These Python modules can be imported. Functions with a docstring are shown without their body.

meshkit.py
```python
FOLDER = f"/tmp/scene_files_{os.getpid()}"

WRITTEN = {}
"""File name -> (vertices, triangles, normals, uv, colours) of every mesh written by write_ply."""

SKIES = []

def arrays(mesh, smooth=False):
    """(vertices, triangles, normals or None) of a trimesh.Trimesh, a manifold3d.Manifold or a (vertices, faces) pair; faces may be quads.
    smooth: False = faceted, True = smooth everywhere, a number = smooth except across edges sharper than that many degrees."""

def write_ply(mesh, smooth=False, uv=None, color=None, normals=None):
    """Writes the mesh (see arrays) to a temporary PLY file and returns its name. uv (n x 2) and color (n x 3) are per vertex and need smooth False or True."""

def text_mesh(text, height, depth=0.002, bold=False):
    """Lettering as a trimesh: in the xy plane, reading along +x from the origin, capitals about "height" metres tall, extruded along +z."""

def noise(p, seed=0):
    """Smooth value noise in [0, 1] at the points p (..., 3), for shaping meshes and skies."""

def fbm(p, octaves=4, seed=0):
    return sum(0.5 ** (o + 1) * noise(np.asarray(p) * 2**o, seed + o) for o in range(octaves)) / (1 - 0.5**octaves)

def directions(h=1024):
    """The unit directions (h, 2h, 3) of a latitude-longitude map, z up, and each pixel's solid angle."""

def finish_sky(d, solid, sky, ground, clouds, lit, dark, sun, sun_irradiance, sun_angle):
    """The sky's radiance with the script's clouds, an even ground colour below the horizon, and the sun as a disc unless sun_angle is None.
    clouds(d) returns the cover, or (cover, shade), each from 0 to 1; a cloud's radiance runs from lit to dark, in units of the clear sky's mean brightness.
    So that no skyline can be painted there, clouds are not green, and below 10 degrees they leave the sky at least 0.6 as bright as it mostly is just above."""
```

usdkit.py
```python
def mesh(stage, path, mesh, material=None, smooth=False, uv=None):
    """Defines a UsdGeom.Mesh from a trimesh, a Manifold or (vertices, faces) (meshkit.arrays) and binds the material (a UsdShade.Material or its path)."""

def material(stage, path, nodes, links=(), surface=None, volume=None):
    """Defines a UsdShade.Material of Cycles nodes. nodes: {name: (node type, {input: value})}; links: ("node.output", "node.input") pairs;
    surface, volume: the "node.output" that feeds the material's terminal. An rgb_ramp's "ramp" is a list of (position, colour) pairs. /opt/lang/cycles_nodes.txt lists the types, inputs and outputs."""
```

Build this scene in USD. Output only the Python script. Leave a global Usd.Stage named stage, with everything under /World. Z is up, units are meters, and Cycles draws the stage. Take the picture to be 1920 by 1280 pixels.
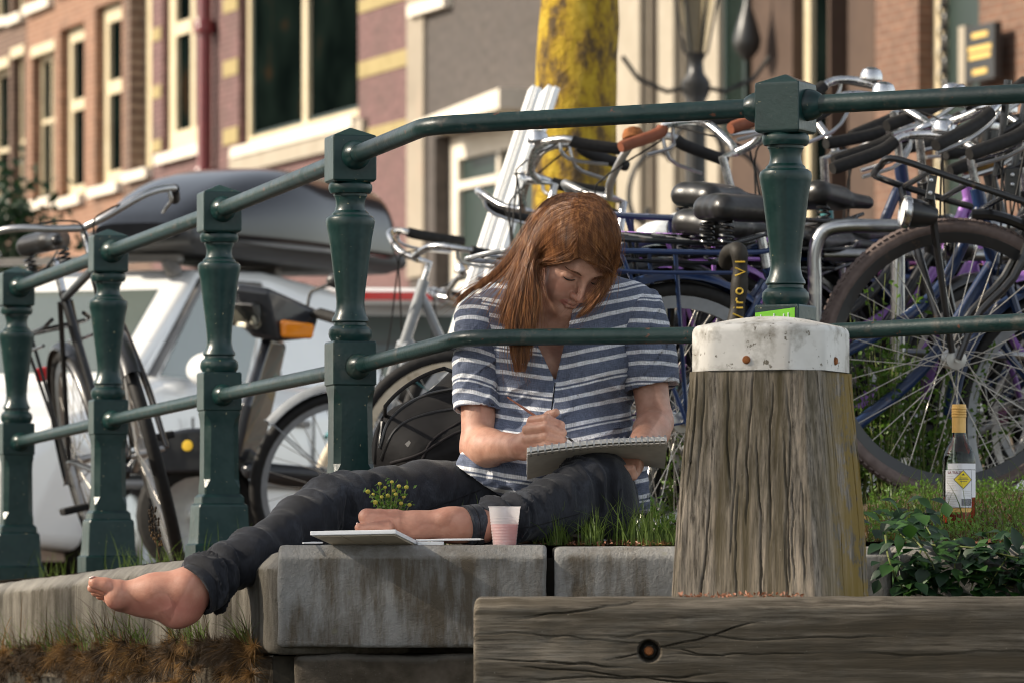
import math, random, os
import numpy as np, trimesh, usdkit, meshkit
import manifold3d as m3
from shapely.geometry import Polygon, box as sbox
from shapely.ops import unary_union
from pxr import Usd, UsdGeom, UsdShade, UsdLux, Gf, Sdf, Vt

stage = Usd.Stage.CreateInMemory()
UsdGeom.SetStageUpAxis(stage, 'Z')
UsdGeom.Xform.Define(stage, '/World')
UsdGeom.Scope.Define(stage, '/World/Looks')
rng = np.random.default_rng(7)
random.seed(7)
PI = math.pi

# ------------------------------------------------------------------ camera, sky, sun, exposure
CZ = -0.01                    # eye height: level with the coping
F, HY = 9000.0, 1030.0        # focal length and horizon in pixels of the 1920-wide photograph
cam = UsdGeom.Camera.Define(stage, '/World/camera')
cam.CreateHorizontalApertureAttr(36.0)
cam.CreateVerticalApertureAttr(24.0)
cam.CreateFocalLengthAttr(36.0 * F / 1920)
cam.CreateVerticalApertureOffsetAttr((HY - 639.4) / 1920 * 36.0)
cam.CreateFStopAttr(9.0)
cam.CreateFocusDistanceAttr(9.8)
cam.CreateExposureAttr(1.10)
cam.AddTranslateOp().Set(Gf.Vec3d(0, 0, CZ))
cam.AddRotateXOp().Set(90.0)

SUN = np.array([-0.84, -0.06, 0.50]); SUN /= np.linalg.norm(SUN)
dome = UsdLux.DomeLight.Define(stage, '/World/sky')
dome.GetPrim().SetCustomDataByKey('kind', 'structure')
skymat = usdkit.material(stage, '/World/Looks/sky', {
    'sky': ('sky_texture', {'sky_type': 'single_scattering', 'sun_disc': False, 'sun_elevation': float(math.asin(SUN[2])),
                            'sun_rotation': float(math.atan2(SUN[0], SUN[1])), 'aerosol_density': 1.6}),
    'hz': ('hsv', {'saturation': 0.45}), 'wm': ('mix_color', {'blend_type': 'multiply', 'fac': 1.0, 'b': (1.0, 0.97, 0.92), 'use_clamp': False}),
    'bg': ('background_shader', {'strength': 0.105})}, [('sky.color', 'hz.color'), ('hz.color', 'wm.a'), ('wm.result', 'bg.color')], surface='bg.background')
UsdShade.MaterialBindingAPI.Apply(dome.GetPrim()).Bind(skymat)
sun = UsdLux.DistantLight.Define(stage, '/World/sun')
sun.CreateNormalizeAttr(True); sun.CreateIntensityAttr(0.95); sun.CreateAngleAttr(0.6); sun.CreateColorAttr(Gf.Vec3f(1.0, 0.89, 0.73))
_z = SUN; _x = np.cross([0, 0, 1.0], _z); _x /= np.linalg.norm(_x); _y = np.cross(_z, _x)
_m = Gf.Matrix4d(*_x, 0, *_y, 0, *_z, 0, 0, 0, 0, 1)
sun.AddTransformOp().Set(_m)

# ------------------------------------------------------------------ helpers
def W(px, py, Y):
    """The point at depth Y metres that stands at this place in the photograph."""
    return np.array([(px - 960) / F * Y, Y, CZ + (HY - py) / F * Y])
def WR(r, Y): return r * Y / F

_used = {}
def numbered(path):
    n = _used.get(path, 0); _used[path] = n + 1
    return path if n == 0 else '%s_%03d' % (path, n)

LK = {}
def mat(name, nodes, links, surface='p.BSDF', volume=None):
    LK[name] = usdkit.material(stage, '/World/Looks/' + name, nodes, links, surface=surface, volume=volume)
    return LK[name]

def mk(name, c1, c2=None, rough=0.5, metal=0.0, scale=20.0, stretch=(1, 1, 1), bump=0.0, bscale=60.0, spec=0.5, ramp=None, detail=5.0, coat=0.0,
       dirt=None, dscale=6.0, dlo=0.55, dhi=0.7, rough2=None, trans=0.0, bdist=0.004, sheen=0.0, obj=False, specks=None, sscale=150.0, slo=0.72):
    """Principled material whose colour wanders between c1 and c2 with noise; dirt is a third colour in patches."""
    c2 = c1 if c2 is None else c2
    if spec == 0.5 and rough > 0.55 and not metal: spec = 0.22
    n = {'g': ('geometry', {}), 't': ('texture_coordinate', {}), 'map': ('mapping', {'scale': tuple(float(s) for s in stretch)}),
         'n': ('noise_texture', {'scale': float(scale), 'detail': detail, 'roughness': 0.6}),
         'r': ('rgb_ramp', {'ramp': ramp or [(0.3, c1), (0.7, c2)]}),
         'p': ('principled_bsdf', {'roughness': float(rough), 'metallic': float(metal), 'specular_ior_level': spec, 'coat_weight': coat, 'transmission_weight': trans, 'sheen_weight': sheen})}
    l = [('t.object' if obj else 'g.position', 'map.vector'), ('map.vector', 'n.vector'), ('n.fac', 'r.fac')]
    out = 'r.color'
    if dirt is not None:
        n['dn'] = ('noise_texture', {'scale': float(dscale), 'detail': 6.0, 'roughness': 0.65})
        n['dr'] = ('map_range', {'from_min': dlo, 'from_max': dhi, 'clamp': True})
        n['dm'] = ('mix_color', {'b': tuple(dirt)})
        l += [('map.vector', 'dn.vector'), ('dn.fac', 'dr.value'), ('dr.result', 'dm.fac'), (out, 'dm.a')]
        out = 'dm.result'
    if specks is not None:
        n['sn'] = ('noise_texture', {'scale': float(sscale), 'detail': 3.0, 'roughness': 0.6}); n['sr'] = ('map_range', {'from_min': slo, 'from_max': slo + 0.03, 'clamp': True}); n['sm'] = ('mix_color', {'b': tuple(specks)})
        l += [('g.position', 'sn.vector'), ('sn.fac', 'sr.value'), ('sr.result', 'sm.fac'), (out, 'sm.a')]; out = 'sm.result'
    l.append((out, 'p.base_color'))
    if rough2 is not None:
        n['rr'] = ('map_range', {'from_min': 0.3, 'from_max': 0.7, 'to_min': rough, 'to_max': rough2})
        l += [('n.fac', 'rr.value'), ('rr.result', 'p.roughness')]
    if bump:
        n['bn'] = ('noise_texture', {'scale': float(bscale), 'detail': 4.0, 'roughness': 0.6})
        n['b'] = ('bump', {'strength': float(bump), 'distance': bdist})
        l += [('map.vector', 'bn.vector'), ('bn.fac', 'b.height'), ('b.normal', 'p.normal')]
    return mat(name, n, l)

class MB:
    """Collects shapes that become one Mesh prim."""
    def __init__(s): s.v, s.f, s.n = [], [], 0
    def add(s, v, f=None):
        if f is None:
            if hasattr(v, 'to_mesh'):
                m = v.to_mesh(); v, f = np.asarray(m.vert_properties)[:, :3], np.asarray(m.tri_verts)
            else: v, f = v.vertices, v.faces
        v = np.asarray(v, float); f = np.asarray(f, int)
        if f.shape[1] == 4: f = np.vstack([f[:, [0, 1, 2]], f[:, [0, 2, 3]]])
        s.v.append(v); s.f.append(f + s.n); s.n += len(v); return s
    def tri(s): return trimesh.Trimesh(np.vstack(s.v), np.vstack(s.f), process=False)
    def build(s, name, material, parent=None, smooth=35, uv=None, **data):
        return define(name, (np.vstack(s.v), np.vstack(s.f)), material, parent, smooth, uv, **data)
    def box(s, c, size, rot=None, bevel=0.0):
        b = rbox(size, bevel) if bevel else trimesh.creation.box(size)
        v = np.array(b.vertices)
        if rot is not None: v = v @ np.asarray(rot).T
        return s.add(v + np.asarray(c, float), b.faces)
    def tube(s, pts, r, n=10, closed=False, caps=True): return s.add(*tube(pts, r, n, closed, caps))
    def sphere(s, c, r, sub=2, scale=(1, 1, 1), rot=None):
        b = trimesh.creation.icosphere(sub, 1.0); v = b.vertices * np.asarray(scale) * r
        if rot is not None: v = v @ np.asarray(rot).T
        return s.add(v + np.asarray(c), b.faces)
    def lathe(s, prof, c=(0, 0, 0), axis=(0, 0, 1), n=24): return s.add(*lathe(prof, c, axis, n))

def frame(ax):
    ax = np.asarray(ax, float); ax = ax / np.linalg.norm(ax)
    h = np.array([0, 0, 1.0]) if abs(ax[2]) < 0.9 else np.array([1.0, 0, 0])
    u = np.cross(h, ax); u /= np.linalg.norm(u); w = np.cross(ax, u)
    return u, w, ax

def tube(pts, r, n=10, closed=False, caps=True):
    pts = np.asarray(pts, float); m = len(pts); r = np.broadcast_to(np.asarray(r, float), (m,))
    if closed: t = np.roll(pts, -1, 0) - np.roll(pts, 1, 0)
    else: t = np.gradient(pts, axis=0)
    t /= np.maximum(np.linalg.norm(t, axis=1, keepdims=True), 1e-12)
    u, w, _ = frame(t[0]); U = [u]
    for i in range(1, m):
        u = U[-1] - t[i] * (U[-1] @ t[i]); U.append(u / max(np.linalg.norm(u), 1e-9))
    U = np.array(U); Wv = np.cross(t, U)
    a = np.linspace(0, 2 * PI, n, endpoint=False)
    v = pts[:, None] + r[:, None, None] * (np.cos(a)[None, :, None] * U[:, None] + np.sin(a)[None, :, None] * Wv[:, None])
    v = v.reshape(-1, 3)
    i = np.arange(m if closed else m - 1)[:, None] * n; j = np.arange(n)[None]
    a0, a1 = i + j, i + (j + 1) % n
    b0, b1 = (a0 + n) % (m * n), (a1 + n) % (m * n)
    f = np.stack([a0, a1, b1, b0], -1).reshape(-1, 4)
    f = np.vstack([f[:, [0, 1, 2]], f[:, [0, 2, 3]]])
    if caps and not closed:
        v = np.vstack([v, pts[0], pts[-1]]); k = m * n; e = np.arange(n)
        f = np.vstack([f, np.stack([np.full(n, k), (e + 1) % n, e], 1), np.stack([np.full(n, k + 1), (m - 1) * n + e, (m - 1) * n + (e + 1) % n], 1)])
    return v, f

def lathe(prof, c=(0, 0, 0), axis=(0, 0, 1), n=24):
    """prof: (radius, height) pairs along the axis."""
    prof = np.asarray(prof, float); u, w, ax = frame(axis)
    a = np.linspace(0, 2 * PI, n, endpoint=False); m = len(prof)
    v = np.asarray(c) + prof[:, None, 1:2] * ax + prof[:, None, 0:1] * (np.cos(a)[None, :, None] * u + np.sin(a)[None, :, None] * w)
    v = v.reshape(-1, 3)
    i = np.arange(m - 1)[:, None] * n; j = np.arange(n)[None]
    f = np.stack([i + j, i + (j + 1) % n, i + n + (j + 1) % n, i + n + j], -1).reshape(-1, 4)
    return v, np.vstack([f[:, [0, 1, 2]], f[:, [0, 2, 3]]])

def rbox(size, r, seg=2):
    """A box with rounded edges."""
    s = np.maximum(np.asarray(size, float) / 2 - r, 1e-4)
    b = trimesh.creation.icosphere(seg, r) if seg > 1 else trimesh.creation.box([2 * r] * 3)
    c = np.array([[x, y, z] for x in (-1, 1) for y in (-1, 1) for z in (-1, 1)]) * s
    return trimesh.convex.convex_hull((c[:, None] + b.vertices[None]).reshape(-1, 3))

def extrude(poly, h, T=None):
    if not isinstance(poly, (Polygon,)) and not hasattr(poly, 'geoms'): poly = Polygon(poly)
    gs = getattr(poly, 'geoms', [poly])
    m = trimesh.util.concatenate([trimesh.creation.extrude_polygon(g, h, engine='earcut') for g in gs])
    return m

def rotz(a): c, s = math.cos(a), math.sin(a); return np.array([[c, -s, 0], [s, c, 0], [0, 0, 1.0]])
def roty(a): c, s = math.cos(a), math.sin(a); return np.array([[c, 0, s], [0, 1.0, 0], [-s, 0, c]])
def rotx(a): c, s = math.cos(a), math.sin(a); return np.array([[1.0, 0, 0], [0, c, -s], [0, s, c]])

def curve(pts, n=24, closed=False):
    """Catmull-Rom through the points."""
    p = np.asarray(pts, float)
    if closed: p = np.vstack([p[-1], p, p[0], p[1]])
    else: p = np.vstack([2 * p[0] - p[1], p, 2 * p[-1] - p[-2]])
    m = len(p) - 3; out = []
    for t in np.linspace(0, m, n, endpoint=not closed):
        i = min(int(t), m - 1); x = t - i; a, b, c, d = p[i:i + 4]
        out.append(0.5 * (2 * b + (c - a) * x + (2 * a - 5 * b + 4 * c - d) * x ** 2 + (3 * b - a - 3 * c + d) * x ** 3))
    return np.array(out)

def setdata(prim, label=None, cat=None, group=None, kind=None):
    for k, v in (('label', label), ('category', cat), ('group', group), ('kind', kind)):
        if v: prim.SetCustomDataByKey(k, v)
    return prim

def define(name, mesh, material, parent=None, smooth=35, uv=None, label=None, cat=None, group=None, kind=None):
    base = str(parent.GetPath()) if parent is not None else '/World'
    m = usdkit.mesh(stage, numbered(base + '/' + name), mesh, LK[material] if isinstance(material, str) else material, smooth=smooth, uv=uv)
    return setdata(m.GetPrim(), label, cat, group, kind)

def thing(name, label=None, cat=None, loc=(0, 0, 0), rz=0.0, lean=0.0, group=None, kind=None, M=None):
    x = UsdGeom.Xform.Define(stage, numbered('/World/' + name))
    if M is None:
        M = np.eye(4); M[:3, :3] = rotz(rz) @ rotx(lean); M[:3, 3] = loc
    x.AddTransformOp().Set(Gf.Matrix4d(*[float(v) for v in np.asarray(M).T.ravel()]))
    return setdata(x.GetPrim(), label, cat, group, kind)

def group_under(name, parent):
    """A part that is only a holder for sub-parts."""
    return UsdGeom.Xform.Define(stage, numbered(str(parent.GetPath()) + '/' + name)).GetPrim()

def smoothstep(a, b, x):
    t = np.clip((np.asarray(x, float) - a) / (b - a), 0, 1); return t * t * (3 - 2 * t)

# ------------------------------------------------------------------ signed-distance modelling
def sd_seg(p, a, b, ra, rb):
    a, b = np.asarray(a, float), np.asarray(b, float); ba = b - a
    t = np.clip(((p - a) @ ba) / max(ba @ ba, 1e-12), 0, 1)
    return np.sqrt(((p - a - t[..., None] * ba) ** 2).sum(-1)) - (ra + (rb - ra) * t)
def sd_ell(p, c, r, Rm=None):
    q = p - np.asarray(c)
    if Rm is not None: q = q @ np.asarray(Rm)
    r = np.asarray(r, float); k0 = np.sqrt(((q / r) ** 2).sum(-1)); k1 = np.sqrt(((q / r ** 2) ** 2).sum(-1))
    return k0 * (k0 - 1) / np.maximum(k1, 1e-9)
def sd_box(p, c, h, r=0.0, Rm=None):
    q = p - np.asarray(c)
    if Rm is not None: q = q @ np.asarray(Rm)
    q = np.abs(q) - (np.asarray(h) - r)
    return np.sqrt((np.maximum(q, 0) ** 2).sum(-1)) + np.minimum(q.max(-1), 0) - r

class Field:
    """Smooth union / subtraction of primitives, meshed with surface nets on a sparse grid."""
    def __init__(s): s.ops = []; s.post = []
    def seg(s, a, b, ra, rb=None, k=0.01, op='u'): s.ops.append((lambda p, a=a, b=b, ra=ra, rb=ra if rb is None else rb: sd_seg(p, a, b, ra, rb), k, op)); return s
    def chain(s, pts, rs, k=0.01, op='u'):
        for i in range(len(pts) - 1): s.seg(pts[i], pts[i + 1], rs[i], rs[i + 1], k, op)
        return s
    def ell(s, c, r, Rm=None, k=0.01, op='u'): s.ops.append((lambda p: sd_ell(p, c, r, Rm), k, op)); return s
    def box(s, c, h, r=0.0, Rm=None, k=0.005, op='u'): s.ops.append((lambda p: sd_box(p, c, h, r, Rm), k, op)); return s
    def fn(s, f, k=0.005, op='u'): s.ops.append((f, k, op)); return s
    def ev(s, p, d=None):
        d = np.full(p.shape[:-1], 9.0) if d is None else d
        for f, k, op in s.ops: d = s.comb(d, f(p), k, op)
        for g in s.post: d = g(p, d)
        return d
    @staticmethod
    def comb(d, e, k, op):
        if op == 'u':
            h = np.maximum(k - np.abs(d - e), 0) / k; return np.minimum(d, e) - h * h * k * 0.25
        if op == 's': e = -e
        h = np.maximum(k - np.abs(d - e), 0) / k; return np.maximum(d, e) + h * h * k * 0.25
    def mesh(s, lo, hi, h, B=10):
        lo, hi = np.asarray(lo, float), np.asarray(hi, float)
        nb = np.maximum(np.ceil((hi - lo) / (h * B)).astype(int), 1); N = nb * B + 1
        gi = np.stack(np.meshgrid(*[np.arange(n) for n in nb], indexing='ij'), -1).reshape(-1, 3)
        cen = lo + (gi + 0.5) * B * h; rad = B * h * 0.87
        dc = s.ev(cen); keep = np.abs(dc) < rad * 1.5 + 0.012
        vol = np.where(dc < 0, -1.0, 1.0).astype(np.float32)
        grid = np.ones(N, np.float32)
        v6 = vol.reshape(nb); grid[:-1, :-1, :-1] = v6.repeat(B, 0).repeat(B, 1).repeat(B, 2)
        kb = gi[keep]; kc = cen[keep]
        off = np.stack(np.meshgrid(*[np.arange(B + 1)] * 3, indexing='ij'), -1).reshape(-1, 3) * h
        P = (lo + kb * B * h)[:, None] + off[None]
        D = np.full(P.shape[:2], 9.0)
        for f, k, op in s.ops:
            e0 = f(kc)
            sel = (e0 < rad * 1.3 + k + 0.03) if op != 'i' else np.ones(len(kc), bool)
            if op == 'u': sel = sel & (e0 < np.maximum(s_abs(dc[keep]), 0) + 2.6 * rad + k)
            if sel.any(): D[sel] = s.comb(D[sel], f(P[sel]), k, op)
        for g in s.post: D = g(P, D)
        b1 = B + 1; D = D.reshape(-1, b1, b1, b1)
        for (i, j, k), dd in zip(kb * B, D): grid[i:i + b1, j:j + b1, k:k + b1] = dd
        return surface_nets(grid, lo, h)
def s_abs(x): return np.abs(x)

def surface_nets(g, lo, h):
    ins = g < 0
    cells = np.zeros(tuple(np.array(g.shape) - 1), np.int8)
    for dx in (0, 1):
        for dy in (0, 1):
            for dz in (0, 1): cells += ins[dx:g.shape[0] - 1 + dx, dy:g.shape[1] - 1 + dy, dz:g.shape[2] - 1 + dz]
    act = np.argwhere((cells > 0) & (cells < 8)); idx = np.full(cells.shape, -1, np.int64); idx[tuple(act.T)] = np.arange(len(act))
    corner = np.array([[x, y, z] for x in (0, 1) for y in (0, 1) for z in (0, 1)])
    vals = np.stack([g[tuple((act + c).T)] for c in corner], 1)
    acc = np.zeros((len(act), 3)); cnt = np.zeros(len(act))
    for i in range(8):
        for j in range(i + 1, 8):
            if np.abs(corner[i] - corner[j]).sum() == 1:
                a, b = vals[:, i], vals[:, j]; m = (a < 0) != (b < 0)
                t = np.where(m, a / np.where(m, a - b, 1), 0)
                acc += np.where(m[:, None], corner[i] + t[:, None] * (corner[j] - corner[i]), 0); cnt += m
    V = lo + (act + acc / cnt[:, None]) * h
    Fq = []
    for ax in range(3):
        o = [1, 1, 1]; sl = [slice(1, n - 1) for n in g.shape]; s2 = list(sl); sl[ax] = slice(0, g.shape[ax] - 1); s2[ax] = slice(1, g.shape[ax])
        A, Bq = ins[tuple(sl)], ins[tuple(s2)]
        e = np.argwhere(A != Bq); flip = A[tuple(e.T)]
        off = np.array([1, 1, 1]); off[ax] = 0; e = e + off
        u, w = [(1, 2), (2, 0), (0, 1)][ax]
        du = np.zeros(3, int); dw = np.zeros(3, int); du[u] = 1; dw[w] = 1
        q = np.stack([idx[tuple((e - a).T)] for a in (du + dw, dw, 0 * du, du)], 1)
        q[~flip] = q[~flip][:, ::-1]
        Fq.append(q[(q >= 0).all(1)])
    q = np.vstack(Fq)
    return V, np.vstack([q[:, [0, 1, 2]], q[:, [0, 2, 3]]])

def clip_faces(v, f, keep):
    """Keeps the faces whose vertices all satisfy keep (bool per vertex)."""
    f = f[keep[f].all(1)]; u, inv = np.unique(f, return_inverse=True)
    return v[u], inv.reshape(-1, 3)
# ================================================================== materials of the setting
def stone_mat(name, c1, c2, stain, lichen, rough=0.85, streak=True, light=(0.30, 0.29, 0.27)):
    n = {'g': ('geometry', {}), 'm1': ('mapping', {'scale': (1, 1, 1)}), 'm2': ('mapping', {'scale': (9.0, 9.0, 1.6)}),
         'n1': ('noise_texture', {'scale': 7.0, 'detail': 8.0, 'roughness': 0.65}), 'r1': ('rgb_ramp', {'ramp': [(0.3, c1), (0.68, c2)]}),
         'n2': ('noise_texture', {'scale': 1.6, 'detail': 6.0, 'roughness': 0.7}), 'mr2': ('map_range', {'from_min': 0.44, 'from_max': 0.60, 'to_max': 0.9, 'clamp': True}),
         'x2': ('mix_color', {'b': stain}),
         'v': ('voronoi_texture', {'scale': 26.0, 'feature': 'f1'}), 'vm': ('map_range', {'from_min': 0.20, 'from_max': 0.12, 'clamp': True}),
         'n3': ('noise_texture', {'scale': 5.0, 'detail': 4.0}), 'm3': ('map_range', {'from_min': 0.56, 'from_max': 0.64, 'clamp': True}), 'mm': ('math', {'math_type': 'multiply'}),
         'x3': ('mix_color', {'b': lichen}),
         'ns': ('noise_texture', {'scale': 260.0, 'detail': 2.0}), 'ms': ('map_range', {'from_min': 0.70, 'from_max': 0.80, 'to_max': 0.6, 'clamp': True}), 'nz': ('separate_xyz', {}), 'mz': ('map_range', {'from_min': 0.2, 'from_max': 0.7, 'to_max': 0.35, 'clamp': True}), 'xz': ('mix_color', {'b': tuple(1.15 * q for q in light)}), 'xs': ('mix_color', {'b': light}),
         'nb': ('noise_texture', {'scale': 130.0, 'detail': 6.0, 'roughness': 0.7}), 'b': ('bump', {'strength': 1.0, 'distance': 0.005}),
         'p': ('principled_bsdf', {'roughness': rough, 'specular_ior_level': 0.25})}
    l = [('g.position', 'n1.vector'), ('n1.fac', 'r1.fac'), ('g.position', 'm2.vector'), ('m2.vector' if streak else 'g.position', 'n2.vector'), ('n2.fac', 'mr2.value'),
         ('mr2.result', 'x2.fac'), ('r1.color', 'x2.a'), ('g.position', 'v.vector'), ('v.distance', 'vm.value'), ('g.position', 'n3.vector'), ('n3.fac', 'm3.value'),
         ('vm.result', 'mm.value1'), ('m3.result', 'mm.value2'), ('mm.value', 'x3.fac'), ('x2.result', 'x3.a'),
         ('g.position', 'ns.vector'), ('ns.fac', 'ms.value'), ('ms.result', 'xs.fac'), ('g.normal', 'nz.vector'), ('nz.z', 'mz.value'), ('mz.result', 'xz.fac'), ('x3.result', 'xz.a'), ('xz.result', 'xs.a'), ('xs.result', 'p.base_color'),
         ('g.position', 'nb.vector'), ('nb.fac', 'b.height'), ('b.normal', 'p.normal')]
    return mat(name, n, l)

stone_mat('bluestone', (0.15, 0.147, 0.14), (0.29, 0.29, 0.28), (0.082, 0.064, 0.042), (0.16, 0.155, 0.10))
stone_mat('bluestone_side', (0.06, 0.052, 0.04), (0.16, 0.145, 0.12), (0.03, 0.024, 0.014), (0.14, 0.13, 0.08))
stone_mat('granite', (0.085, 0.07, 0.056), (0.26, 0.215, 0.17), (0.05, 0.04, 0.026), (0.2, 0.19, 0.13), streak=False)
mk('mortar_dark', (0.02, 0.018, 0.015), (0.05, 0.045, 0.035), rough=0.95, bump=0.6)
mk('soil', (0.04, 0.028, 0.017), (0.11, 0.08, 0.05), rough=0.95, scale=14, bump=0.8, bscale=90)
mk('iron_green', (0.0032, 0.017, 0.016), (0.0048, 0.024, 0.022), rough=0.26, rough2=0.38, scale=18, bump=0.25, bscale=90, dirt=(0.05, 0.055, 0.045), dscale=9, dlo=0.62, dhi=0.80, bdist=0.002, specks=(0.30, 0.26, 0.16), sscale=110, slo=0.70)
mk('iron_green_rail', (0.004, 0.019, 0.0175), (0.007, 0.027, 0.025), rough=0.28, rough2=0.45, scale=24, bump=0.35, bscale=140, dirt=(0.07, 0.062, 0.05), dscale=26, dlo=0.56, dhi=0.74, bdist=0.002, specks=(0.10, 0.042, 0.026), sscale=42, slo=0.675)
mk('rust', (0.10, 0.035, 0.012), (0.30, 0.11, 0.035), rough=0.85, scale=60, bump=0.5)
mk('bare_metal', (0.42, 0.42, 0.42), (0.55, 0.55, 0.54), rough=0.25, metal=1.0, scale=30)

# wood: grain along one axis, dark fibres, stains
def wood_mat(name, axis, base, dark, stain, moss, moss_lo=0.58, zmoss=None, light=(0.34, 0.30, 0.25)):
    fine = {'z': (60, 60, 3.0), 'x': (3.0, 60, 60)}[axis]; mid = {'z': (16, 16, 0.9), 'x': (1.1, 18, 18)}[axis]
    n = {'g': ('geometry', {}), 'mf': ('mapping', {'scale': fine}), 'mm': ('mapping', {'scale': mid}),
         'nf': ('noise_texture', {'scale': 2.6, 'detail': 8.0, 'roughness': 0.75, 'distortion': 0.3}), 'rf': ('rgb_ramp', {'ramp': [(0.36, dark), (0.5, base), (0.66, light)]}),
         'nm': ('noise_texture', {'scale': 1.2, 'detail': 5.0, 'roughness': 0.65, 'distortion': 0.6}), 'mr': ('map_range', {'from_min': 0.40, 'from_max': 0.66, 'clamp': True}),
         'x1': ('mix_color', {'b': stain}),
         'nl': ('noise_texture', {'scale': 15.0, 'detail': 10.0, 'roughness': 0.82}), 'ml': ('map_range', {'from_min': moss_lo, 'from_max': moss_lo + 0.05, 'clamp': True}),
         'x2': ('mix_color', {'b': moss}),
         'sp': ('noise_texture', {'scale': 190.0, 'detail': 3.0}), 'msp': ('map_range', {'from_min': 0.72, 'from_max': 0.82, 'to_max': 0.6, 'clamp': True}), 'x3': ('mix_color', {'b': (0.42, 0.40, 0.33)}),
         'b': ('bump', {'strength': 0.8, 'distance': 0.004}),
         'p': ('principled_bsdf', {'roughness': 0.85, 'specular_ior_level': 0.25})}
    l = [('g.position', 'mf.vector'), ('mf.vector', 'nf.vector'), ('nf.fac', 'rf.fac'), ('g.position', 'mm.vector'), ('mm.vector', 'nm.vector'), ('nm.fac', 'mr.value'),
         ('mr.result', 'x1.fac'), ('rf.color', 'x1.a'), ('g.position', 'nl.vector'), ('nl.fac', 'ml.value'), ('x1.result', 'x2.a'),
         ('g.position', 'sp.vector'), ('sp.fac', 'msp.value'), ('msp.result', 'x3.fac'), ('x2.result', 'x3.a'), ('x3.result', 'p.base_color'), ('nf.fac', 'b.height'), ('b.normal', 'p.normal')]
    if zmoss:
        n['sx'] = ('separate_xyz', {}); n['mz'] = ('map_range', {'from_min': zmoss[0], 'from_max': zmoss[1], 'to_max': 0.72, 'clamp': True}); n['mu'] = ('math', {'math_type': 'multiply'})
        l += [('g.position', 'sx.vector'), ('sx.' + zmoss[2], 'mz.value'), ('mz.result', 'mu.value1'), ('ml.result', 'mu.value2'), ('mu.value', 'x2.fac')]
    else: l.append(('ml.result', 'x2.fac'))
    return mat(name, n, l)

wood_mat('pile_wood', 'z', (0.20, 0.174, 0.142), (0.030, 0.024, 0.018), (0.07, 0.056, 0.03), (0.22, 0.14, 0.012), 0.44, zmoss=(0.565, 0.625, 'x'), light=(0.40, 0.33, 0.255))
wood_mat('beam_wood', 'x', (0.165, 0.14, 0.108), (0.035, 0.028, 0.021), (0.060, 0.048, 0.032), (0.24, 0.15, 0.012), 0.645, light=(0.29, 0.25, 0.20))
mk('white_cap', (0.50, 0.48, 0.44), (0.66, 0.64, 0.60), rough=0.5, scale=9, dirt=(0.15, 0.125, 0.085), dscale=16, dlo=0.50, dhi=0.72, specks=(0.12, 0.10, 0.07), sscale=70, slo=0.64, bump=0.2, bscale=60)
mk('street_brick', (0.06, 0.045, 0.036), (0.12, 0.09, 0.072), rough=0.85, scale=8, bump=0.4)

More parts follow.
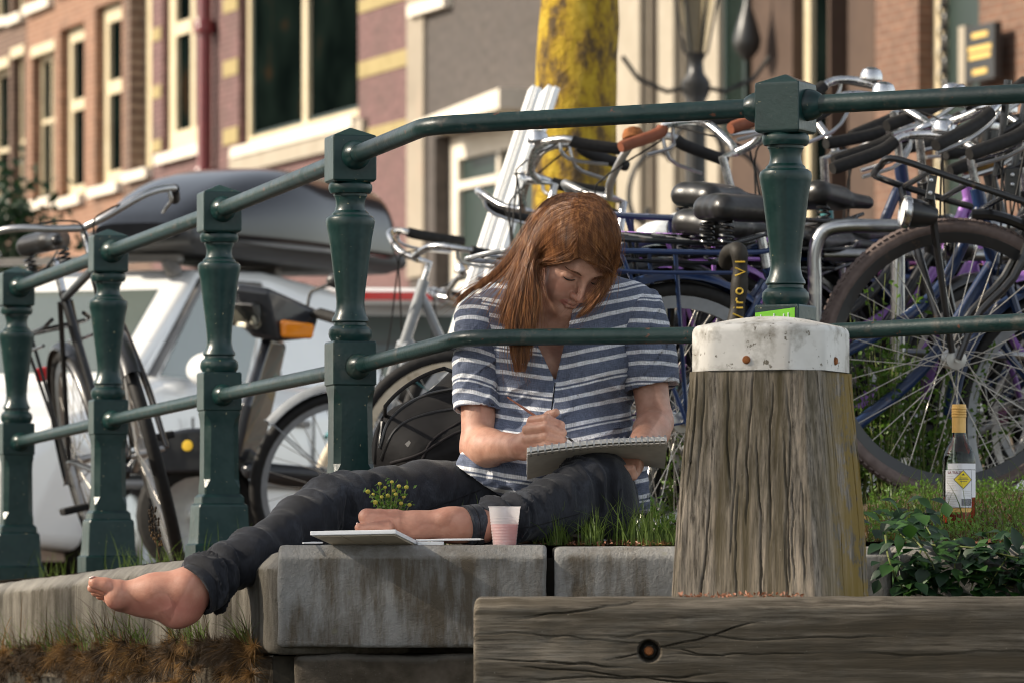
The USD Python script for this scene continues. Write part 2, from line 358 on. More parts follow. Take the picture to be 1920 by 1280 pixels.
# ================================================================== ground, water
def left_edge(Y): return -0.4596 - (np.asarray(Y, float) - 9.4) / 3.5
def gz(X, Y):
    X, Y = np.asarray(X, float), np.asarray(Y, float)
    left = -0.027 * np.clip(Y - 10.0, 0, 14)
    t = smoothstep(0.35, 1.0, X - 0.02 * (Y - 10))
    mound = 0.125 * smoothstep(10.0, 11.6, Y)
    return -0.012 + left * (1 - t) + t * mound - 0.25 * smoothstep(14, 26, Y) * t
ys = np.concatenate([np.linspace(9.75, 14, 44), np.linspace(14.3, 30, 40), np.linspace(32, 160, 30)])
rows = []
for y in ys:
    a = float(left_edge(y)) + 0.12
    rows.append(np.stack([np.concatenate([np.linspace(a, 2.2, 40), np.linspace(2.6, 90, 24)]), np.full(64, y)], -1))
G = np.array(rows); Z = gz(G[..., 0], G[..., 1]) + 0.012 * (meshkit.fbm(np.dstack([G * 2.3, G[..., :1] * 0]), 3) - 0.5) * (G[..., 1] < 15)
V = np.dstack([G, Z[..., None]]).reshape(-1, 3); nx = 64
i = np.arange(len(ys) - 1)[:, None] * nx + np.arange(nx - 1)[None]
define('street', (V, np.stack([i, i + 1, i + nx + 1, i + nx], -1).reshape(-1, 4)), 'street_brick', smooth=True, kind='structure')
# the soil bed just behind the coping
ysb = np.linspace(9.90, 13.2, 60); xsb = np.linspace(-0.05, 2.2, 70)
GX, GY = np.meshgrid(xsb, ysb); ZB = gz(GX, GY) + 0.010 + 0.016 * meshkit.fbm(np.dstack([GX * 9, GY * 9, GX * 0]), 4)
i = np.arange(59)[:, None] * 70 + np.arange(69)[None]
define('soil', (np.dstack([GX, GY, ZB]).reshape(-1, 3), np.stack([i, i + 1, i + 71, i + 70], -1).reshape(-1, 4)), 'soil', smooth=True, kind='structure')
mat('water', {'g': ('geometry', {}), 'm': ('mapping', {'scale': (1.0, 0.5, 1.0)}), 'n': ('noise_texture', {'scale': 3.0, 'detail': 4.0}), 'b': ('bump', {'strength': 0.5, 'distance': 0.05}),
              'p': ('principled_bsdf', {'base_color': (0.010, 0.014, 0.010), 'roughness': 0.06, 'ior': 1.33})},
    [('g.position', 'm.vector'), ('m.vector', 'n.vector'), ('n.fac', 'b.height'), ('b.normal', 'p.normal')])
define('canal_water', (np.array([[-200, -80, -1.5], [200, -80, -1.5], [200, 220, -1.5], [-200, 220, -1.5]]), np.array([[0, 1, 2, 3]])), 'water', kind='structure')

# ================================================================== quay wall of separate stones
wall = thing('quay_wall', 'stone quay wall with bluestone coping the woman sits on', 'quay wall')
def stone(size, name, material, T, h=0.009, cham=0.02, rough=0.003, seed=0, wear=None, front_cham=None):
    """A worn block: size (x, y, z), local origin at the front lower left corner; T maps local points to the world."""
    sx, sy, sz = size; rs = np.array([seed * 3.1, seed * 1.7, seed * 2.3])
    def f(p):
        d = sd_box(p, (sx / 2, sy / 2, sz / 2), (sx / 2, sy / 2, sz / 2), 0.006)
        fc = cham if front_cham is None else front_cham
        wob = 0.006 * (meshkit.noise(np.stack([p[..., 0] * 6, p[..., 0] * 0 + seed, p[..., 0] * 0], -1)) - 0.5)
        c = ((p[..., 2] - sz) - 0.85 * p[..., 1]) / 1.31 + (fc + wob) * 0.75
        d = np.maximum(d, c)
        d = d + rough * (meshkit.fbm(p * 14 + rs, 4) - 0.5) * 2
        if wear is not None: d = np.maximum(d, wear(p))
        return d
    fl = Field().fn(f)
    m = 2 * h
    v, fc = fl.mesh((-m, -m, -m), (sx + m, sy + m, sz + m), h)
    return define(name, (T(v), fc), material, wall, smooth=60)

def front_T(x0, y0, z0): return lambda v: v + np.array([x0, y0, z0])
dl = np.array([-1.0, 3.5]) / math.hypot(1, 3.5); nl = np.array([dl[1], -dl[0]])           # along the left quay, and inland
def left_T(t0, z0, inset=0.0):
    def T(v):
        w = np.array(v); t = t0 + (v[:, 0])                                                # local x runs away along the quay, local y inland
        P = np.array([-0.4596, 9.4])[None] + np.outer(t, dl) + np.outer(v[:, 1] + inset, nl)
        w = np.stack([P[:, 0], P[:, 1], v[:, 2] + z0 - 0.014 - 0.030 * np.clip(P[:, 1] - 9.9, 0, 30)], 1)
        return w
    return T
cl, cr = -0.4596, 0.068
chip = lambda p: -np.sqrt(((p - np.array([0.53, -0.01, 0.20])) ** 2).sum(-1)) + 0.03
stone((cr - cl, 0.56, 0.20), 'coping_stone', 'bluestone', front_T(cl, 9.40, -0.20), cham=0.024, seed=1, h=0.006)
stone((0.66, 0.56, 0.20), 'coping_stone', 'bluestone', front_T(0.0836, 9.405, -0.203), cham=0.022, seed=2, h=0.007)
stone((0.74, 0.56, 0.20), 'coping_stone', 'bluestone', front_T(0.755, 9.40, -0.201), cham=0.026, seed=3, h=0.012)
define('joint_strip', MB().box((0.0758, 9.70, -0.11), (0.013, 0.5, 0.17)).tri(), 'mortar_dark', wall)
tt = [0.012, 0.42, 1.50, 2.62, 3.75, 4.9, 6.1, 7.4]
def flipx(T, L): return lambda v: T(np.stack([v[:, 0], v[:, 1], v[:, 2]], 1))
for k in range(7):
    L = tt[k + 1] - tt[k] - 0.008
    # mirrored so that the chamfered side (local y = 0) faces the water
    T = left_T(tt[k], -0.20)
    sx = L
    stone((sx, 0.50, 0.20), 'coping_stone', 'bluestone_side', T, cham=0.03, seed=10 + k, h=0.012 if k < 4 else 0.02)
# masonry below the coping
for r, (z0, hh) in enumerate([(-0.50, 0.285), (-0.80, 0.29), (-1.10, 0.29), (-1.6, 0.49)]):
    x = -0.43 - (0.0 if r % 2 == 0 else 0.25); first = True
    while x < 1.4:
        L = [0.62, 0.55, 0.7, 0.5][int(abs(x * 7 + r)) % 4]
        x0 = max(x, -0.43); L2 = x + L - x0 - 0.012
        if L2 > 0.1: stone((L2, 0.40, hh), 'wall_stone', 'granite', front_T(x0, 9.435, z0), cham=0.008, rough=0.006, seed=30 + r * 9 + int((x + 2) * 5), h=0.011 if r < 1 else 0.03)
        x += L
    t = 0.04
    k = 0
    while t < 7:
        L = [0.38, 0.52, 0.44][(k + r) % 3]
        if r == 0 or k < 10: stone((L - 0.012, 0.30, hh), 'wall_stone', 'granite', left_T(t, z0, 0.075), cham=0.008, rough=0.006, seed=70 + r * 20 + k, h=0.014 if (r < 1 and t < 4) else 0.035)
        t += L; k += 1
mbk = MB(); mbk.box((0.5, 9.70, -0.85), (1.95, 0.34, 1.26))
define('wall_core', mbk.tri(), 'mortar_dark', wall)
P0 = np.array([-0.4596, 9.4]); q = [P0 + dl * 0.2 + nl * 0.06, P0 + dl * 7.2 + nl * 0.06, P0 + dl * 7.2 + nl * 0.4, P0 + dl * 0.2 + nl * 0.4]
define('wall_core', (lambda m: (m.vertices + [0, 0, -1.5], m.faces))(extrude(Polygon([tuple(a) for a in q]), 1.17)), 'mortar_dark', wall)
# far continuation of the quay, beyond the photograph's left edge
q = [P0 + dl * 7.4, P0 + dl * 120, P0 + dl * 120 + nl * 0.5, P0 + dl * 7.4 + nl * 0.5]
define('wall_core', (lambda m: (m.vertices + [0, 0, -1.6], m.faces))(extrude(Polygon([tuple(a) for a in q]), 1.16)), 'granite', wall)

# ================================================================== mooring post and fender beam
def crack_field(u, w, cracks):
    """Depth of narrow grooves: each crack is (u0, w0, w1, slope, wiggle, width, depth, seed)."""
    d = np.zeros_like(u)
    for (u0, w0, w1, sl, wig, wd, dep, sd) in cracks:
        c = u0 + sl * (w - w0) + wig * (meshkit.noise(np.stack([w * 7, w * 0 + sd, w * 0], -1)) - 0.5) + 0.25 * wig * (meshkit.noise(np.stack([w * 30, w * 0 + sd, w * 0], -1)) - 0.5)
        fade = smoothstep(w0 - 0.01, w0 + 0.05, w) * (1 - smoothstep(w1 - 0.08, w1, w))
        d = np.maximum(d, dep * fade * np.exp(-((u - c) / wd) ** 2))
    return d
def square_ring(a, ch, n):
    """n points round a square of side a with chamfered corners; returns points and running length."""
    h = a / 2; c = ch
    P = np.array([[-h + c, -h], [h - c, -h], [h, -h + c], [h, h - c], [h - c, h], [-h + c, h], [-h, h - c], [-h, -h + c]])
    P = np.vstack([P, P[:1]]); s = np.concatenate([[0], np.cumsum(np.linalg.norm(np.diff(P, axis=0), axis=1))])
    t = np.linspace(0, s[-1], n, endpoint=False)
    return np.stack([np.interp(t, s, P[:, 0]), np.interp(t, s, P[:, 1])], 1), t
BX, BY, BR = 0.484, 8.97, -math.radians(21)
def zpx(py, Y): return CZ + (HY - py) / F * Y
post = thing('mooring_post', 'thick weathered timber mooring post under a white metal cap', 'mooring post', (BX, BY, 0), BR)
N, M = 640, 190
zt, zb = zpx(698, BY), -1.2
zz = np.concatenate([np.linspace(zt, -0.14, M - 12), np.linspace(-0.2, zb, 12)])
prof_y = [697, 760, 860, 980, 1115, 1500]; prof_a = [0.249, 0.257, 0.274, 0.291, 0.302, 0.310]
rg = np.random.default_rng(5); cr_ = []
for u0 in np.concatenate([np.linspace(0.01, 0.26, 15) + rg.normal(0, 0.006, 15), rg.uniform(0.27, 1.1, 26)]):
    w0 = rg.choice([0.0, 0.0, 0.02, 0.12, 0.2]); cr_.append((u0, w0, w0 + rg.uniform(0.15, 0.55), rg.normal(0.02, 0.03) + (u0 - 0.13) * 0.25, 0.012, rg.uniform(0.0006, 0.0014), rg.uniform(0.004, 0.016), rg.integers(999)))
vv = []
for z in zz:
    a = np.interp(HY - (z - CZ) * F / BY, prof_y, prof_a); P, t = square_ring(a, 0.020 + 0.003 * math.sin(z * 9), N)
    nrm = np.stack([np.roll(P, -1, 0)[:, 1] - np.roll(P, 1, 0)[:, 1], -(np.roll(P, -1, 0)[:, 0] - np.roll(P, 1, 0)[:, 0])], 1); nrm /= np.linalg.norm(nrm, axis=1, keepdims=True)
    w = np.full(N, zt - z); dep = crack_field(t * 0.27 / (a) , w, cr_)
    g = 0.003 * (meshkit.fbm(np.stack([P[:, 0] * 60, P[:, 1] * 60, w * 3], -1), 4) - 0.5) + 0.004 * (meshkit.noise(np.stack([P[:, 0] * 12, P[:, 1] * 12, w * 2.5], -1)) - 0.5)
    vv.append(np.column_stack([P + nrm * (g - dep)[:, None], np.full(N, z)]))
vv = np.array(vv).reshape(-1, 3); mm_ = len(zz)
i = np.arange(mm_ - 1)[:, None] * N; j = np.arange(N)[None]
fq = np.stack([i + j, i + N + j, i + N + (j + 1) % N, i + (j + 1) % N], -1).reshape(-1, 4)
define('timber', (vv, fq), 'pile_wood', post, smooth=True)
mbk = MB()
ring = lambda a, ch, z: np.column_stack([square_ring(a, ch, 8 * 8)[0], np.full(64, z)])
def capring():
    Z0, Z1, Zt = zpx(697, BY), zpx(614, BY), zpx(594, BY)
    L = [(0.2575, 0.05, Z0), (0.2575, 0.05, Z1 - 0.012), (0.2545, 0.049, Z1 - 0.005), (0.247, 0.047, Z1), (0.238, 0.046, Z1 + 0.0025), (0.12, 0.026, Zt - 0.004), (0.06, 0.014, Zt), (0.002, 0.0004, Zt + 0.001)]
    v = np.array([ring(a, c, z) for a, c, z in L]).reshape(-1, 3); n = 64
    i = np.arange(len(L) - 1)[:, None] * n; j = np.arange(n)[None]
    return v, np.stack([i + j, i + (j + 1) % n, i + n + (j + 1) % n, i + n + j], -1).reshape(-1, 4)
cv, cf = capring()
define('cap', (cv, cf), 'white_cap', post, smooth=40)
for (dx, dy) in ((-0.013, -1), (0.006, -1)):
    pass
for px, face in ((1390, 0), (1553, 1)):
    c0 = np.array([[-0.006, -0.1299], [0.1299, -0.012]][face]); nrm = np.array([[0, -1, 0], [1, 0, 0]][face])
    define('bolt', MB().lathe([(0.0001, 0.004), (0.006, 0.003), (0.0078, 0.0), (0.008, -0.004)], np.append(c0, zpx(678, BY)), nrm, 16).tri(), 'rust', post)

beam = thing('fender_beam', 'long weathered timber beam in front of the mooring post', 'beam')
bx0, bx1, by0, by1, bz0, bz1 = -0.0685, 1.42, 8.55, 8.80, -0.46, zpx(1119, 8.6)
hole = (W(1217, 1219, 8.55)[0], W(1217, 1219, 8.55)[2])
nxs, ncs = 520, 330
Yh, Zh = (by1 - by0), (bz1 - bz0)
sec = Polygon([(by0, bz0), (by1, bz0), (by1, bz1), (by0 + 0.022, bz1), (by0, bz1 - 0.017)]).buffer(-0.006).buffer(0.006, quad_segs=4)
ln = sec.exterior; tq = np.concatenate([np.linspace(0, 1, ncs, endpoint=False)])
S0 = np.array([ln.interpolate(t, normalized=True).coords[0] for t in np.linspace(0, 1, 1400, endpoint=False)])
wgt = np.where(S0[:, 0] < by0 + 0.03, 1.0, 0.14); cs_ = np.concatenate([[0], np.cumsum(wgt)]); S = np.array([ln.interpolate(t, normalized=True).coords[0] for t in np.interp(np.linspace(0, cs_[-1], ncs, endpoint=False), cs_, np.linspace(0, 1, 1401))])
# more points on the front face and the chamfer
front = (S[:, 0] < by0 + 0.03)
if not ln.is_ccw: S = S[::-1]
xs = np.concatenate([[bx0 + 0.0], bx0 + np.array([0.002, 0.005, 0.009]), np.linspace(bx0 + 0.012, bx1, nxs)])
rg = np.random.default_rng(11); cb = []
for k in range(26):
    w0 = rg.uniform(bx0 - 0.1, bx1 - 0.2); cb.append((rg.uniform(bz0 + 0.14, bz1 - 0.03), w0, w0 + rg.uniform(0.12, 0.6), rg.normal(-0.02, 0.10), 0.02, rg.uniform(0.0007, 0.0013), rg.uniform(0.004, 0.012), rg.integers(999)))
vv = []
nS = np.stack([np.roll(S, -1, 0)[:, 1] - np.roll(S, 1, 0)[:, 1], -(np.roll(S, -1, 0)[:, 0] - np.roll(S, 1, 0)[:, 0])], 1); nS /= np.linalg.norm(nS, axis=1, keepdims=True)
cen = S.mean(0)
for kx, x in enumerate(xs):
    e = x - bx0; sh = 1.0 if e > 0.012 else 1 - 0.010 / 0.1 * (1 - math.sqrt(max(0, 1 - (1 - e / 0.012) ** 2)))
    Pc = cen + (S - cen) * np.array([sh, sh])
    w = np.full(ncs, x); fm = smoothstep(by0 + 0.02, by0 + 0.004, S[:, 0])
    dep = crack_field(S[:, 1], w, cb) * fm
    g = 0.003 * (meshkit.fbm(np.stack([w * 4, S[:, 0] * 40, S[:, 1] * 40], -1), 4) - 0.5) + 0.003 * (meshkit.noise(np.stack([w * 30, S[:, 0] * 30, S[:, 1] * 30], -1)) - 0.5)
    r2 = np.hypot(x - hole[0], S[:, 1] - hole[1]); g = g - fm * 0.03 * (1 - smoothstep(0.017, 0.0215, r2))
    Pc = Pc + nS * (g - dep)[:, None]
    vv.append(np.column_stack([w, Pc]))
n_ = len(xs); vv = np.array(vv).reshape(-1, 3)
i = np.arange(n_ - 1)[:, None] * ncs; j = np.arange(ncs)[None]
fq = np.stack([i + j, i + (j + 1) % ncs, i + ncs + (j + 1) % ncs, i + ncs + j], -1).reshape(-1, 4)
fq = np.vstack([fq[:, [0, 1, 2]], fq[:, [0, 2, 3]]])
ends = np.array([[bx0, *cen], [bx1, *cen]]); k0 = len(vv); jj = np.arange(ncs)
fq = np.vstack([fq, np.stack([np.full(ncs, k0), (jj + 1) % ncs, jj], 1), np.stack([np.full(ncs, k0 + 1), (n_ - 1) * ncs + jj, (n_ - 1) * ncs + (jj + 1) % ncs], 1)])
vv = np.vstack([vv, ends])
tm = trimesh.Trimesh(vv, fq, process=False)
if tm.volume < 0: fq = fq[:, ::-1]
define('timber', (vv, fq), 'beam_wood', beam, smooth=50)
hc = np.array([hole[0], by0 + 0.028, hole[1]])
mbk = MB(); mbk.lathe([(0.0001, 0.014), (0.012, 0.014), (0.0145, 0.010), (0.0145, 0.0), (0.019, 0.0)], hc, (0, -1, 0), 6)
define('bolt_nut', mbk.tri(), 'mortar_dark', beam)
define('bolt', MB().lathe([(0.0001, 0.024), (0.006, 0.024), (0.0085, 0.020), (0.0088, 0.0)], hc, (0, -1, 0), 16).tri(), 'rust', beam)

# ================================================================== railing: turned posts and two rails
rail = thing('railing', 'dark green cast iron railing with turned posts along the quay', 'railing')
LATHE = [(0.030, 0.462), (0.042, 0.464), (0.047, 0.472), (0.0485, 0.480), (0.047, 0.489), (0.041, 0.496), (0.037, 0.498), (0.0365, 0.504), (0.041, 0.507), (0.0405, 0.512), (0.0345, 0.523), (0.0315, 0.537),
         (0.0310, 0.550), (0.0330, 0.575), (0.0400, 0.630), (0.0475, 0.690), (0.0525, 0.715), (0.0540, 0.726), (0.0520, 0.734), (0.0455, 0.739), (0.041, 0.7395), (0.0405, 0.744), (0.0345, 0.750), (0.0318, 0.760),
         (0.0322, 0.772), (0.0355, 0.781), (0.0368, 0.7815), (0.0370, 0.787), (0.0440, 0.788), (0.0475, 0.794), (0.0485, 0.800), (0.0475, 0.807), (0.0435, 0.812), (0.030, 0.814)]
def oct_prism(rows, n=8):
    """rows: (half width, chamfer, z) -> octagonal stack."""
    v = []
    for h, c, z in rows:
        P = np.array([[-h + c, -h], [h - c, -h], [h, -h + c], [h, h - c], [h - c, h], [-h + c, h], [-h, h - c], [-h, -h + c]]); v.append(np.column_stack([P, np.full(8, z)]))
    m = len(rows); v = np.array(v).reshape(-1, 3); i = np.arange(m - 1)[:, None] * 8; j = np.arange(8)[None]
    f = np.stack([i + j, i + (j + 1) % 8, i + 8 + (j + 1) % 8, i + 8 + j], -1).reshape(-1, 4); f = np.vstack([f[:, [0, 1, 2]], f[:, [0, 2, 3]]])
    e = np.arange(8); v = np.vstack([v, [0, 0, rows[0][2]], [0, 0, rows[-1][2]]]); k = m * 8
    return v, np.vstack([f, np.stack([np.full(8, k), (e + 1) % 8, e], 1), np.stack([np.full(8, k + 1), k - 8 + e, k - 8 + (e + 1) % 8], 1)])
def make_post(loc, rz):
    p = group_under('post', rail); R_ = rotz(rz)
    def put(name, vf, sm): v, f = vf; define(name, (np.asarray(v) @ R_.T + loc, f), 'iron_green', p, smooth=sm)
    put('base', oct_prism([(0.074, 0.001, -0.10), (0.074, 0.001, 0.030), (0.068, 0.002, 0.034), (0.0655, 0.002, 0.05), (0.062, 0.002, 0.125), (0.0605, 0.003, 0.131), (0.055, 0.003, 0.135), (0.054, 0.003, 0.150), (0.047, 0.004, 0.158)]), 20)
    put('shaft', oct_prism([(0.045, 0.004, 0.155), (0.045, 0.004, 0.175), (0.0445, 0.014, 0.195), (0.0435, 0.0155, 0.325), (0.044, 0.012, 0.343), (0.0455, 0.003, 0.358), (0.0455, 0.003, 0.366), (0.0485, 0.002, 0.369), (0.0485, 0.002, 0.459), (0.0465, 0.003, 0.463)]), 20)
    put('baluster', lathe(LATHE, n=40), 28)
    put('cap', oct_prism([(0.044, 0.003, 0.812), (0.0480, 0.002, 0.816), (0.0485, 0.002, 0.820), (0.0485, 0.002, 0.906), (0.0480, 0.0022, 0.911), (0.047, 0.0025, 0.913), (0.003, 0.001, 0.932)]), 20)
    return p
PP = [W(1473, 640, 9.76), W(657, 640, 10.55), W(411, 640, 12.05), W(203, 640, 13.25), W(31, 640, 14.45), W(-120, 640, 15.65)]
PH = [140, 240, 347, 430, 500, 0]
pr = [math.radians(-25.5)] + [math.radians(14)] * 5
posts = []
for k, (P, top) in enumerate(zip(PP, PH)):
    zbase = zpx(top, P[1]) - 0.932 if top else posts[-1][2] - 0.03
    P = np.array([P[0], P[1], zbase]); posts.append(P); make_post(P, pr[k])
# rails
def rail_tube(pts, r, name='rail'):
    define(name, MB().tube(pts, r, 16).tri(), 'iron_green_rail', rail, smooth=60)
def collar(c, d, r):
    define('collar', MB().lathe([(0.0001, 0.030), (r * 1.02, 0.030), (r * 1.22, 0.026), (r * 1.5, 0.016), (r * 1.65, 0.006), (r * 1.7, -0.004)], c, d, 20).tri(), 'iron_green', rail)
for (hz, r, bendpx) in ((0.868, 0.0195, 800), (0.405, 0.0170, 868)):
    A, Bp = posts[0] + [0, 0, hz], posts[1] + [0, 0, hz]
    yb = {0.868: 236, 0.405: 633}[hz]
    Bd = W(bendpx, yb, 9.93)
    d1 = (Bd - A) / np.linalg.norm(Bd - A); d2 = (Bp - Bd) / np.linalg.norm(Bp - Bd); L2 = np.linalg.norm(Bp - Bd)
    bend = curve([Bd - d1 * 0.10, Bd - d1 * 0.035 + d2 * 0.004, Bd + d2 * 0.035 - d1 * 0.004, Bd + d2 * 0.10], 14)
    rail_tube(np.vstack([A + d1 * 0.02, A + d1 * 0.3, A + d1 * 0.6, bend, Bp - d2 * 0.02]), r)
    collar(A + d1 * 0.054, d1, r); collar(Bp - d2 * 0.048, -d2, r)
    E_ = W(2150, {0.868: 163, 0.405: 591}[hz], 9.40); dr = (E_ - A) / np.linalg.norm(E_ - A)
    rail_tube(np.array([A + dr * 0.02, A + dr * 0.4, E_]), r); collar(A + dr * 0.05, dr, r)
    for k in range(1, 5):
        a, b = posts[k] + [0, 0, hz], posts[k + 1] + [0, 0, hz]; d = (b - a) / np.linalg.norm(b - a)
        rail_tube(np.array([a + d * 0.02, (a + b) / 2, b - d * 0.02]), r); collar(b - d * 0.048, -d, r); collar(a + d * 0.048, d, r)
# chipped paint spots on the posts
mbk = MB()
# sticker with handwriting on the post behind the mooring post
mk('sticker_green', (0.16, 0.50, 0.02), (0.20, 0.56, 0.03), rough=0.4)
mk('white_ink', (0.75, 0.77, 0.70), rough=0.5)
R_ = rotz(pr[0]); fz = 0.425
def on_face(u, w, e=0.0): return posts[0] + R_ @ np.array([u, -0.0488 - e, fz + w])
st = MB(); c = [on_face(-0.0465, -0.035, .0006), on_face(0.0400, -0.035, .0006), on_face(0.0400, 0.031, .0006), on_face(-0.0465, 0.022, .0006)]
c += [on_face(-0.0465, -0.035, 0), on_face(0.0400, -0.035, 0), on_face(0.0400, 0.031, 0), on_face(-0.0465, 0.022, 0)]
sk = define('sticker', (np.array(c), np.array([[0, 1, 2, 3], [4, 7, 6, 5], [0, 4, 5, 1], [1, 5, 6, 2], [2, 6, 7, 3], [3, 7, 4, 0]])), 'sticker_green', rail, smooth=False)
strokes = [[(-38, 14), (-40, -2), (-39, -14)], [(-29, 10), (-38, 0), (-28, -12)], [(-24, -2), (-16, -1), (-17, 6), (-22, 5), (-25, -4), (-21, -10), (-15, -9)],
           [(-9, 16), (-10, 0), (-8, -10)], [(-13, 8), (-3, 9)], [(5, 6), (0, 5), (-2, -3), (1, -9), (7, -8)], [(12, 15), (11, 0), (12, -10)], [(12, 1), (20, 3)], [(22, 17), (22, 4), (24, -9)], [(12, 2), (22, 4)]]
mbk = MB()
for s_ in strokes: mbk.tube([on_face(u / 1000 + 0.004, w / 1000 + 0.004, 0.0010) for u, w in s_], 0.0014, 6)
define('lettering', mbk.tri(), 'white_ink', sk)
def hull_pts(P, r, sub=2):
    b = trimesh.creation.icosphere(sub, r).vertices
    return trimesh.convex.convex_hull((np.asarray(P, float)[:, None] + b[None]).reshape(-1, 3))
# ================================================================== houses across the street
FA = np.array([-8.571, 80.36]); FD = np.array([0.3537, -0.9354]); FI = np.array([0.9354, 0.3537])
FANG = math.atan2(FD[1], FD[0])
def f_u(px, dep=0.0):
    t = (px - 960) / F; A = FA + FI * dep
    return (t * A[1] - A[0]) / (FD[0] - t * FD[1])
def f_Y(u, dep=0.0): return FA[1] + FD[1] * u + FI[1] * dep
def f_z(py, u): return CZ + (HY - py) / F * f_Y(u)
FM = np.eye(4); FM[:2, 0] = FD; FM[:2, 1] = FI; FM[:2, 3] = FA

def brick_mat(name, c1, c2, mortar, dirt=(0.05, 0.04, 0.03), scale=1.0, cb=None):
    n = {'g': ('texture_coordinate', {}), 's': ('separate_xyz', {}), 'c': ('combine_xyz', {}),
         'b': ('brick_texture', {'color1': c1, 'color2': c2, 'mortar': mortar, 'scale': 1.0, 'brick_width': 0.21 * scale, 'row_height': 0.062 * scale, 'mortar_size': 0.007 * scale, 'bias': 0.0}),
         'n': ('noise_texture', {'scale': 0.9, 'detail': 5.0, 'roughness': 0.65}), 'm': ('map_range', {'from_min': 0.5, 'from_max': 0.75, 'to_max': 0.55, 'clamp': True}), 'x': ('mix_color', {'b': dirt}),
         'n2': ('noise_texture', {'scale': 9.0, 'detail': 2.0}), 'h': ('hsv', {}), 'mv': ('map_range', {'from_min': 0.3, 'from_max': 0.7, 'to_min': 0.75, 'to_max': 1.25}),
         'bp': ('bump', {'strength': 0.5, 'distance': 0.006, 'invert': True}), 'p': ('principled_bsdf', {'roughness': 0.85})}
    l = [('g.object', 's.vector'), ('s.x', 'c.x'), ('s.z', 'c.y'), ('c.vector', 'b.vector'), ('g.object', 'n.vector'), ('g.object', 'n2.vector'), ('n2.fac', 'mv.value'), ('mv.result', 'h.value'),
         ('b.color', 'h.color'), ('n.fac', 'm.value'), ('m.result', 'x.fac'), ('h.color', 'x.a'), ('x.result', 'p.base_color'), ('b.fac', 'bp.height'), ('bp.normal', 'p.normal')]
    return mat(name, n, l)
brick_mat('brick_orange', (0.209, 0.105, 0.062), (0.175, 0.083, 0.049), (0.247, 0.165, 0.114), scale=1.35)
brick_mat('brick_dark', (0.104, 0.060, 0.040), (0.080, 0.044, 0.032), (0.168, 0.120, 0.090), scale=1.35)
brick_mat('brick_purple', (0.107, 0.048, 0.046), (0.085, 0.038, 0.037), (0.173, 0.111, 0.104), scale=1.35)
brick_mat('brick_grey', (0.061, 0.050, 0.044), (0.051, 0.043, 0.038), (0.065, 0.055, 0.051), scale=1.35)
brick_mat('brick_right', (0.140, 0.070, 0.042), (0.114, 0.055, 0.034), (0.154, 0.104, 0.074), scale=1.35)
mk('cream_paint', (0.46, 0.38, 0.24), (0.52, 0.45, 0.31), rough=0.5, scale=3, dirt=(0.40, 0.33, 0.22), dscale=2.5)
mk('beige_paint', (0.27, 0.235, 0.18), (0.33, 0.29, 0.23), rough=0.6, scale=3)
mk('band_olive', (0.24, 0.19, 0.085), (0.31, 0.25, 0.12), rough=0.7, scale=5)
mk('sill_white', (0.56, 0.50, 0.41), (0.64, 0.59, 0.50), rough=0.55, scale=3)
mk('plaster_beige', (0.22, 0.19, 0.15), (0.30, 0.26, 0.205), rough=0.8, scale=1.3, dirt=(0.28, 0.23, 0.18), dscale=2, bump=0.2)
mk('plaster_brown', (0.055, 0.036, 0.027), (0.08, 0.052, 0.038), rough=0.8, scale=2)
mk('door_green', (0.005, 0.016, 0.012), (0.008, 0.022, 0.017), rough=0.4, scale=6)
mk('pipe_red', (0.10, 0.012, 0.016), (0.14, 0.02, 0.022), rough=0.25, scale=9, coat=0.5)
mk('black_iron', (0.012, 0.012, 0.012), (0.02, 0.02, 0.02), rough=0.4, scale=20)
mk('dark_plinth', (0.05, 0.04, 0.03), (0.09, 0.07, 0.052), rough=0.85, scale=4)
mat('window_glass', {'t': ('texture_coordinate', {}), 'n': ('noise_texture', {'scale': 0.8, 'detail': 3.0}), 'r': ('rgb_ramp', {'ramp': [(0.35, (0.001, 0.002, 0.002)), (0.6, (0.004, 0.007, 0.006)), (0.72, (0.022, 0.012, 0.006))]}),
                     'p': ('principled_bsdf', {'roughness': 0.3, 'specular_ior_level': 0.0})}, [('t.object', 'n.vector'), ('n.fac', 'r.fac'), ('r.color', 'p.base_color')])
mk('curtain', (0.10, 0.11, 0.09), (0.22, 0.22, 0.17), rough=0.9, scale=4, stretch=(6, 6, 0.3))
mk('roof_tile', (0.06, 0.04, 0.03), (0.10, 0.06, 0.045), rough=0.8)

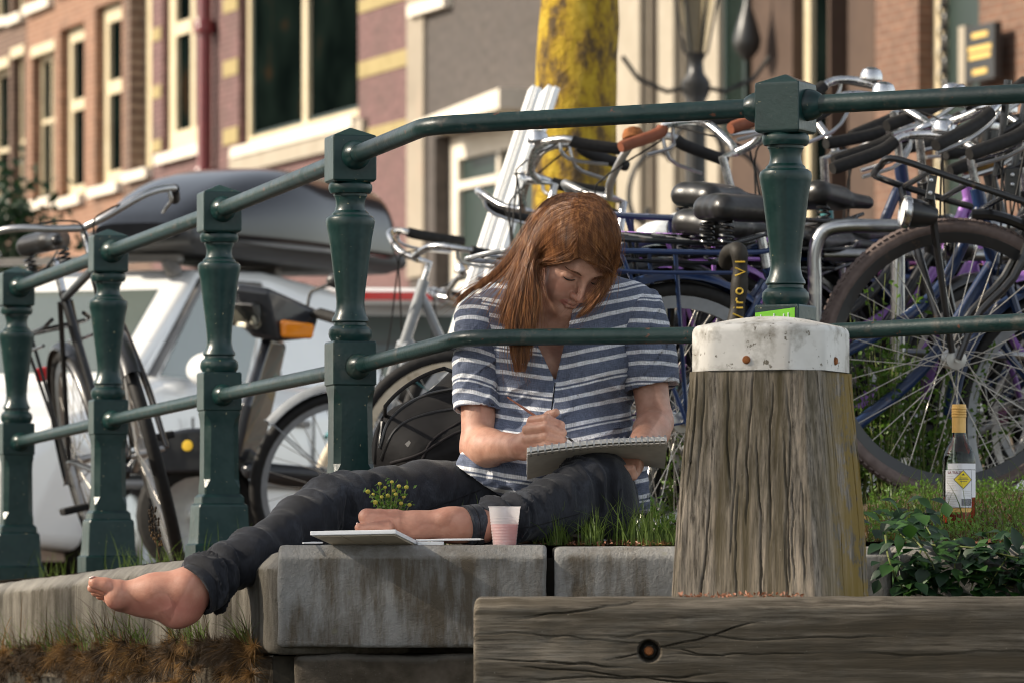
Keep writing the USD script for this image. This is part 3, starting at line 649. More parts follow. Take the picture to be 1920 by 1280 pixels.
def house(name, label, px0, px1, zt, material, openings=(), depth=9.0, zb=-1.2):
    h = thing(name, label, 'house', M=FM, group='houses in the row across the street')
    u0, u1 = f_u(px0), f_u(px1)
    poly = sbox(u0, zb, u1, zt); ops = []
    for o in openings:
        a, b = f_u(o['x'][0]), f_u(o['x'][1]); uc = (a + b) / 2
        t, bt = f_z(o['y'][0], uc), f_z(o['y'][1], uc); ops.append((a, b, bt, t)); poly = poly.difference(sbox(a, bt, b, t))
    w = extrude(poly, 0.32); v = np.array(w.vertices)[:, [0, 2, 1]]; define('wall', (v, w.faces[:, ::-1]), material, h, smooth=False)
    mb = MB(); mb.box(((u0 + u1) / 2, 0.33 + depth / 2, (zb + zt) / 2), (u1 - u0 - 0.02, depth, zt - zb - 0.02)); define('house_body', mb.tri(), 'black_iron' if False else 'plaster_brown', h, smooth=False)
    mb = MB(); c = (u0 + u1) / 2
    define('roof', (np.array([[u0, -0.25, zt], [u1, -0.25, zt], [u1, 4.8, zt + 3.6], [u0, 4.8, zt + 3.6], [u0, 9.4, zt], [u1, 9.4, zt]]), np.array([[0, 1, 2, 3], [3, 2, 5, 4], [0, 4, 5, 1], [0, 3, 4, 0], [1, 5, 2, 1]])), 'roof_tile', h, smooth=False)
    for (a, b, zb_, zt_), o in zip(ops, openings):
        r = o.get('recess', 0.15); fw = o.get('fw', 0.09); fm_ = o.get('frame', 'cream_paint'); fd = 0.08
        wn = group_under(o.get('kind', 'window'), h)
        mb = MB(); y = r + fd / 2
        e = 0.004
        mb.box((a + fw / 2 + e, y, (zb_ + zt_) / 2), (fw, fd, zt_ - zb_ - 2 * e)); mb.box((b - fw / 2 - e, y, (zb_ + zt_) / 2), (fw, fd, zt_ - zb_ - 2 * e))
        mb.box(((a + b) / 2, y, zt_ - fw / 2 - e), (b - a - 2 * fw - 2 * e, fd, fw)); mb.box(((a + b) / 2, y, zb_ + fw / 2 + e), (b - a - 2 * fw - 2 * e, fd, fw))
        vs = o.get('v', []); hs = o.get('h', [])
        for t in vs: mb.box((a + (b - a) * t, y - 0.003, (zb_ + zt_) / 2), (o.get('mw', fw * 0.8), fd - 0.006, zt_ - zb_ - 2 * fw - 0.01))
        for t in hs: mb.box(((a + b) / 2, y - 0.006, zt_ - (zt_ - zb_) * t), (b - a - 2 * fw - 0.01, fd - 0.012, o.get('mw', fw * 0.8)))
        define('frame', mb.tri(), fm_, wn, smooth=False)
        edges = [a + fw] + [a + (b - a) * t for t in vs] + [b - fw]
        for q in range(len(edges) - 1):
            mb = MB(); g0, g1 = edges[q], edges[q + 1]; pm = o.get('pane', 'window_glass')
            mb.box(((g0 + g1) / 2, r + fd - 0.012, (zb_ + zt_) / 2), (g1 - g0 - 0.004, 0.01, zt_ - zb_ - 2 * fw - 0.02)); define('pane' if pm == 'window_glass' else 'panel', mb.tri(), pm, wn, smooth=False)
            if o.get('inner'):
                im, iw = o['inner'], 0.05; mb = MB(); z0_, z1_ = zb_ + fw + 0.01, zt_ - fw - 0.01; k0, k1 = g0 + 0.05, g1 - 0.05
                for xx in (k0, k1): mb.box((xx, r + fd - 0.035, (z0_ + z1_) / 2), (iw, 0.03, z1_ - z0_))
                for z_ in (z0_ + iw / 2, z1_ - iw / 2): mb.box(((k0 + k1) / 2, r + fd - 0.035, z_), (k1 - k0 - iw, 0.03, iw))
                define('sash', mb.tri(), im, wn, smooth=False)
        if o.get('sill', True):
            mb = MB(); mb.box(((a + b) / 2, (r - 0.12) / 2, zb_ - 0.055), (b - a + 0.12, r + 0.12, 0.15)); define('sill', mb.tri(), o.get('sillm', 'sill_white'), wn, smooth=False)
        if o.get('lintel'):
            mb = MB(); mb.box(((a + b) / 2, 0.03, zt_ + 0.075), (b - a + 0.04, 0.10, 0.16)); define('lintel', mb.tri(), 'cream_paint', wn, smooth=False)
    return h
def strip(h, name, x0, x1, y0, y1, material, proud=0.03, at=None):
    u0, u1 = f_u(x0), f_u(x1); uc = (u0 + u1) / 2; z1, z0 = f_z(y0, uc), f_z(y1, uc)
    mb = MB(); mb.box((uc, -proud / 2 + 0.003, (z0 + z1) / 2), (u1 - u0, proud, z1 - z0)); return define(name, mb.tri(), material, h, smooth=False)

O = lambda x0, x1, y0, y1, **k: dict(x=(x0, x1), y=(y0, y1), **k)
h1 = house('brick_house', 'dark brown brick house at the far left end of the row', -420, 49, 15, 'brick_dark',
           [O(-22, 17, 130, 402, lintel=True, h=[0.55]), O(22, 49 - 3, 105, 392, lintel=True, h=[0.55]), O(-20, 18, -280, 40), O(22, 46, -290, 30), O(-110, -60, 180, 440), O(-220, -150, 240, 480)])
h2 = house('brick_house', 'sunlit orange brick house with tall cream sash windows and white sills', 50, 232, 16, 'brick_orange',
           [O(60, 103, 100, 376, v=[0.5], h=[0.45], lintel=True), O(112, 158, 48, 372, fw=0.22, h=[0.45]), O(178, 228, 5, 350, fw=0.26, h=[0.45]), O(56, 100, -330, 6), O(112, 158, -380, -30)])
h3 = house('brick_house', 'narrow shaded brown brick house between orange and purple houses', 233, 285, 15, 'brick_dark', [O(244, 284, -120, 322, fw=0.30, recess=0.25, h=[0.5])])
h4 = house('brick_house', 'purplish red brick house with cream stone bands and large bay window', 286, 768, 16, 'brick_purple',
           [O(305, 392, -120, 282, fw=0.34, v=[0.52], h=[0.41], mw=0.2, recess=0.1), O(448, 672, -260, 252, fw=0.16, v=[0.5], mw=0.20, recess=0.12, inner='door_green')])
for x0, x1, y0, y1 in ((287, 303, 52, 76), (287, 303, 160, 184), (287, 303, 262, 284), (420, 447, 112, 142), (420, 447, -6, 22), (420, 447, 240, 270), (674, 767, 104, 135), (674, 767, -14, 11), (674, 767, 234, 262)):
    strip(h4, 'stone_band', x0, x1, y0, y1, 'band_olive', 0.02)
strip(h4, 'sill_course', 440, 690, 256, 300, 'beige_paint', 0.09)
u = f_u(403); mb = MB(); z0, z1 = -1.1, 14.0
mb.tube([[u, -0.16, z0], [u, -0.16, z1]], 0.105, 14)
for zc_ in (f_z(52, u), f_z(-160, u), f_z(330, u), 2.2, 11.5): mb.lathe([(0.10, -0.10), (0.15, -0.10), (0.165, -0.02), (0.15, 0.03), (0.165, 0.06), (0.15, 0.10), (0.10, 0.10)], (u, -0.16, zc_), (0, 0, 1), 14)
define('drainpipe', mb.tri(), 'pipe_red', h4)
h5 = house('brick_house', 'grey brick house with cream framed green door beside the tree', 769, 1156, 15, 'brick_grey',
           [O(815, 1000, 235, 560, fw=0.30, v=[0.5], mw=0.10, h=[0.3], recess=0.2, pane='door_green', frame='sill_white', kind='door', sill=False), O(782, 845, -260, 4, frame='sill_white'), O(880, 940, -320, -60, frame='sill_white')])
strip(h5, 'pilaster', 769, 800, -400, 520, 'plaster_beige', 0.05)
u0, u1 = f_u(838), f_u(1002)
cz = lambda py, px: f_z(py, f_u(px))
mb = MB(); b = 0.12
pts = [[u0, -0.45, cz(232, 838)], [u1, -0.45, cz(168, 1000)], [u1, -0.45, cz(205, 1000)], [u0, -0.45, cz(252, 838)]]
pts2 = [[p[0], 0.02, p[2]] for p in pts]
mb.add(np.array(pts + pts2), np.array([[0, 3, 2, 1], [4, 5, 6, 7], [0, 1, 5, 4], [1, 2, 6, 5], [2, 3, 7, 6], [3, 0, 4, 7]])); define('door_canopy', mb.tri(), 'sill_white', h5, smooth=False)
h6 = house('townhouse', 'pale beige plastered townhouse with broad pilasters behind the lantern', 1157, 1368, 15, 'plaster_beige',
           [O(1218, 1246, -200, 430, recess=0.3, fw=0.05, frame='beige_paint', sill=False), O(1282, 1330, -200, 430, recess=0.2, frame='beige_paint', fw=0.08, sill=False)])
strip(h6, 'pilaster', 1160, 1214, -300, 436, 'beige_paint', 0.10); strip(h6, 'pilaster', 1249, 1278, -300, 436, 'beige_paint', 0.10); strip(h6, 'pilaster', 1334, 1362, -300, 436, 'beige_paint', 0.10)
strip(h6, 'dark_plinth', 1157, 1368, 438, 1200, 'dark_plinth', 0.25)
h7 = house('townhouse', 'brown plastered house with cream window frame above the bicycles', 1369, 1640, 15, 'plaster_brown',
           [O(1486, 1552, -260, 470, fw=0.17, frame='cream_paint', recess=0.12, sill=False), O(1556, 1590, -260, 470, fw=0.03, frame='door_green', recess=0.3, sill=False)])
u0, u1 = f_u(1368), f_u(1408); uc = (u0 + u1) / 2
mb = MB(); nsl = 26; zA, zB = f_z(-60, uc), f_z(250, uc)
mb.box((u0 + 0.02, -0.04, (zA + zB) / 2), (0.05, 0.06, zA - zB)); mb.box((u1 - 0.02, -0.04, (zA + zB) / 2), (0.05, 0.06, zA - zB))
for k in range(nsl): mb.box((uc, -0.04, zB + (k + 0.5) * (zA - zB) / nsl), (u1 - u0 - 0.1, 0.035, (zA - zB) / nsl * 0.62), rot=rotx(0.5))
define('shutter', mb.tri(), 'door_green', h7, smooth=False)
h8 = house('brick_house', 'orange brick house on the right with dark doorway and menu board', 1641, 2350, 15, 'brick_right',
           [O(1722, 1836, -260, 560, fw=0.20, frame='cream_paint', recess=0.16, kind='door', pane='door_green', sill=False), O(1960, 2040, -200, 500, fw=0.1)])
# plain houses across the canal, behind and left of the camera, that close off the low sky
def far_house(label, x, y, w, dpt, hh, rz, m):
    h = thing('canal_house', label, 'house', (x, y, -0.6), rz, group='houses on the other bank of the canal')
    define('wall', MB().box((0, 0, hh / 2), (w, dpt, hh)).tri(), m, h, smooth=False)
    define('roof', hull_pts([[-w / 2, -dpt / 2, hh], [w / 2, -dpt / 2, hh], [-w / 2, dpt / 2, hh], [w / 2, dpt / 2, hh], [-w / 2, 0, hh + 3], [w / 2, 0, hh + 3]], 0.05), 'roof_tile', h, smooth=False)
    for a in range(3):
        for st_ in range(3): define('window', MB().box((-w / 2 + w * (a + 0.5) / 3, -dpt / 2 - 0.01, 2.0 + 3.4 * st_), (1.1, 0.06, 1.9)).tri(), 'window_glass', h, smooth=False)
for k in range(5): far_house('brick house on the left bank of the canal, number %s counted away from the photographer' % ['one', 'two', 'three', 'four', 'five'][k], -36, -8 + 11 * k, 10.6, 9, 9.5 + (k * 23 % 4) * 0.5, PI / 2, ['brick_dark', 'brick_orange', 'brick_grey'][k % 3])
strip(h7, 'dark_plinth', 1369, 1640, 500, 1200, 'dark_plinth', 0.25); strip(h8, 'dark_plinth', 1842, 2340, 560, 1200, 'dark_plinth', 0.25); strip(h8, 'dark_plinth', 1641, 1720, 560, 1200, 'dark_plinth', 0.25)  # dark bands added on the lower walls to deepen the gaps behind the bicycles
# lantern, chain and sign in front of the houses
lm = W(1305, 100, 30.0)
lamp = thing('street_lantern', 'old black street lantern with scrolled bracket above the bicycles', 'street lamp', (lm[0], 30.0, -0.4))
zt = lm[2] + 0.4
mb = MB(); mb.lathe([(0.16, 0.0), (0.16, 0.3), (0.11, 0.36), (0.10, 1.0), (0.075, 1.1), (0.06, zt - 0.30), (0.085, zt - 0.25), (0.09, zt - 0.18), (0.05, zt - 0.12), (0.045, zt - 0.05), (0.07, zt)], n=16); define('pole', mb.tri(), 'black_iron', lamp)
mb = MB()
for a in range(6):
    th = a * PI / 3; c, s = math.cos(th), math.sin(th); mb.tube([[0.07 * c, 0.07 * s, zt], [0.15 * c, 0.15 * s, zt + 0.42]], 0.010, 6)
mb.lathe([(0.17, zt + 0.42), (0.19, zt + 0.44), (0.12, zt + 0.56), (0.04, zt + 0.62), (0.03, zt + 0.72), (0.0, zt + 0.74)], n=6); define('lantern_frame', mb.tri(), 'black_iron', lamp)
mat('lamp_glass', {'g': ('glossy_bsdf', {'roughness': 0.1, 'color': (0.9, 0.9, 0.9)}), 't': ('transparent_bsdf', {'color': (0.85, 0.83, 0.75)}), 'f': ('layer_weight', {'blend': 0.3}), 'm': ('mix_closure', {})},
    [('f.fresnel', 'm.fac'), ('t.BSDF', 'm.closure1'), ('g.BSDF', 'm.closure2')], surface='m.closure')
mb = MB(); mb.lathe([(0.066, zt + 0.005), (0.142, zt + 0.41)], n=6); define('lamp_pane', mb.tri(), 'lamp_glass', lamp, smooth=False)
mb = MB()
for sg in (-1, 1):
    sp = [[sg * (0.06 + 0.30 * t + 0.10 * math.sin(t * 9) * t), 0, zt - 0.45 - 0.40 * t + 0.16 * math.cos(t * 9) * t] for t in np.linspace(0, 1.2, 40)]; mb.tube(sp, 0.018, 6)
    mb.tube([[0, 0, zt - 0.20], [sg * 0.18, 0, zt - 0.24], [sg * 0.36, 0, zt - 0.16], [sg * 0.46, 0, zt - 0.02]], 0.016, 6)
define('scroll_bracket', mb.tri(), 'black_iron', lamp)
orn = thing('hanging_ornament', 'black teardrop shaped lantern hanging on the brown house wall', 'lantern', M=FM)
u = f_u(1442); z0 = f_z(118, u); z1 = f_z(-10, u); hh = z1 - z0
define('drop', MB().lathe([(0.001, 0), (0.05, hh * .04), (0.13, hh * .18), (0.15, hh * .32), (0.11, hh * .55), (0.05, hh * .8), (0.02, hh)], (u, -0.25, z0), (0, 0, 1), 16).tri(), 'black_iron', orn)
define('hook', MB().tube([[u, 0.0, z1 + 0.1], [u, -0.25, z1 + 0.1], [u, -0.25, z1 - 0.02]], 0.015, 6).tri(), 'black_iron', orn)
chain = thing('chain', 'heavy dark chain hanging beside the doorway of the right house', 'chain', M=FM)
u = f_u(1822); mb = MB(); zc_ = f_z(-60, u); k = 0
while zc_ > f_z(330, u):
    th = 0 if k % 2 else PI / 2; ringp = [[u + 0.045 * math.cos(a) * math.cos(th), -0.30 + 0.045 * math.cos(a) * math.sin(th), zc_ + 0.075 * math.sin(a)] for a in np.linspace(0, 2 * PI, 12, endpoint=False)]
    define('link', MB().tube(ringp, 0.017, 6, closed=True).tri(), 'black_iron', chain); zc_ -= 0.105; k += 1
sg = thing('menu_board', 'dark framed menu board on the brick wall at far right', 'sign', M=FM)
u0, u1 = f_u(1846), f_u(1900); uc = (u0 + u1) / 2; za, zb_ = f_z(48, uc), f_z(152, uc)
define('board', MB().box((uc, -0.16, (za + zb_) / 2), (u1 - u0, 0.08, za - zb_)).tri(), 'black_iron', sg, smooth=False)
mk('sign_yellow', (0.55, 0.36, 0.08), (0.6, 0.42, 0.12), rough=0.5)
for k, (w_, yy) in enumerate(((0.55, 0.18), (0.8, 0.42), (0.75, 0.56), (0.5, 0.84))):
    define('text_line', MB().box((uc, -0.203, za - (za - zb_) * yy), ((u1 - u0) * w_, 0.004, 0.05)).tri(), 'sign_yellow', sg, smooth=False)
define('frame_edge', MB().box((u0 - 0.08, -0.16, (za + zb_) / 2), (0.14, 0.09, za - zb_ + 0.05)).tri(), 'beige_paint', sg, smooth=False)

# ================================================================== trees
mat('lichen_bark', {'g': ('geometry', {}), 'm': ('mapping', {'scale': (1, 1, 0.55)}), 'n': ('noise_texture', {'scale': 15.0, 'detail': 8.0, 'roughness': 0.68}), 'r': ('rgb_ramp', {'ramp': [(0.30, (0.03, 0.02, 0.012)), (0.42, (0.10, 0.06, 0.018)), (0.49, (0.28, 0.17, 0.012)), (0.56, (0.42, 0.28, 0.012)), (0.70, (0.55, 0.39, 0.04))]}),
                    'n2': ('noise_texture', {'scale': 40.0, 'detail': 5.0, 'roughness': 0.7}), 'b': ('bump', {'strength': 1.0, 'distance': 0.02}), 'p': ('principled_bsdf', {'roughness': 0.9})},
    [('g.position', 'm.vector'), ('m.vector', 'n.vector'), ('n.fac', 'r.fac'), ('r.color', 'p.base_color'), ('g.position', 'n2.vector'), ('n2.fac', 'b.height'), ('b.normal', 'p.normal')])
mk('bark', (0.05, 0.04, 0.03), (0.12, 0.10, 0.075), rough=0.9, scale=14, stretch=(1, 1, 0.3), bump=0.8)
def leaf_mat(name, c1, c2, trans=0.35, rough=0.5):
    mat(name, {'g': ('geometry', {}), 'r': ('rgb_ramp', {'ramp': [(0.0, c1), (1.0, c2)]}), 'p': ('principled_bsdf', {'roughness': rough}), 't': ('translucent_bsdf', {}), 'm': ('mix_closure', {'fac': trans})},
        [('g.random_per_island', 'r.fac'), ('r.color', 'p.base_color'), ('r.color', 't.color'), ('p.BSDF', 'm.closure1'), ('t.BSDF', 'm.closure2')], surface='m.closure')
leaf_mat('leaf', (0.03, 0.075, 0.012), (0.09, 0.15, 0.03))
leaf_mat('leaf_dark', (0.008, 0.032, 0.008), (0.03, 0.085, 0.016), 0.2)
leaf_mat('leaf_mid', (0.03, 0.085, 0.014), (0.05, 0.12, 0.02), 0.3)
leaf_mat('grass_blade', (0.09, 0.14, 0.025), (0.46, 0.42, 0.14), 0.35)
mat('grass_dry', {'g': ('geometry', {}), 'n': ('noise_texture', {'scale': 9.0, 'detail': 4.0}), 'a': ('math', {'math_type': 'multiply_add', 'value2': 0.35, 'value3': -0.17}), 's': ('math', {'math_type': 'add'}), 'r': ('rgb_ramp', {'ramp': [(0.30, (0.035, 0.020, 0.008)), (0.44, (0.20, 0.105, 0.03)), (0.56, (0.42, 0.25, 0.09)), (0.72, (0.62, 0.46, 0.24))]}), 'p': ('principled_bsdf', {'roughness': 0.8}), 't': ('translucent_bsdf', {}), 'm': ('mix_closure', {'fac': 0.25})},
    [('g.position', 'n.vector'), ('g.random_per_island', 'a.value1'), ('n.fac', 's.value1'), ('a.value', 's.value2'), ('s.value', 'r.fac'), ('r.color', 'p.base_color'), ('r.color', 't.color'), ('p.BSDF', 'm.closure1'), ('t.BSDF', 'm.closure2')], surface='m.closure')
leaf_mat('weed_leaf', (0.10, 0.20, 0.025), (0.30, 0.42, 0.07), 0.45)

def leaves(points, size, g, fold=0.25):
    """Small folded leaves at the points with random orientation: vertices, faces."""
    n = len(points); d = g.normal(size=(n, 3)); d /= np.linalg.norm(d, axis=1, keepdims=True)
    e = np.cross(d, g.normal(size=(n, 3))); e /= np.linalg.norm(e, axis=1, keepdims=True); h = np.cross(d, e)
    s = size * g.uniform(0.6, 1.3, (n, 1))
    v = np.stack([points, points + d * s * 0.5 + e * s * 0.28 + h * s * fold * 0.4, points + d * s, points + d * s * 0.5 - e * s * 0.28 + h * s * fold * 0.4], 1).reshape(-1, 3)
    i = np.arange(n)[:, None] * 4
    return v, np.vstack([np.hstack([i, i + 1, i + 2]), np.hstack([i, i + 2, i + 3])])
def tree(name, label, base, h, r0, crown_c, crown_r, nleaf, lsize, bark, leafm, seed, clumps=40, lean=(0, 0), low=2.2):
    g = np.random.default_rng(seed); t = thing(name, label, 'tree', base)
    tp = np.array([[lean[0] * s ** 1.5 + 0.03 * math.sin(s * 7 + seed), lean[1] * s ** 1.5 + 0.03 * math.cos(s * 5), -0.2 + s * h] for s in np.linspace(0, 1, 60)])
    rr = r0 * (1.0 - 0.55 * np.linspace(0, 1, 60) ** 1.2) * (1 + 0.35 * np.exp(-np.linspace(0, 1, 60) * 26))
    v, f = tube(tp, rr, 40)
    if low is not None:
        c = np.repeat(tp, 40, 0); c = np.vstack([c, tp[0], tp[-1]]); d = v - c; n3 = meshkit.fbm(v * np.array([11, 11, 5]) + seed, 4) - 0.5
        v = c + d * (1 + 0.22 * n3[:, None])
    mb = MB().add(v, f); ends = []
    for k in range(11):
        s = g.uniform(0.5, 0.98); p0 = np.array([np.interp(s, np.linspace(0, 1, 60), tp[:, q]) for q in range(3)]); a = g.uniform(0, 2 * PI); L = g.uniform(0.45, 0.95) * crown_r[0]
        p2 = p0 + np.array([math.cos(a) * L, math.sin(a) * L, g.uniform(0.2, 0.9) * crown_r[2]]); p1 = (p0 + p2) / 2 + [0, 0, 0.25 * L]
        pts = curve([p0, p1, p2], 9); mb.tube(pts, np.linspace(r0 * 0.32, r0 * 0.06, 9), 7); ends += [pts[5], p2]
    define('trunk', mb.tri(), bark, t, smooth=True)
    cc = np.asarray(crown_c) - np.array([0, 0, 0])
    C = g.normal(size=(clumps, 3)); C /= np.linalg.norm(C, axis=1, keepdims=True); C = cc + C * np.asarray(crown_r) * g.uniform(0.35, 0.95, (clumps, 1)) ** 0.6
    C = np.vstack([C, np.array(ends)])
    w = g.integers(0, len(C), nleaf); pts = C[w] + g.normal(size=(nleaf, 3)) * np.asarray(crown_r) * 0.17
    define('crown', leaves(pts, lsize, g), leafm, t, smooth=False)
    return t
tb = W(1082, 0, 17.0)
tree('elm_tree', 'tree trunk covered in yellow lichen behind the bicycles', (tb[0], 17.0, -0.15), 6.5, 0.165, (0.3, 0, 6.6), (2.6, 2.6, 1.7), 7000, 0.16, 'lichen_bark', 'leaf', 3, lean=(0.15, 0.1))
tree('added_shade_tree', 'unseen leafy tree added across the canal to shade the foreground', (-17.2, 7.6, -0.6), 10, 0.30, (0, 0, 11.2), (4.3, 3.0, 4.2), 3600, 0.20, 'bark', 'leaf', 8, clumps=60, low=None)  # out of view; added and thinned to filter the sun over the foreground
define('far_quay', MB().box((-36, 40, -1.3), (34, 260, 1.5)).tri(), 'granite', kind='structure', smooth=False)

# ================================================================== parked cars
mk('car_white', (0.74, 0.74, 0.73), (0.78, 0.78, 0.77), rough=0.25, scale=2, coat=0.6)
mk('car_trim', (0.10, 0.095, 0.09), (0.16, 0.15, 0.14), rough=0.4, scale=9)
mk('tyre', (0.009, 0.0085, 0.008), (0.018, 0.017, 0.016), rough=0.75, scale=60)
mk('red_lens', (0.45, 0.01, 0.012), (0.5, 0.02, 0.02), rough=0.12, coat=0.6)
mk('box_gloss', (0.004, 0.0045, 0.006), (0.006, 0.007, 0.009), rough=0.16, coat=0.3, spec=0.45)
mk('box_grey', (0.03, 0.03, 0.031), (0.04, 0.04, 0.04), rough=0.5)
mat('car_glass', {'p': ('principled_bsdf', {'base_color': (0.10, 0.12, 0.11), 'roughness': 0.05, 'coat_weight': 0.5})}, [])
def mirror(P): P = np.asarray(P, float); return np.vstack([P, P * [1, -1, 1]])
def make_car(label, loc, fdir, zs=1.0, rear=False):
    M = np.eye(4); f = np.array([*fdir, 0.0]); f /= np.linalg.norm(f); M[:3, 0] = f; M[:3, 1] = [-f[1], f[0], 0]; M[:3, 2] = [0, 0, zs]; M[:3, 3] = loc
    c = thing('parked_car', label, 'car', M=M)
    low = hull_pts(mirror([[1.88, 0.62, 0.36], [1.92, 0.60, 0.56], [1.70, 0.70, 0.70], [0.95, 0.74, 0.88], [-1.86, 0.68, 0.36], [-1.90, 0.68, 0.62], [-1.80, 0.70, 0.90], [1.2, 0.77, 0.5], [-1.2, 0.77, 0.5], [0, 0.78, 0.78], [1.0, 0.76, 0.30], [-1.3, 0.76, 0.30]]), 0.08)
    cut = [m3.Manifold.cylinder(3, 0.36, 0.36, 40).rotate([90, 0, 0]).translate([x, 1.5 + (0.62 if False else 0), 0.31]) for x in (1.22, -1.22)]
    lm_ = m3.Manifold(m3.Mesh(np.asarray(low.vertices, np.float32), np.asarray(low.faces, np.uint32)))
    for x in (1.22, -1.22):
        for sy in (1, -1): lm_ = lm_ - m3.Manifold.cylinder(0.30, 0.35, 0.35, 40).rotate([90, 0, 0]).translate([x, 0.15 + sy * 0.75, 0.31])
    gh = hull_pts(mirror([[1.02, 0.66, 0.90], [-1.74, 0.64, 0.90], [0.18, 0.56, 1.37], [-0.5, 0.56, 1.40], [-1.38, 0.54, 1.36]]), 0.06)
    gm = m3.Manifold(m3.Mesh(np.asarray(gh.vertices, np.float32), np.asarray(gh.faces, np.uint32)))
    define('body', meshkit.arrays(lm_ + gm)[:2], 'car_white', c, smooth=40)
    # panes lie 4 mm proud of the cabin: projected outwards from the hull's planes
    def pane(name, poly, outward):
        hull = gh; o = np.asarray(outward, float); pts = []
        for p in poly:
            p = np.asarray(p, float); loc_, ri, ti = hull.ray.intersects_location([p + o * 3], [-o]); q = loc_[np.argmax(loc_ @ o)] if len(loc_) else p; pts.append(q)
        pts = np.array(pts); n = len(pts); v = np.vstack([pts + o * 0.006, pts - o * 0.004]); c_ = np.vstack([v, v[:n].mean(0), v[n:].mean(0)]); i = np.arange(n); j = (i + 1) % n
        f_ = np.vstack([np.stack([i, j, np.full(n, 2 * n)], 1), np.stack([j + n, i + n, np.full(n, 2 * n + 1)], 1), np.stack([i, i + n, j + n], 1), np.stack([i, j + n, j], 1)])
        t_ = trimesh.Trimesh(c_, f_, process=False)
        define(name, (c_, f_), 'car_glass', c, smooth=False)
    for sy in (1, -1):
        o = np.array([0, sy, 0.0])
        pane('side_window', [[0.78, 0, 0.97], [0.24, 0, 1.33], [-0.33, 0, 1.35], [-0.33, 0, 0.97]], o); (pane('side_window', [[-0.42, 0, 0.97], [-0.42, 0, 1.35], [-1.25, 0, 1.31], [-1.5, 0, 0.97]], o) if rear else None)
        define('window_trim', MB().tube([[0.90, sy * 0.715, 0.945], [0.2, sy * 0.622, 1.375], [-0.40, sy * 0.612, 1.39], [-0.40, sy * 0.715, 0.945]], 0.022, 6).tri(), 'car_trim', c)
        mbm = MB(); mbm.sphere((0.72, sy * 0.90, 0.99), 0.10, 2, (0.7, 1.0, 0.75)); define('side_mirror', mbm.tri(), 'car_white', c)
        define('headlight', MB().sphere((1.88, sy * 0.55, 0.60), 0.13, 2, (0.7, 1.0, 0.6)).tri(), 'lamp_glass', c)
        define('tail_light', MB().sphere((-1.90, sy * 0.64, 0.80), 0.13, 2, (0.6, 0.9, 1.1)).tri(), 'red_lens', c)
        define('door_handle', MB().box((-0.30, sy * 0.855, 0.80), (0.16, 0.03, 0.03), bevel=0.01).tri(), 'car_trim', c); define('side_strip', MB().tube([[1.5, sy * 0.855, 0.52], [0, sy * 0.866, 0.54], [-1.5, sy * 0.855, 0.52]], 0.02, 6).tri(), 'car_trim', c); define('door_seam', MB().tube([[-0.42, sy * 0.862, 0.42], [-0.42, sy * 0.862, 0.86]], 0.006, 5).tri(), 'car_trim', c)
        define('door_seam', MB().tube([[0.78, sy * 0.858, 0.42], [0.80, sy * 0.862, 0.80]], 0.006, 5).tri(), 'car_trim', c)
    pane('windscreen', [[0, 0.60, 0.98], [0, 0.50, 1.34], [0, -0.50, 1.34], [0, -0.60, 0.98]], np.array([1.0, 0, 0])); pane('rear_window', [[0, 0.54, 1.00], [0, 0.48, 1.31], [0, -0.48, 1.31], [0, -0.54, 1.00]], np.array([-1.0, 0, 0]))
    for x in (1.22, -1.22):
        for sy in (1, -1):
            w_ = define('wheel', MB().lathe([(0.20, -0.09), (0.30, -0.10), (0.315, -0.06), (0.315, 0.06), (0.30, 0.10), (0.20, 0.09)], (x, sy * 0.74, 0.315), (0, sy, 0), 28).tri(), 'tyre', c)
            define('rim', MB().lathe([(0.0, 0.06), (0.05, 0.065), (0.17, 0.05), (0.20, 0.085), (0.205, 0.0)], (x, sy * 0.74, 0.315), (0, sy, 0), 20).tri(), 'bare_metal', w_)
    if rear:
        define('spoiler', hull_pts(mirror([[-1.30, 0.52, 1.40], [-1.62, 0.50, 1.385]]), 0.035), 'car_white', c); define('brake_light', MB().box((-1.665, -0.05, 1.385), (0.02, 0.75, 0.035)).tri(), 'red_lens', c)
    else:
        rb_ = thing('roof_box', 'glossy dark roof box on top of the white car', 'roof box', M=M)
        NX, NA = 44, 40; xs_ = np.linspace(-1.62, 0.42, NX); vb = []
        for xx in xs_:
            q = (xx + 1.62) / 2.04; e0 = min(1.0, q / 0.10, 1.0); e1 = min(1.0, (1 - q) / 0.55); rr = math.sqrt(max(1 - (1 - e0) ** 2, 0.02)); wq = 0.40 * rr * (0.45 + 0.55 * math.sin(e1 * PI / 2)); hq = (0.03 + 0.30 * math.sin(e1 * PI / 2) ** 0.8) * rr * (0.93 + 0.07 * math.sin(q * PI))
            for a_ in np.linspace(0, 2 * PI, NA, endpoint=False):
                ca_, sa_ = math.cos(a_), math.sin(a_); y_ = wq * np.sign(ca_) * abs(ca_) ** 0.55; z_ = np.sign(sa_) * abs(sa_) ** 0.7; vb.append([xx, 0.42 + y_, 1.585 + (hq * z_ if z_ > 0 else 0.05 * rr * z_)])
        ii = np.arange(NX - 1)[:, None] * NA; jj_ = np.arange(NA)[None]; fb_ = np.stack([ii + jj_, ii + NA + jj_, ii + NA + (jj_ + 1) % NA, ii + (jj_ + 1) % NA], -1).reshape(-1, 4); fb_ = np.vstack([fb_[:, [0, 1, 2]], fb_[:, [0, 2, 3]]])
        vb = np.array(vb + [[xs_[0], 0.42, 1.585], [xs_[-1], 0.42, 1.585]]); e_ = np.arange(NA); fb_ = np.vstack([fb_, np.stack([np.full(NA, NX * NA), e_, (e_ + 1) % NA], 1), np.stack([np.full(NA, NX * NA + 1), (NX - 1) * NA + (e_ + 1) % NA, (NX - 1) * NA + e_], 1)])
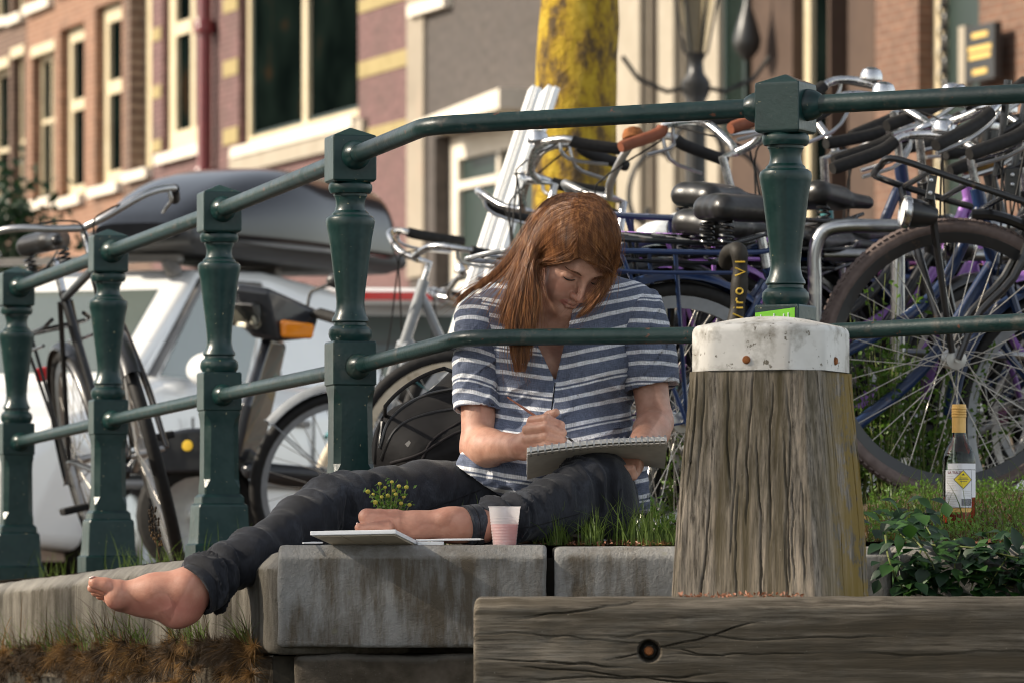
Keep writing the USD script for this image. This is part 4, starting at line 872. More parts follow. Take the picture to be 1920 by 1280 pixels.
        tb_ = trimesh.Trimesh(vb, fb_, process=False); bx = (vb, fb_ if tb_.volume > 0 else fb_[:, ::-1])
        define('lid', bx, 'box_gloss', rb_, smooth=50); define('tray', hull_pts(np.array([-0.45, 0.42, 0]) + mirror([[0.80, 0.22, 1.555], [-1.12, 0.36, 1.555], [0.7, 0.2, 1.53], [-1.05, 0.32, 1.53]]), 0.035), 'box_grey', rb_)
        for x in (0.25, -0.75):
            define('roof_bar', MB().box((x, 0, 1.475), (0.06, 1.10, 0.03)).tri(), 'car_trim', c, smooth=False)
            for sy in (1, -1): define('bar_foot', hull_pts([[x, sy * 0.52, 1.42], [x, sy * 0.50, 1.455]], 0.035), 'car_trim', c)
        define('crate_strip', MB().box((-0.25, 0.42, 1.495), (0.5, 0.06, 0.05)).tri(), 'door_green', rb_, smooth=False)
    return c
make_car('white hatchback parked behind the green railing with a roof box', (-1.80, 20.36, -0.275), (-0.36, -0.933))
c2 = W(865, 0, 23.0)
make_car('white hatchback seen from behind with a red brake light strip', (c2[0] - 0.62, 23.0 + 1.95, -0.40), (-0.10, 1.0), zs=1.17, rear=True)

# ================================================================== scooter behind the railing
mk('scooter_black', (0.012, 0.013, 0.016), (0.018, 0.019, 0.022), rough=0.22, coat=0.5)
mk('amber_lens', (0.75, 0.22, 0.01), (0.85, 0.28, 0.02), rough=0.15, coat=0.5)
mk('emblem_yellow', (0.65, 0.42, 0.02), rough=0.5)
SY = 16.0
S_ = lambda px, py, dy=0.0: W(px, py, SY + dy)
sc = thing('motor_scooter', 'black motor scooter with orange indicator parked behind the railing', 'scooter')
R5 = lambda px: px * SY / F
define('front_cowl', hull_pts([S_(452, 545, -.12), S_(500, 552, -.14), S_(585, 590, -.05), S_(470, 560, .12), S_(580, 590, .12), S_(520, 628, -.12), S_(575, 622, -.02), S_(480, 620, -.1), S_(490, 620, .12), S_(440, 585, -.02)], 0.022), 'scooter_black', sc)
define('headlight', hull_pts([S_(434, 572, -.10), S_(478, 575, -.16), S_(436, 600, -.10), S_(480, 606, -.16), S_(440, 580, .06)], 0.018), 'lamp_glass', sc)
define('headlight_reflector', hull_pts([S_(446, 574, -.07), S_(476, 578, -.12), S_(446, 600, -.07), S_(478, 604, -.12)], 0.015), 'bare_metal', sc)
define('indicator', hull_pts([S_(532, 606, -.155), S_(582, 613, -.10), S_(533, 626, -.155), S_(580, 628, -.10)], 0.012), 'amber_lens', sc)
define('handlebar', MB().tube([S_(560, 590, -.02), S_(600, 588, -.10), S_(640, 600, -.25)], 0.013, 8).tri(), 'black_iron', sc)
define('grip', MB().tube([S_(600, 588, -.10), S_(655, 604, -.28)], 0.02, 8).tri(), 'tyre', sc)
define('mirror_stem', MB().tube(curve([S_(575, 585, 0), S_(582, 550, 0), S_(600, 540, -.02), S_(632, 528, -.04)], 10), 0.006, 6).tri(), 'black_iron', sc)
define('mirror', MB().sphere(S_(640, 526, -.04), 0.05, 2, (1.0, 0.5, 0.6)).tri(), 'black_iron', sc)
define('leg_shield', hull_pts([S_(500, 640, -.05), S_(525, 650, .1), S_(462, 760, -.20), S_(470, 760, .20), S_(442, 850, -.2), S_(478, 860, .2), S_(490, 640, .1)], 0.02), 'scooter_black', sc)
define('fork', MB().tube([S_(455, 830, -.06), S_(385, 960, -.09)], 0.02, 8).tri(), 'bare_metal', sc); define('fork', MB().tube([S_(455, 830, .06), S_(385, 960, .09)], 0.02, 8).tri(), 'bare_metal', sc)
fc = S_(372, 960)
fa = [(fc[0] + 0.27 * math.cos(a), fc[2] + 0.27 * math.sin(a)) for a in np.linspace(0.6, 2.6, 14)]
define('front_fender', (lambda m: m)(hull_pts([[x, SY + y, z] for x, z in fa for y in (-.06, .06)], 0.012)), 'scooter_black', sc)
define('emblem', MB().lathe([(0.0, 0.004), (0.017, 0.003), (0.019, 0)], S_(355, 835) + [0, -0.085, 0.0], (-0.2, -1, 0.1), 20).tri(), 'emblem_yellow', sc)
def scooter_wheel(c, nm):
    w_ = define(nm, MB().tube([[c[0] + 0.165 * math.cos(a), c[1], c[2] + 0.165 * math.sin(a)] for a in np.linspace(0, 2 * PI, 28, endpoint=False)], 0.045, 10, closed=True).tri(), 'tyre', sc)
    define('rim', MB().lathe([(0.0, 0.04), (0.04, 0.04), (0.05, 0.02), (0.13, 0.03), (0.13, -0.03), (0.05, -0.02), (0.0, -0.04)], c, (0, 1, 0), 20).tri(), 'bare_metal', w_)
scooter_wheel(S_(372, 965), 'front_wheel'); scooter_wheel(S_(372 + 700, 965), 'rear_wheel')
define('floorboard', hull_pts([S_(470, 880, -.18), S_(470, 880, .18), S_(700, 900, -.18), S_(700, 900, .18), S_(700, 930, -.1)], 0.03), 'scooter_black', sc)
define('body', hull_pts([S_(720, 780, -.1), S_(720, 780, .1), S_(720, 910, -.16), S_(720, 910, .16), S_(1120, 760, -.1), S_(1120, 760, .1), S_(1050, 880, -.16), S_(1050, 880, .16)], 0.03), 'scooter_black', sc)
define('seat', hull_pts([S_(730, 745, -.11), S_(730, 745, .11), S_(1100, 728, -.12), S_(1100, 728, .12), S_(1100, 760, 0), S_(740, 770, 0)], 0.035), 'tyre', sc)
# ================================================================== bicycles
def paint(name, c, rough=0.3, coat=0.3): mk(name, c, tuple(min(1, x * 1.25) for x in c), rough=rough, coat=coat, scale=30, dirt=(0.10, 0.06, 0.035), dscale=20, dlo=0.62, dhi=0.78, bump=0.1)
for nm, c in (('bike_black', (0.006, 0.006, 0.0065)), ('bike_blue', (0.007, 0.018, 0.055)), ('bike_purple', (0.24, 0.11, 0.36)), ('bike_pink', (0.26, 0.07, 0.20)), ('bike_grey', (0.20, 0.21, 0.22)), ('bike_teal', (0.05, 0.16, 0.17)), ('bike_navy', (0.010, 0.018, 0.05))): paint(nm, c)
mk('chrome', (0.55, 0.55, 0.56), (0.68, 0.67, 0.66), rough=0.14, metal=1.0, scale=40, rough2=0.32, dirt=(0.20, 0.11, 0.06), dscale=28, dlo=0.60, dhi=0.74)
mk('alloy', (0.42, 0.42, 0.42), (0.55, 0.54, 0.53), rough=0.35, metal=1.0, scale=30)
mk('rubber_black', (0.008, 0.0075, 0.0075), (0.016, 0.015, 0.0145), rough=0.65, scale=70, bump=0.3)
mk('tyre_brown', (0.085, 0.062, 0.056), (0.13, 0.10, 0.09), rough=0.75, scale=50, bump=0.3)
mk('tyre_cream', (0.50, 0.42, 0.30), (0.62, 0.54, 0.42), rough=0.7, scale=30, dirt=(0.25, 0.18, 0.11), dscale=18)
mk('grip_brown', (0.16, 0.05, 0.028), (0.21, 0.075, 0.04), rough=0.6, scale=30)
mk('saddle_black', (0.007, 0.0065, 0.0065), (0.013, 0.012, 0.0115), rough=0.36, scale=30, bump=0.15)
mk('spoke_steel', (0.50, 0.47, 0.42), (0.62, 0.58, 0.52), rough=0.3, metal=0.85, scale=50)
mk('bell_brass', (0.40, 0.26, 0.09), (0.52, 0.36, 0.15), rough=0.3, metal=1.0, scale=40)
mk('lens_white', (0.7, 0.7, 0.66), rough=0.1, coat=0.5)

WB = 1.10
def bike_matrix(anchor, world, yaw, lean, pitch=0.0):
    R = rotz(yaw) @ rotx(lean) @ roty(pitch); M = np.eye(4); M[:3, :3] = R; M[:3, 3] = np.asarray(world) - R @ np.asarray(anchor); return M

def make_wheel(bike, name, c, r, tyre, rimm, spokes=True, each=False, tr=0.0195, lugs=False, rimw=0.012, rimd=0.022, T=lambda p: p):
    c = np.asarray(c, float); a = np.linspace(0, 2 * PI, 56, endpoint=False)
    circ = lambda rr, y=0.0, n=a: np.stack([c[0] + rr * np.cos(n), np.full(len(n), c[1] + y), c[2] + rr * np.sin(n)], 1)
    put = lambda nm, mb, m, par, **k: define(nm, (T(np.vstack(mb.v)), np.vstack(mb.f)), m, par, **k)
    w = put(name, MB().tube(circ(r - tr), tr, 12, closed=True), tyre, bike, smooth=True)
    if lugs:
        mb = MB()
        for k in range(120):
            th = 2 * PI * k / 120; d = np.array([math.cos(th), 0, math.sin(th)])
            for sy in (-1, 1):
                th2 = th + (PI / 120 if sy > 0 else 0); R = np.stack([[-math.sin(th2), 0, math.cos(th2)], [0, 1, 0], [math.cos(th2), 0, math.sin(th2)]], 1)
                mb.box(c + R @ np.array([0, sy * 0.011, r - 0.0035]), (0.011, 0.009, 0.006), rot=R @ rotx(-sy * 0.6))
        put('tread', mb, tyre, w, smooth=False)
    mb = MB(); Rr = r - 2 * tr + 0.004
    prof = np.array([[Rr + 0.004, -rimw], [Rr + 0.004, rimw], [Rr - 0.004, rimw * 0.95], [Rr - rimd, rimw * 0.55], [Rr - rimd, -rimw * 0.55], [Rr - 0.004, -rimw * 0.95], [Rr + 0.004, -rimw]])
    v, f = lathe(np.stack([prof[:, 0], prof[:, 1]], 1), c, (0, 1, 0), 56); mb.add(v, f)
    put('rim', mb, rimm, w, smooth=40)
    put('hub', MB().lathe([(0.0, -0.050), (0.008, -0.050), (0.008, -0.036), (0.026, -0.034), (0.026, -0.028), (0.014, -0.024), (0.013, 0.024), (0.026, 0.028), (0.026, 0.034), (0.008, 0.036), (0.008, 0.050), (0.0, 0.050)], c, (0, 1, 0), 16), 'alloy', w)
    if spokes:
        mbs = MB()
        for k in range(32):
            sy = 1 if k % 2 else -1; th = 2 * PI * k / 32; off = (1 if (k // 2) % 2 else -1) * 1.05
            p0 = c + [0.024 * math.cos(th + off), sy * 0.031, 0.024 * math.sin(th + off)]; p1 = c + [(Rr - rimd) * math.cos(th), sy * 0.002, (Rr - rimd) * math.sin(th)]
            m1 = MB().tube([p0, p1], 0.00125, 5)
            if each: put('spoke', m1, 'spoke_steel', w, smooth=True)
            else: mbs.add(np.vstack(m1.v), np.vstack(m1.f))
        if not each: put('spokes', mbs, 'spoke_steel', w, smooth=True)
    return w

def make_bike(label, anchor, world, yaw, lean=0.0, pitch=0.0, frame_m='bike_black', tyre='rubber_black', rimm='alloy', r=0.345, style='lady', bar='swept', hw=0.28, rise=0.06, sweep=0.20, steer=0.0, rack=True,
              guards=True, saddle=(0.22, 0.98), bar_m='chrome', grip_m='rubber_black', bell='chrome', lamp=True, group='bicycles parked along the quay', each=False, case=False, fork_m=None, front_rack=False, rear=True, lugs=False, bar_z=1.08, kid=1.0, rimd=0.022, seat=True, drop=0.0, tail=True):
    b = thing('bicycle', label, 'bicycle', M=bike_matrix(anchor, world, yaw, lean, pitch), group=group)
    hr = np.array([0.0, 0.0, r]); hf = np.array([WB, 0.0, r]); bb = np.array([0.46, 0, 0.29])
    st = np.array([saddle[0] + 0.05, 0, min(saddle[1] - 0.14, 0.86)]); hdT = np.array([0.835, 0, 0.93]); hdB = np.array([0.885, 0, 0.76]); axs = (hdT - hdB) / np.linalg.norm(hdT - hdB)
    def turn(p):
        q = np.asarray(p, float) - hdB; k = axs; c, s = math.cos(steer), math.sin(steer)
        return hdB + q * c + np.cross(k, q) * s + np.outer(q @ k, k) * (1 - c)
    P = lambda *pts: turn(np.array(pts, float))
    mb = MB(); tr = 0.0155
    mb.tube([bb, st], 0.0145, 10); mb.tube([hdB - axs * 0.02, hdT + axs * 0.015], 0.0185, 10)
    if style == 'dia':
        mb.tube([hdB, bb], tr + 0.001, 10); mb.tube([hdT - axs * 0.03, st + [0.012, 0, -0.02]], tr - 0.002, 10)
    else:
        mb.tube(curve([hdB, [0.70, 0, 0.50], bb + [0.0, 0, 0.02]], 14), tr + 0.001, 10); mb.tube(curve([hdT - axs * 0.03, [0.70, 0, 0.66], st * 0.42 + bb * 0.58], 14), tr - 0.001, 10)
    for sy in (-1, 1):
        mb.tube([bb + [0, sy * 0.03, 0], hr + [0.06, sy * 0.055, 0], hr + [0, sy * 0.058, 0]], [0.011, 0.009, 0.008], 8); mb.tube([st + [0, sy * 0.016, -0.03], hr + [0, sy * 0.056, 0]], [0.009, 0.008], 8)
    mb.lathe([(0.0, -0.036), (0.022, -0.036), (0.022, 0.036), (0.0, 0.036)], bb, (0, 1, 0), 14)
    define('frame', mb.tri(), frame_m, b, smooth=40)
    if rear: make_wheel(b, 'rear_wheel', hr, r, tyre, rimm, each=each, lugs=lugs, rimd=rimd)
    make_wheel(b, 'front_wheel', hf, r, tyre, rimm, each=each, lugs=lugs, T=turn, rimd=rimd)
    mb = MB()
    for sy in (-1, 1): mb.tube(turn(curve([hdB + axs * -0.02 + [0, sy * 0.03, 0], hdB * 0.55 + hf * 0.45 + [-0.028, sy * 0.052, -0.01], hf + [-0.05, sy * 0.055, 0.11], hf + [0, sy * 0.056, 0]], 12)), np.linspace(0.0125, 0.008, 12), 8)
    mb.tube(P(hdB - axs * 0.022 + [0, -0.035, 0], hdB - axs * 0.022 + [0, 0.035, 0]), 0.014, 8)
    define('fork', mb.tri(), fork_m or frame_m, b, smooth=40)
    # stem and handlebar
    zt = bar_z; s0 = hdT + axs * (zt - 0.93); s0 = np.array([s0[0], 0, zt])
    define('stem', MB().tube(P(hdT, s0, s0 + [0.045, 0, 0.012]), 0.0115, 10).tri(), 'chrome', b, smooth=40)
    c0 = s0 + [0.045, 0, 0.012]; half = lambda sy: [c0, c0 + [0.03, sy * hw * 0.25, rise * 0.3], c0 + [0.02, sy * hw * 0.7, rise], c0 + [-0.05, sy * hw * 0.98, rise * 1.0], c0 + [-sweep * 0.6, sy * hw * 1.0, rise * 0.75 - drop * 0.5], c0 + [-sweep - 0.06, sy * hw * 1.02, rise * 0.4 - drop]]
    pl, pr_ = curve(half(1), 26), curve(half(-1), 26)
    hb = define('handlebar', MB().tube(turn(np.vstack([pl[::-1], pr_[1:]])), 0.0115, 10).tri(), bar_m, b, smooth=50)
    for pp in (pl, pr_):
        g = turn(pp[-9:]); gx = np.vstack([g, g[-1] + (g[-1] - g[-2]) * 0.4]); define('grip', MB().tube(gx, np.r_[0.0165, np.full(len(gx) - 2, 0.0172), 0.015], 10).tri(), grip_m, hb, smooth=50)
    for pp, sy in ((pl, 1), (pr_, -1)):
        define('brake_lever', MB().tube(turn(curve([pp[14], pp[15] + [0.01, -sy * 0.01, -0.035], pp[20] + [0.02, -sy * 0.035, -0.04], pp[24] + [0.02, -sy * 0.045, -0.035]], 8)), 0.0055, 6).tri(), 'alloy', hb)
    if bell: define('bell', MB().lathe([(0.0, 0.045), (0.012, 0.044), (0.024, 0.038), (0.030, 0.026), (0.031, 0.012), (0.029, 0.010), (0.010, 0.006), (0.008, 0.0)], turn(pl[10:11])[0], (0, 0, 1), 18).tri(), bell, hb)
    cab = curve([pl[15], c0 + [0.06, 0.07, 0.03], c0 + [0.07, 0.02, -0.03], hdB + [0.06, 0.0, 0.0], hdB * 0.5 + hf * 0.5], 20); cab2 = curve([pr_[15], c0 + [0.06, -0.06, 0.035], c0 + [0.06, 0, -0.03], hdB + [0.0, -0.03, -0.05]], 18)
    define('cable', MB().tube(turn(cab), 0.0028, 5).tube(turn(cab2), 0.0028, 5).tri(), 'rubber_black', b)
    if lamp:
        lp = turn(np.array([hdB + [0.115, 0, 0.02], hdB + [0.115 + 1.0, 0, 0.02]])); ax = lp[1] - lp[0]
        lm_ = define('front_lamp', MB().lathe([(0.0, -0.055), (0.014, -0.052), (0.026, -0.036), (0.034, -0.008), (0.036, 0.018)], lp[0], ax, 18).tri(), 'bike_black', b); define('lamp_rim', MB().lathe([(0.036, 0.012), (0.039, 0.016), (0.039, 0.026), (0.036, 0.030), (0.034, 0.026)], lp[0], ax, 18).tri(), 'chrome', lm_)
        define('lens', MB().lathe([(0.035, 0.024), (0.02, 0.028), (0.0, 0.030)], lp[0], ax, 18).tri(), 'lens_white', lm_)
    if seat:
        sx, sz = saddle; sp = np.array([sx, 0, sz])
        define('seat_post', MB().tube([st - (bb - st) * -0.0, sp + [0.03, 0, -0.055]], 0.0125, 10).tri(), 'chrome', b)
        fl = Field()
        for sy in (-1, 1): fl.seg(sp + [-0.095, sy * 0.052, 0.002], sp + [0.02, sy * 0.018, 0.0], 0.034, 0.022, k=0.04)
        fl.seg(sp + [-0.09, 0, 0.004], sp + [0.14, 0, -0.004], 0.034, 0.018, k=0.04)
        fl.fn(lambda p: (p[..., 2] - (sz - 0.022 - 0.02 * np.abs(p[..., 1]) / 0.08)) , 0.006, 's') if False else fl.box(sp + [0, 0, -0.085], (0.30, 0.2, 0.055), 0.0, k=0.012, op='s')
        sd = define('saddle', fl.mesh(sp - [0.17, 0.12, 0.06], sp + [0.20, 0.12, 0.07], 0.008), 'saddle_black', b, smooth=60)
        for sy in (-1, 1):
            th = np.linspace(0, 8 * PI, 50); define('spring', MB().tube(np.stack([sp[0] - 0.09 + 0.017 * np.cos(th), sy * 0.055 + 0.017 * np.sin(th), sp[2] - 0.030 - 0.055 * th / th[-1]], 1), 0.0035, 5).tri(), 'bike_black', sd)
        define('saddle_rail', MB().tube([sp + [-0.09, -0.055, -0.088], sp + [-0.02, -0.02, -0.075], sp + [0.12, 0, -0.035], sp + [-0.02, 0.02, -0.075], sp + [-0.09, 0.055, -0.088]], 0.005, 6).tri(), 'bike_black', sd)
    if guards:
        def guard(c, a0, a1, nm, T):
            A = np.linspace(a0, a1, 26); prof = [(-0.027, -0.012), (-0.018, 0.0), (0.0, 0.006), (0.018, 0.0), (0.027, -0.012)]; R0 = r + 0.022
            outer = np.array([[c + np.array([(R0 + dz) * math.cos(t), y, (R0 + dz) * math.sin(t)]) for y, dz in prof] for t in A]); inner = np.array([[c + np.array([(R0 + dz - 0.003) * math.cos(t), y * 0.96, (R0 + dz - 0.003) * math.sin(t)]) for y, dz in prof] for t in A])
            n = len(A); i = np.arange(n - 1)[:, None] * 5 + np.arange(4)[None]; f = np.stack([i, i + 1, i + 6, i + 5], -1).reshape(-1, 4); fi = f[:, ::-1] + n * 5
            v = np.vstack([outer.reshape(-1, 3), inner.reshape(-1, 3)]); ed = []
            for q in range(n - 1):
                for e in (0, 4): ed.append([q * 5 + e, (q + 1) * 5 + e, (q + 1) * 5 + e + n * 5, q * 5 + e + n * 5])
            mb = MB().add(v, np.vstack([f, fi, np.array(ed)]))
            for sy in (-1, 1): mb.tube([c + np.array([0, sy * 0.05, 0]), c + np.array([(R0) * math.cos(a1 if nm[0] == 'r' else a0), sy * 0.027, R0 * math.sin(a1 if nm[0] == 'r' else a0)])], 0.0025, 5)
            define(nm, (T(np.vstack(mb.v)), np.vstack(mb.f)), frame_m, b, smooth=60)
        if rear: guard(hr, 0.35, 3.35, 'rear_mudguard', lambda p: p)
        if not front_rack: guard(hf, 0.7, 3.1, 'front_mudguard', turn)
    if rack and rear:
        zr = 2 * r + 0.075; mb = MB()
        mb.tube(curve([[0.24, -0.05, zr + 0.02], [0.15, -0.075, zr], [-0.28, -0.075, zr - 0.005], [-0.335, -0.04, zr - 0.005], [-0.335, 0.04, zr - 0.005], [-0.28, 0.075, zr - 0.005], [0.15, 0.075, zr], [0.24, 0.05, zr + 0.02]], 60), 0.0065, 8)
        for x in (-0.24, -0.12, 0.0, 0.12): mb.tube([[x, -0.075, zr], [x, 0.075, zr]], 0.0045, 6)
        for sy in (-1, 1): mb.tube([[0.0, sy * 0.02, zr], [-0.33, sy * 0.02, zr - 0.005]], 0.0035, 6); mb.tube([[-0.2, sy * 0.075, zr], hr + [0, sy * 0.06, 0.0]], 0.0055, 6); mb.tube([[-0.05, sy * 0.075, zr], hr + [0, sy * 0.06, 0.0]], 0.0055, 6); mb.tube(curve([[0.15, sy * 0.078, zr - 0.05], [-0.1, sy * 0.08, zr - 0.055], [-0.28, sy * 0.078, zr - 0.05]], 10), 0.0055, 6)
        define('rack', mb.tri(), frame_m, b, smooth=40)
        if tail: define('tail_light', MB().box((-0.375, 0, 2 * r - 0.06), (0.03, 0.07, 0.045), bevel=0.008).tri(), 'red_lens', b)
    if case:
        hullp = [[0.46 + 0.11 * math.cos(t), 0.29 + 0.11 * math.sin(t)] for t in np.linspace(-PI / 2, PI / 2, 12)] + [[0.0 + 0.065 * math.cos(t), r + 0.065 * math.sin(t)] for t in np.linspace(PI / 2, 3 * PI / 2, 10)]
        m = extrude(Polygon(hullp), 0.03); v = np.array(m.vertices)[:, [0, 2, 1]]; v[:, 1] = -0.075 + v[:, 1]; define('chain_case', (v, m.faces[:, ::-1]), 'bike_black', b, smooth=40)
    ca = 0.5
    for sy, a in ((1, ca), (-1, ca + PI)):
        ckp = define('crank', MB().tube([bb + [0, sy * 0.06, 0], bb + [0.17 * math.cos(a), sy * 0.075, 0.17 * math.sin(a)]], [0.012, 0.009], 8).tri(), 'alloy', b)
        define('pedal', MB().box(bb + np.array([0.17 * math.cos(a), sy * 0.125, 0.17 * math.sin(a)]), (0.085, 0.08, 0.022), bevel=0.006).tri(), 'rubber_black', ckp)
    return b

HR, HF = (0, 0, 0.345), (WB, 0, 0.345)
BAR = (0.84, 0, 1.09)
rad = math.radians
def hub(px, Y, r=0.345, lift=0.0, extra=0.0):
    w = W(px, 600, Y); w[2] = float(gz(w[0], w[1])) + r + lift; return w
# black bicycle leaning on the railing, pointing towards the canal
make_bike('black city bicycle leaning on the left end of the railing', HF, W(285, 845, 13.9), rad(-75), lean=rad(13), frame_m='bike_black', style='dia', hw=0.29, rise=0.05, sweep=0.15, saddle=(0.20, 1.02), bar_m='alloy', bell=None, steer=rad(-8), case=False, bar_z=1.01)
# bicycles behind the railing that point left
make_bike('bicycle with black tyre and pale rim left of the backpack', (WB, 0, 0.30), W(632, 905, 15.2), rad(190), lean=rad(-6), frame_m='bike_grey', r=0.30, tyre='rubber_black', rimm='bike_grey', bar_z=1.0, saddle=(0.2, 0.85), grip_m='rubber_black', steer=rad(14), lamp=False, bell=None, hw=0.26)
make_bike('bicycle with cream tyres directly behind the black backpack', (WB, 0, 0.31), W(858, 855, 13.7), rad(197), lean=rad(5), frame_m='bike_grey', r=0.31, tyre='rubber_black', rimm='tyre_cream', bar_z=1.10, hw=0.27, sweep=0.16, bell='chrome', steer=rad(-12), lamp=False, guards=False)
make_bike('rusty bicycle with cream wheel seen between scooter and second post', (WB, 0, 0.30), W(735, 925, 17.3), rad(200), lean=rad(4), frame_m='bike_teal', r=0.30, tyre='tyre_cream', bar_z=1.0, saddle=(0.2, 0.85), lamp=False)
make_bike('grey bicycle with swept handlebar and brown bell above the woman', BAR, W(1140, 372, 13.5), rad(208), lean=rad(17), frame_m='bike_grey', hw=0.25, rise=0.10, sweep=0.16, bar_m='alloy', bell='rust', steer=rad(6))
make_bike('silver bicycle whose stem stands by the white boards', BAR, W(985, 392, 14.3), rad(228), lean=rad(12), frame_m='bike_teal', hw=0.25, rise=0.12, sweep=0.15, bell='chrome', steer=rad(-14), bar_m='chrome')
# row of bicycles that point right and away
make_bike('navy bicycle with rack, springs and a yellow lettered lock sleeve', HR, W(1268, 790, 11.85), rad(24), lean=rad(3), frame_m='bike_blue', saddle=(0.19, 0.87), rimm='bike_grey', each=True, rimd=0.03, hw=0.27, steer=rad(10), bar_z=1.02, drop=0.05, tail=False)
make_bike('lilac bicycle standing just behind the navy one', HR, W(1318, 750, 12.35), rad(34), lean=rad(5), frame_m='bike_purple', saddle=(0.13, 0.83), hw=0.28, steer=rad(-6), bar_z=1.0, drop=0.06, tail=False)
make_bike('blue bicycle whose frame shows through the big brown wheel', HR, W(1520, 745, 12.75), rad(30), lean=rad(4), frame_m='bike_blue', hw=0.28, steer=rad(8), saddle=(0.2, 0.78), bar_z=1.04, tail=False)
make_bike('grey bicycle whose frame shows through the big brown wheel', HR, W(1470, 745, 13.15), rad(28), lean=rad(-5), frame_m='bike_grey', hw=0.28, steer=rad(-10), bar_z=1.06, saddle=(0.2, 0.80), tail=False)
make_bike('dark bicycle with long black grips pointing to the mooring post', BAR, W(1748, 236, 12.45), rad(38), lean=rad(9), frame_m='bike_black', hw=0.26, sweep=0.22, rise=0.06, drop=0.07, steer=rad(8), saddle=(0.18, 0.80), tail=False)
make_bike('navy bicycle with chrome handlebar right behind the turned post', BAR, W(1700, 205, 12.9), rad(40), lean=rad(6), frame_m='bike_navy', hw=0.26, sweep=0.22, rise=0.06, drop=0.07, steer=rad(-4), saddle=(0.2, 0.82), tail=False)
make_bike('silver bicycle with curved chrome handlebar left of the turned post', BAR, W(1372, 290, 12.9), rad(54), lean=rad(-8), frame_m='bike_grey', hw=0.25, sweep=0.13, rise=0.10, grip_m='grip_brown', steer=rad(-22), bell='chrome', saddle=(0.2, 0.76), tail=False)
make_bike('teal bicycle with pale handlebar at the back of the row', BAR, W(1560, 292, 13.5), rad(58), lean=rad(5), frame_m='bike_teal', hw=0.26, steer=rad(-22), rise=0.1, bar_m='alloy', saddle=(0.2, 0.84), tail=False)
make_bike('black bicycle whose lamp faces up behind the front carrier', BAR, W(1850, 225, 13.2), rad(42), lean=rad(-6), frame_m='bike_black', hw=0.26, steer=rad(-10), rise=0.08, drop=0.05, saddle=(0.2, 0.84), tail=False)
make_bike('dark navy bicycle half hidden behind the big brown wheel', HR, W(1560, 755, 12.9), rad(26), lean=rad(-4), frame_m='bike_navy', hw=0.27, steer=rad(12), saddle=(0.2, 0.8), bar_z=1.05, tail=False)
make_bike('black bicycle wedged between the mooring post and the steel hoop', HR, W(1425, 760, 12.6), rad(33), lean=rad(7), frame_m='bike_black', hw=0.27, steer=rad(-8), saddle=(0.2, 0.78), bar_z=1.06, drop=0.05, tail=False)
make_bike('black bicycle deep in the row behind the upright steel post', HR, W(1640, 750, 13.9), rad(35), lean=rad(3), frame_m='bike_black', hw=0.27, steer=rad(10), saddle=(0.2, 0.82), bar_z=1.06, tail=False)
make_bike('pink framed bicycle at the far right end of the row', HR, W(1640, 740, 13.4), rad(30), lean=rad(2), frame_m='bike_pink', hw=0.27, steer=rad(6), rise=0.08, bar_z=1.02, saddle=(0.2, 0.8), tail=False)

# the big front wheel of the transport bicycle on the right
J_Y = 12.0
jb = make_bike('black transport bicycle with big brown front tyre and carrier', (WB, 0, 0.35), W(1788, 672, J_Y), rad(187), lean=rad(-3), frame_m='bike_black', r=0.35, tyre='tyre_brown', rimm='bike_black', each=True, front_rack=True, lamp=False, guards=False, rack=True, bar_z=1.20, hw=0.30, rise=0.14, lugs=True, rimd=0.026)
J = lambda px, py, dy=0.0: W(px, py, J_Y + dy)
cw = thing('front_carrier', 'black tubular front carrier above the big brown wheel', 'carrier')
define('side_rail', MB().tube(curve([J(1640, 322, -.05), J(1650, 312, -.14), J(1676, 297, -.17), J(1780, 331, -.17), J(1920, 378, -.17), J(2040, 417, -.17)], 30), 0.0085, 10).tri(), 'bike_black', cw)
define('side_rail', MB().tube(curve([J(1640, 322, -.05), J(1642, 330, .10), J(1690, 348, .17), J(1770, 373, .17), J(1837, 392, .17), J(1990, 440, .17)], 30), 0.0085, 10).tri(), 'bike_black', cw)
for a, c_ in (((1743, 322), (1695, 350)), ((1813, 345), (1766, 372)), ((1882, 368), (1838, 393)), ((1950, 390), (1905, 414))):
    define('cross_bar', MB().tube([J(*a, -.17), J(*c_, .17)], 0.0075, 8).tri(), 'bike_black', cw)
define('bracket', MB().box(J(1746, 352, -.175), (0.022, 0.012, 0.062), rot=roty(0.15), bevel=0.003).tri(), 'bike_black', cw)
for px, py in ((1746, 338), (1744, 362)): define('bolt', MB().lathe([(0, 0.006), (0.005, 0.005), (0.006, 0)], J(px, py, -.181), (0, -1, 0), 10).tri(), 'chrome', cw)
define('stay', MB().tube([J(1746, 366, -.17), J(1752, 430, -.14), J(1785, 660, -.07)], [0.009, 0.010, 0.0085], 8).tri(), 'bike_black', cw)
define('stay', MB().tube([J(1690, 350, .17), J(1715, 450, .12), J(1778, 665, .07)], [0.009, 0.010, 0.0085], 8).tri(), 'bike_black', cw)
define('mud_flap', MB().tube(curve([J(1822, 402, 0), J(1870, 405, 0), J(1930, 428, 0), J(1990, 470, 0)], 14), 0.014, 8).tri(), 'bike_black', cw)
hl = define('headlight', MB().lathe([(0.0, -0.075), (0.018, -0.072), (0.030, -0.05), (0.036, -0.02), (0.037, 0.0)], J(1703, 398, -.16), (-1, -0.15, 0.12), 22).tri(), 'bike_black', cw)
define('lamp_rim', MB().lathe([(0.037, -0.004), (0.041, 0.0), (0.041, 0.012), (0.037, 0.017), (0.034, 0.012)], J(1703, 398, -.16), (-1, -0.15, 0.12), 22).tri(), 'chrome', hl)
define('lens', MB().lathe([(0.036, 0.012), (0.02, 0.017), (0.0, 0.019)], J(1703, 398, -.16), (-1, -0.15, 0.12), 22).tri(), 'lens_white', hl)
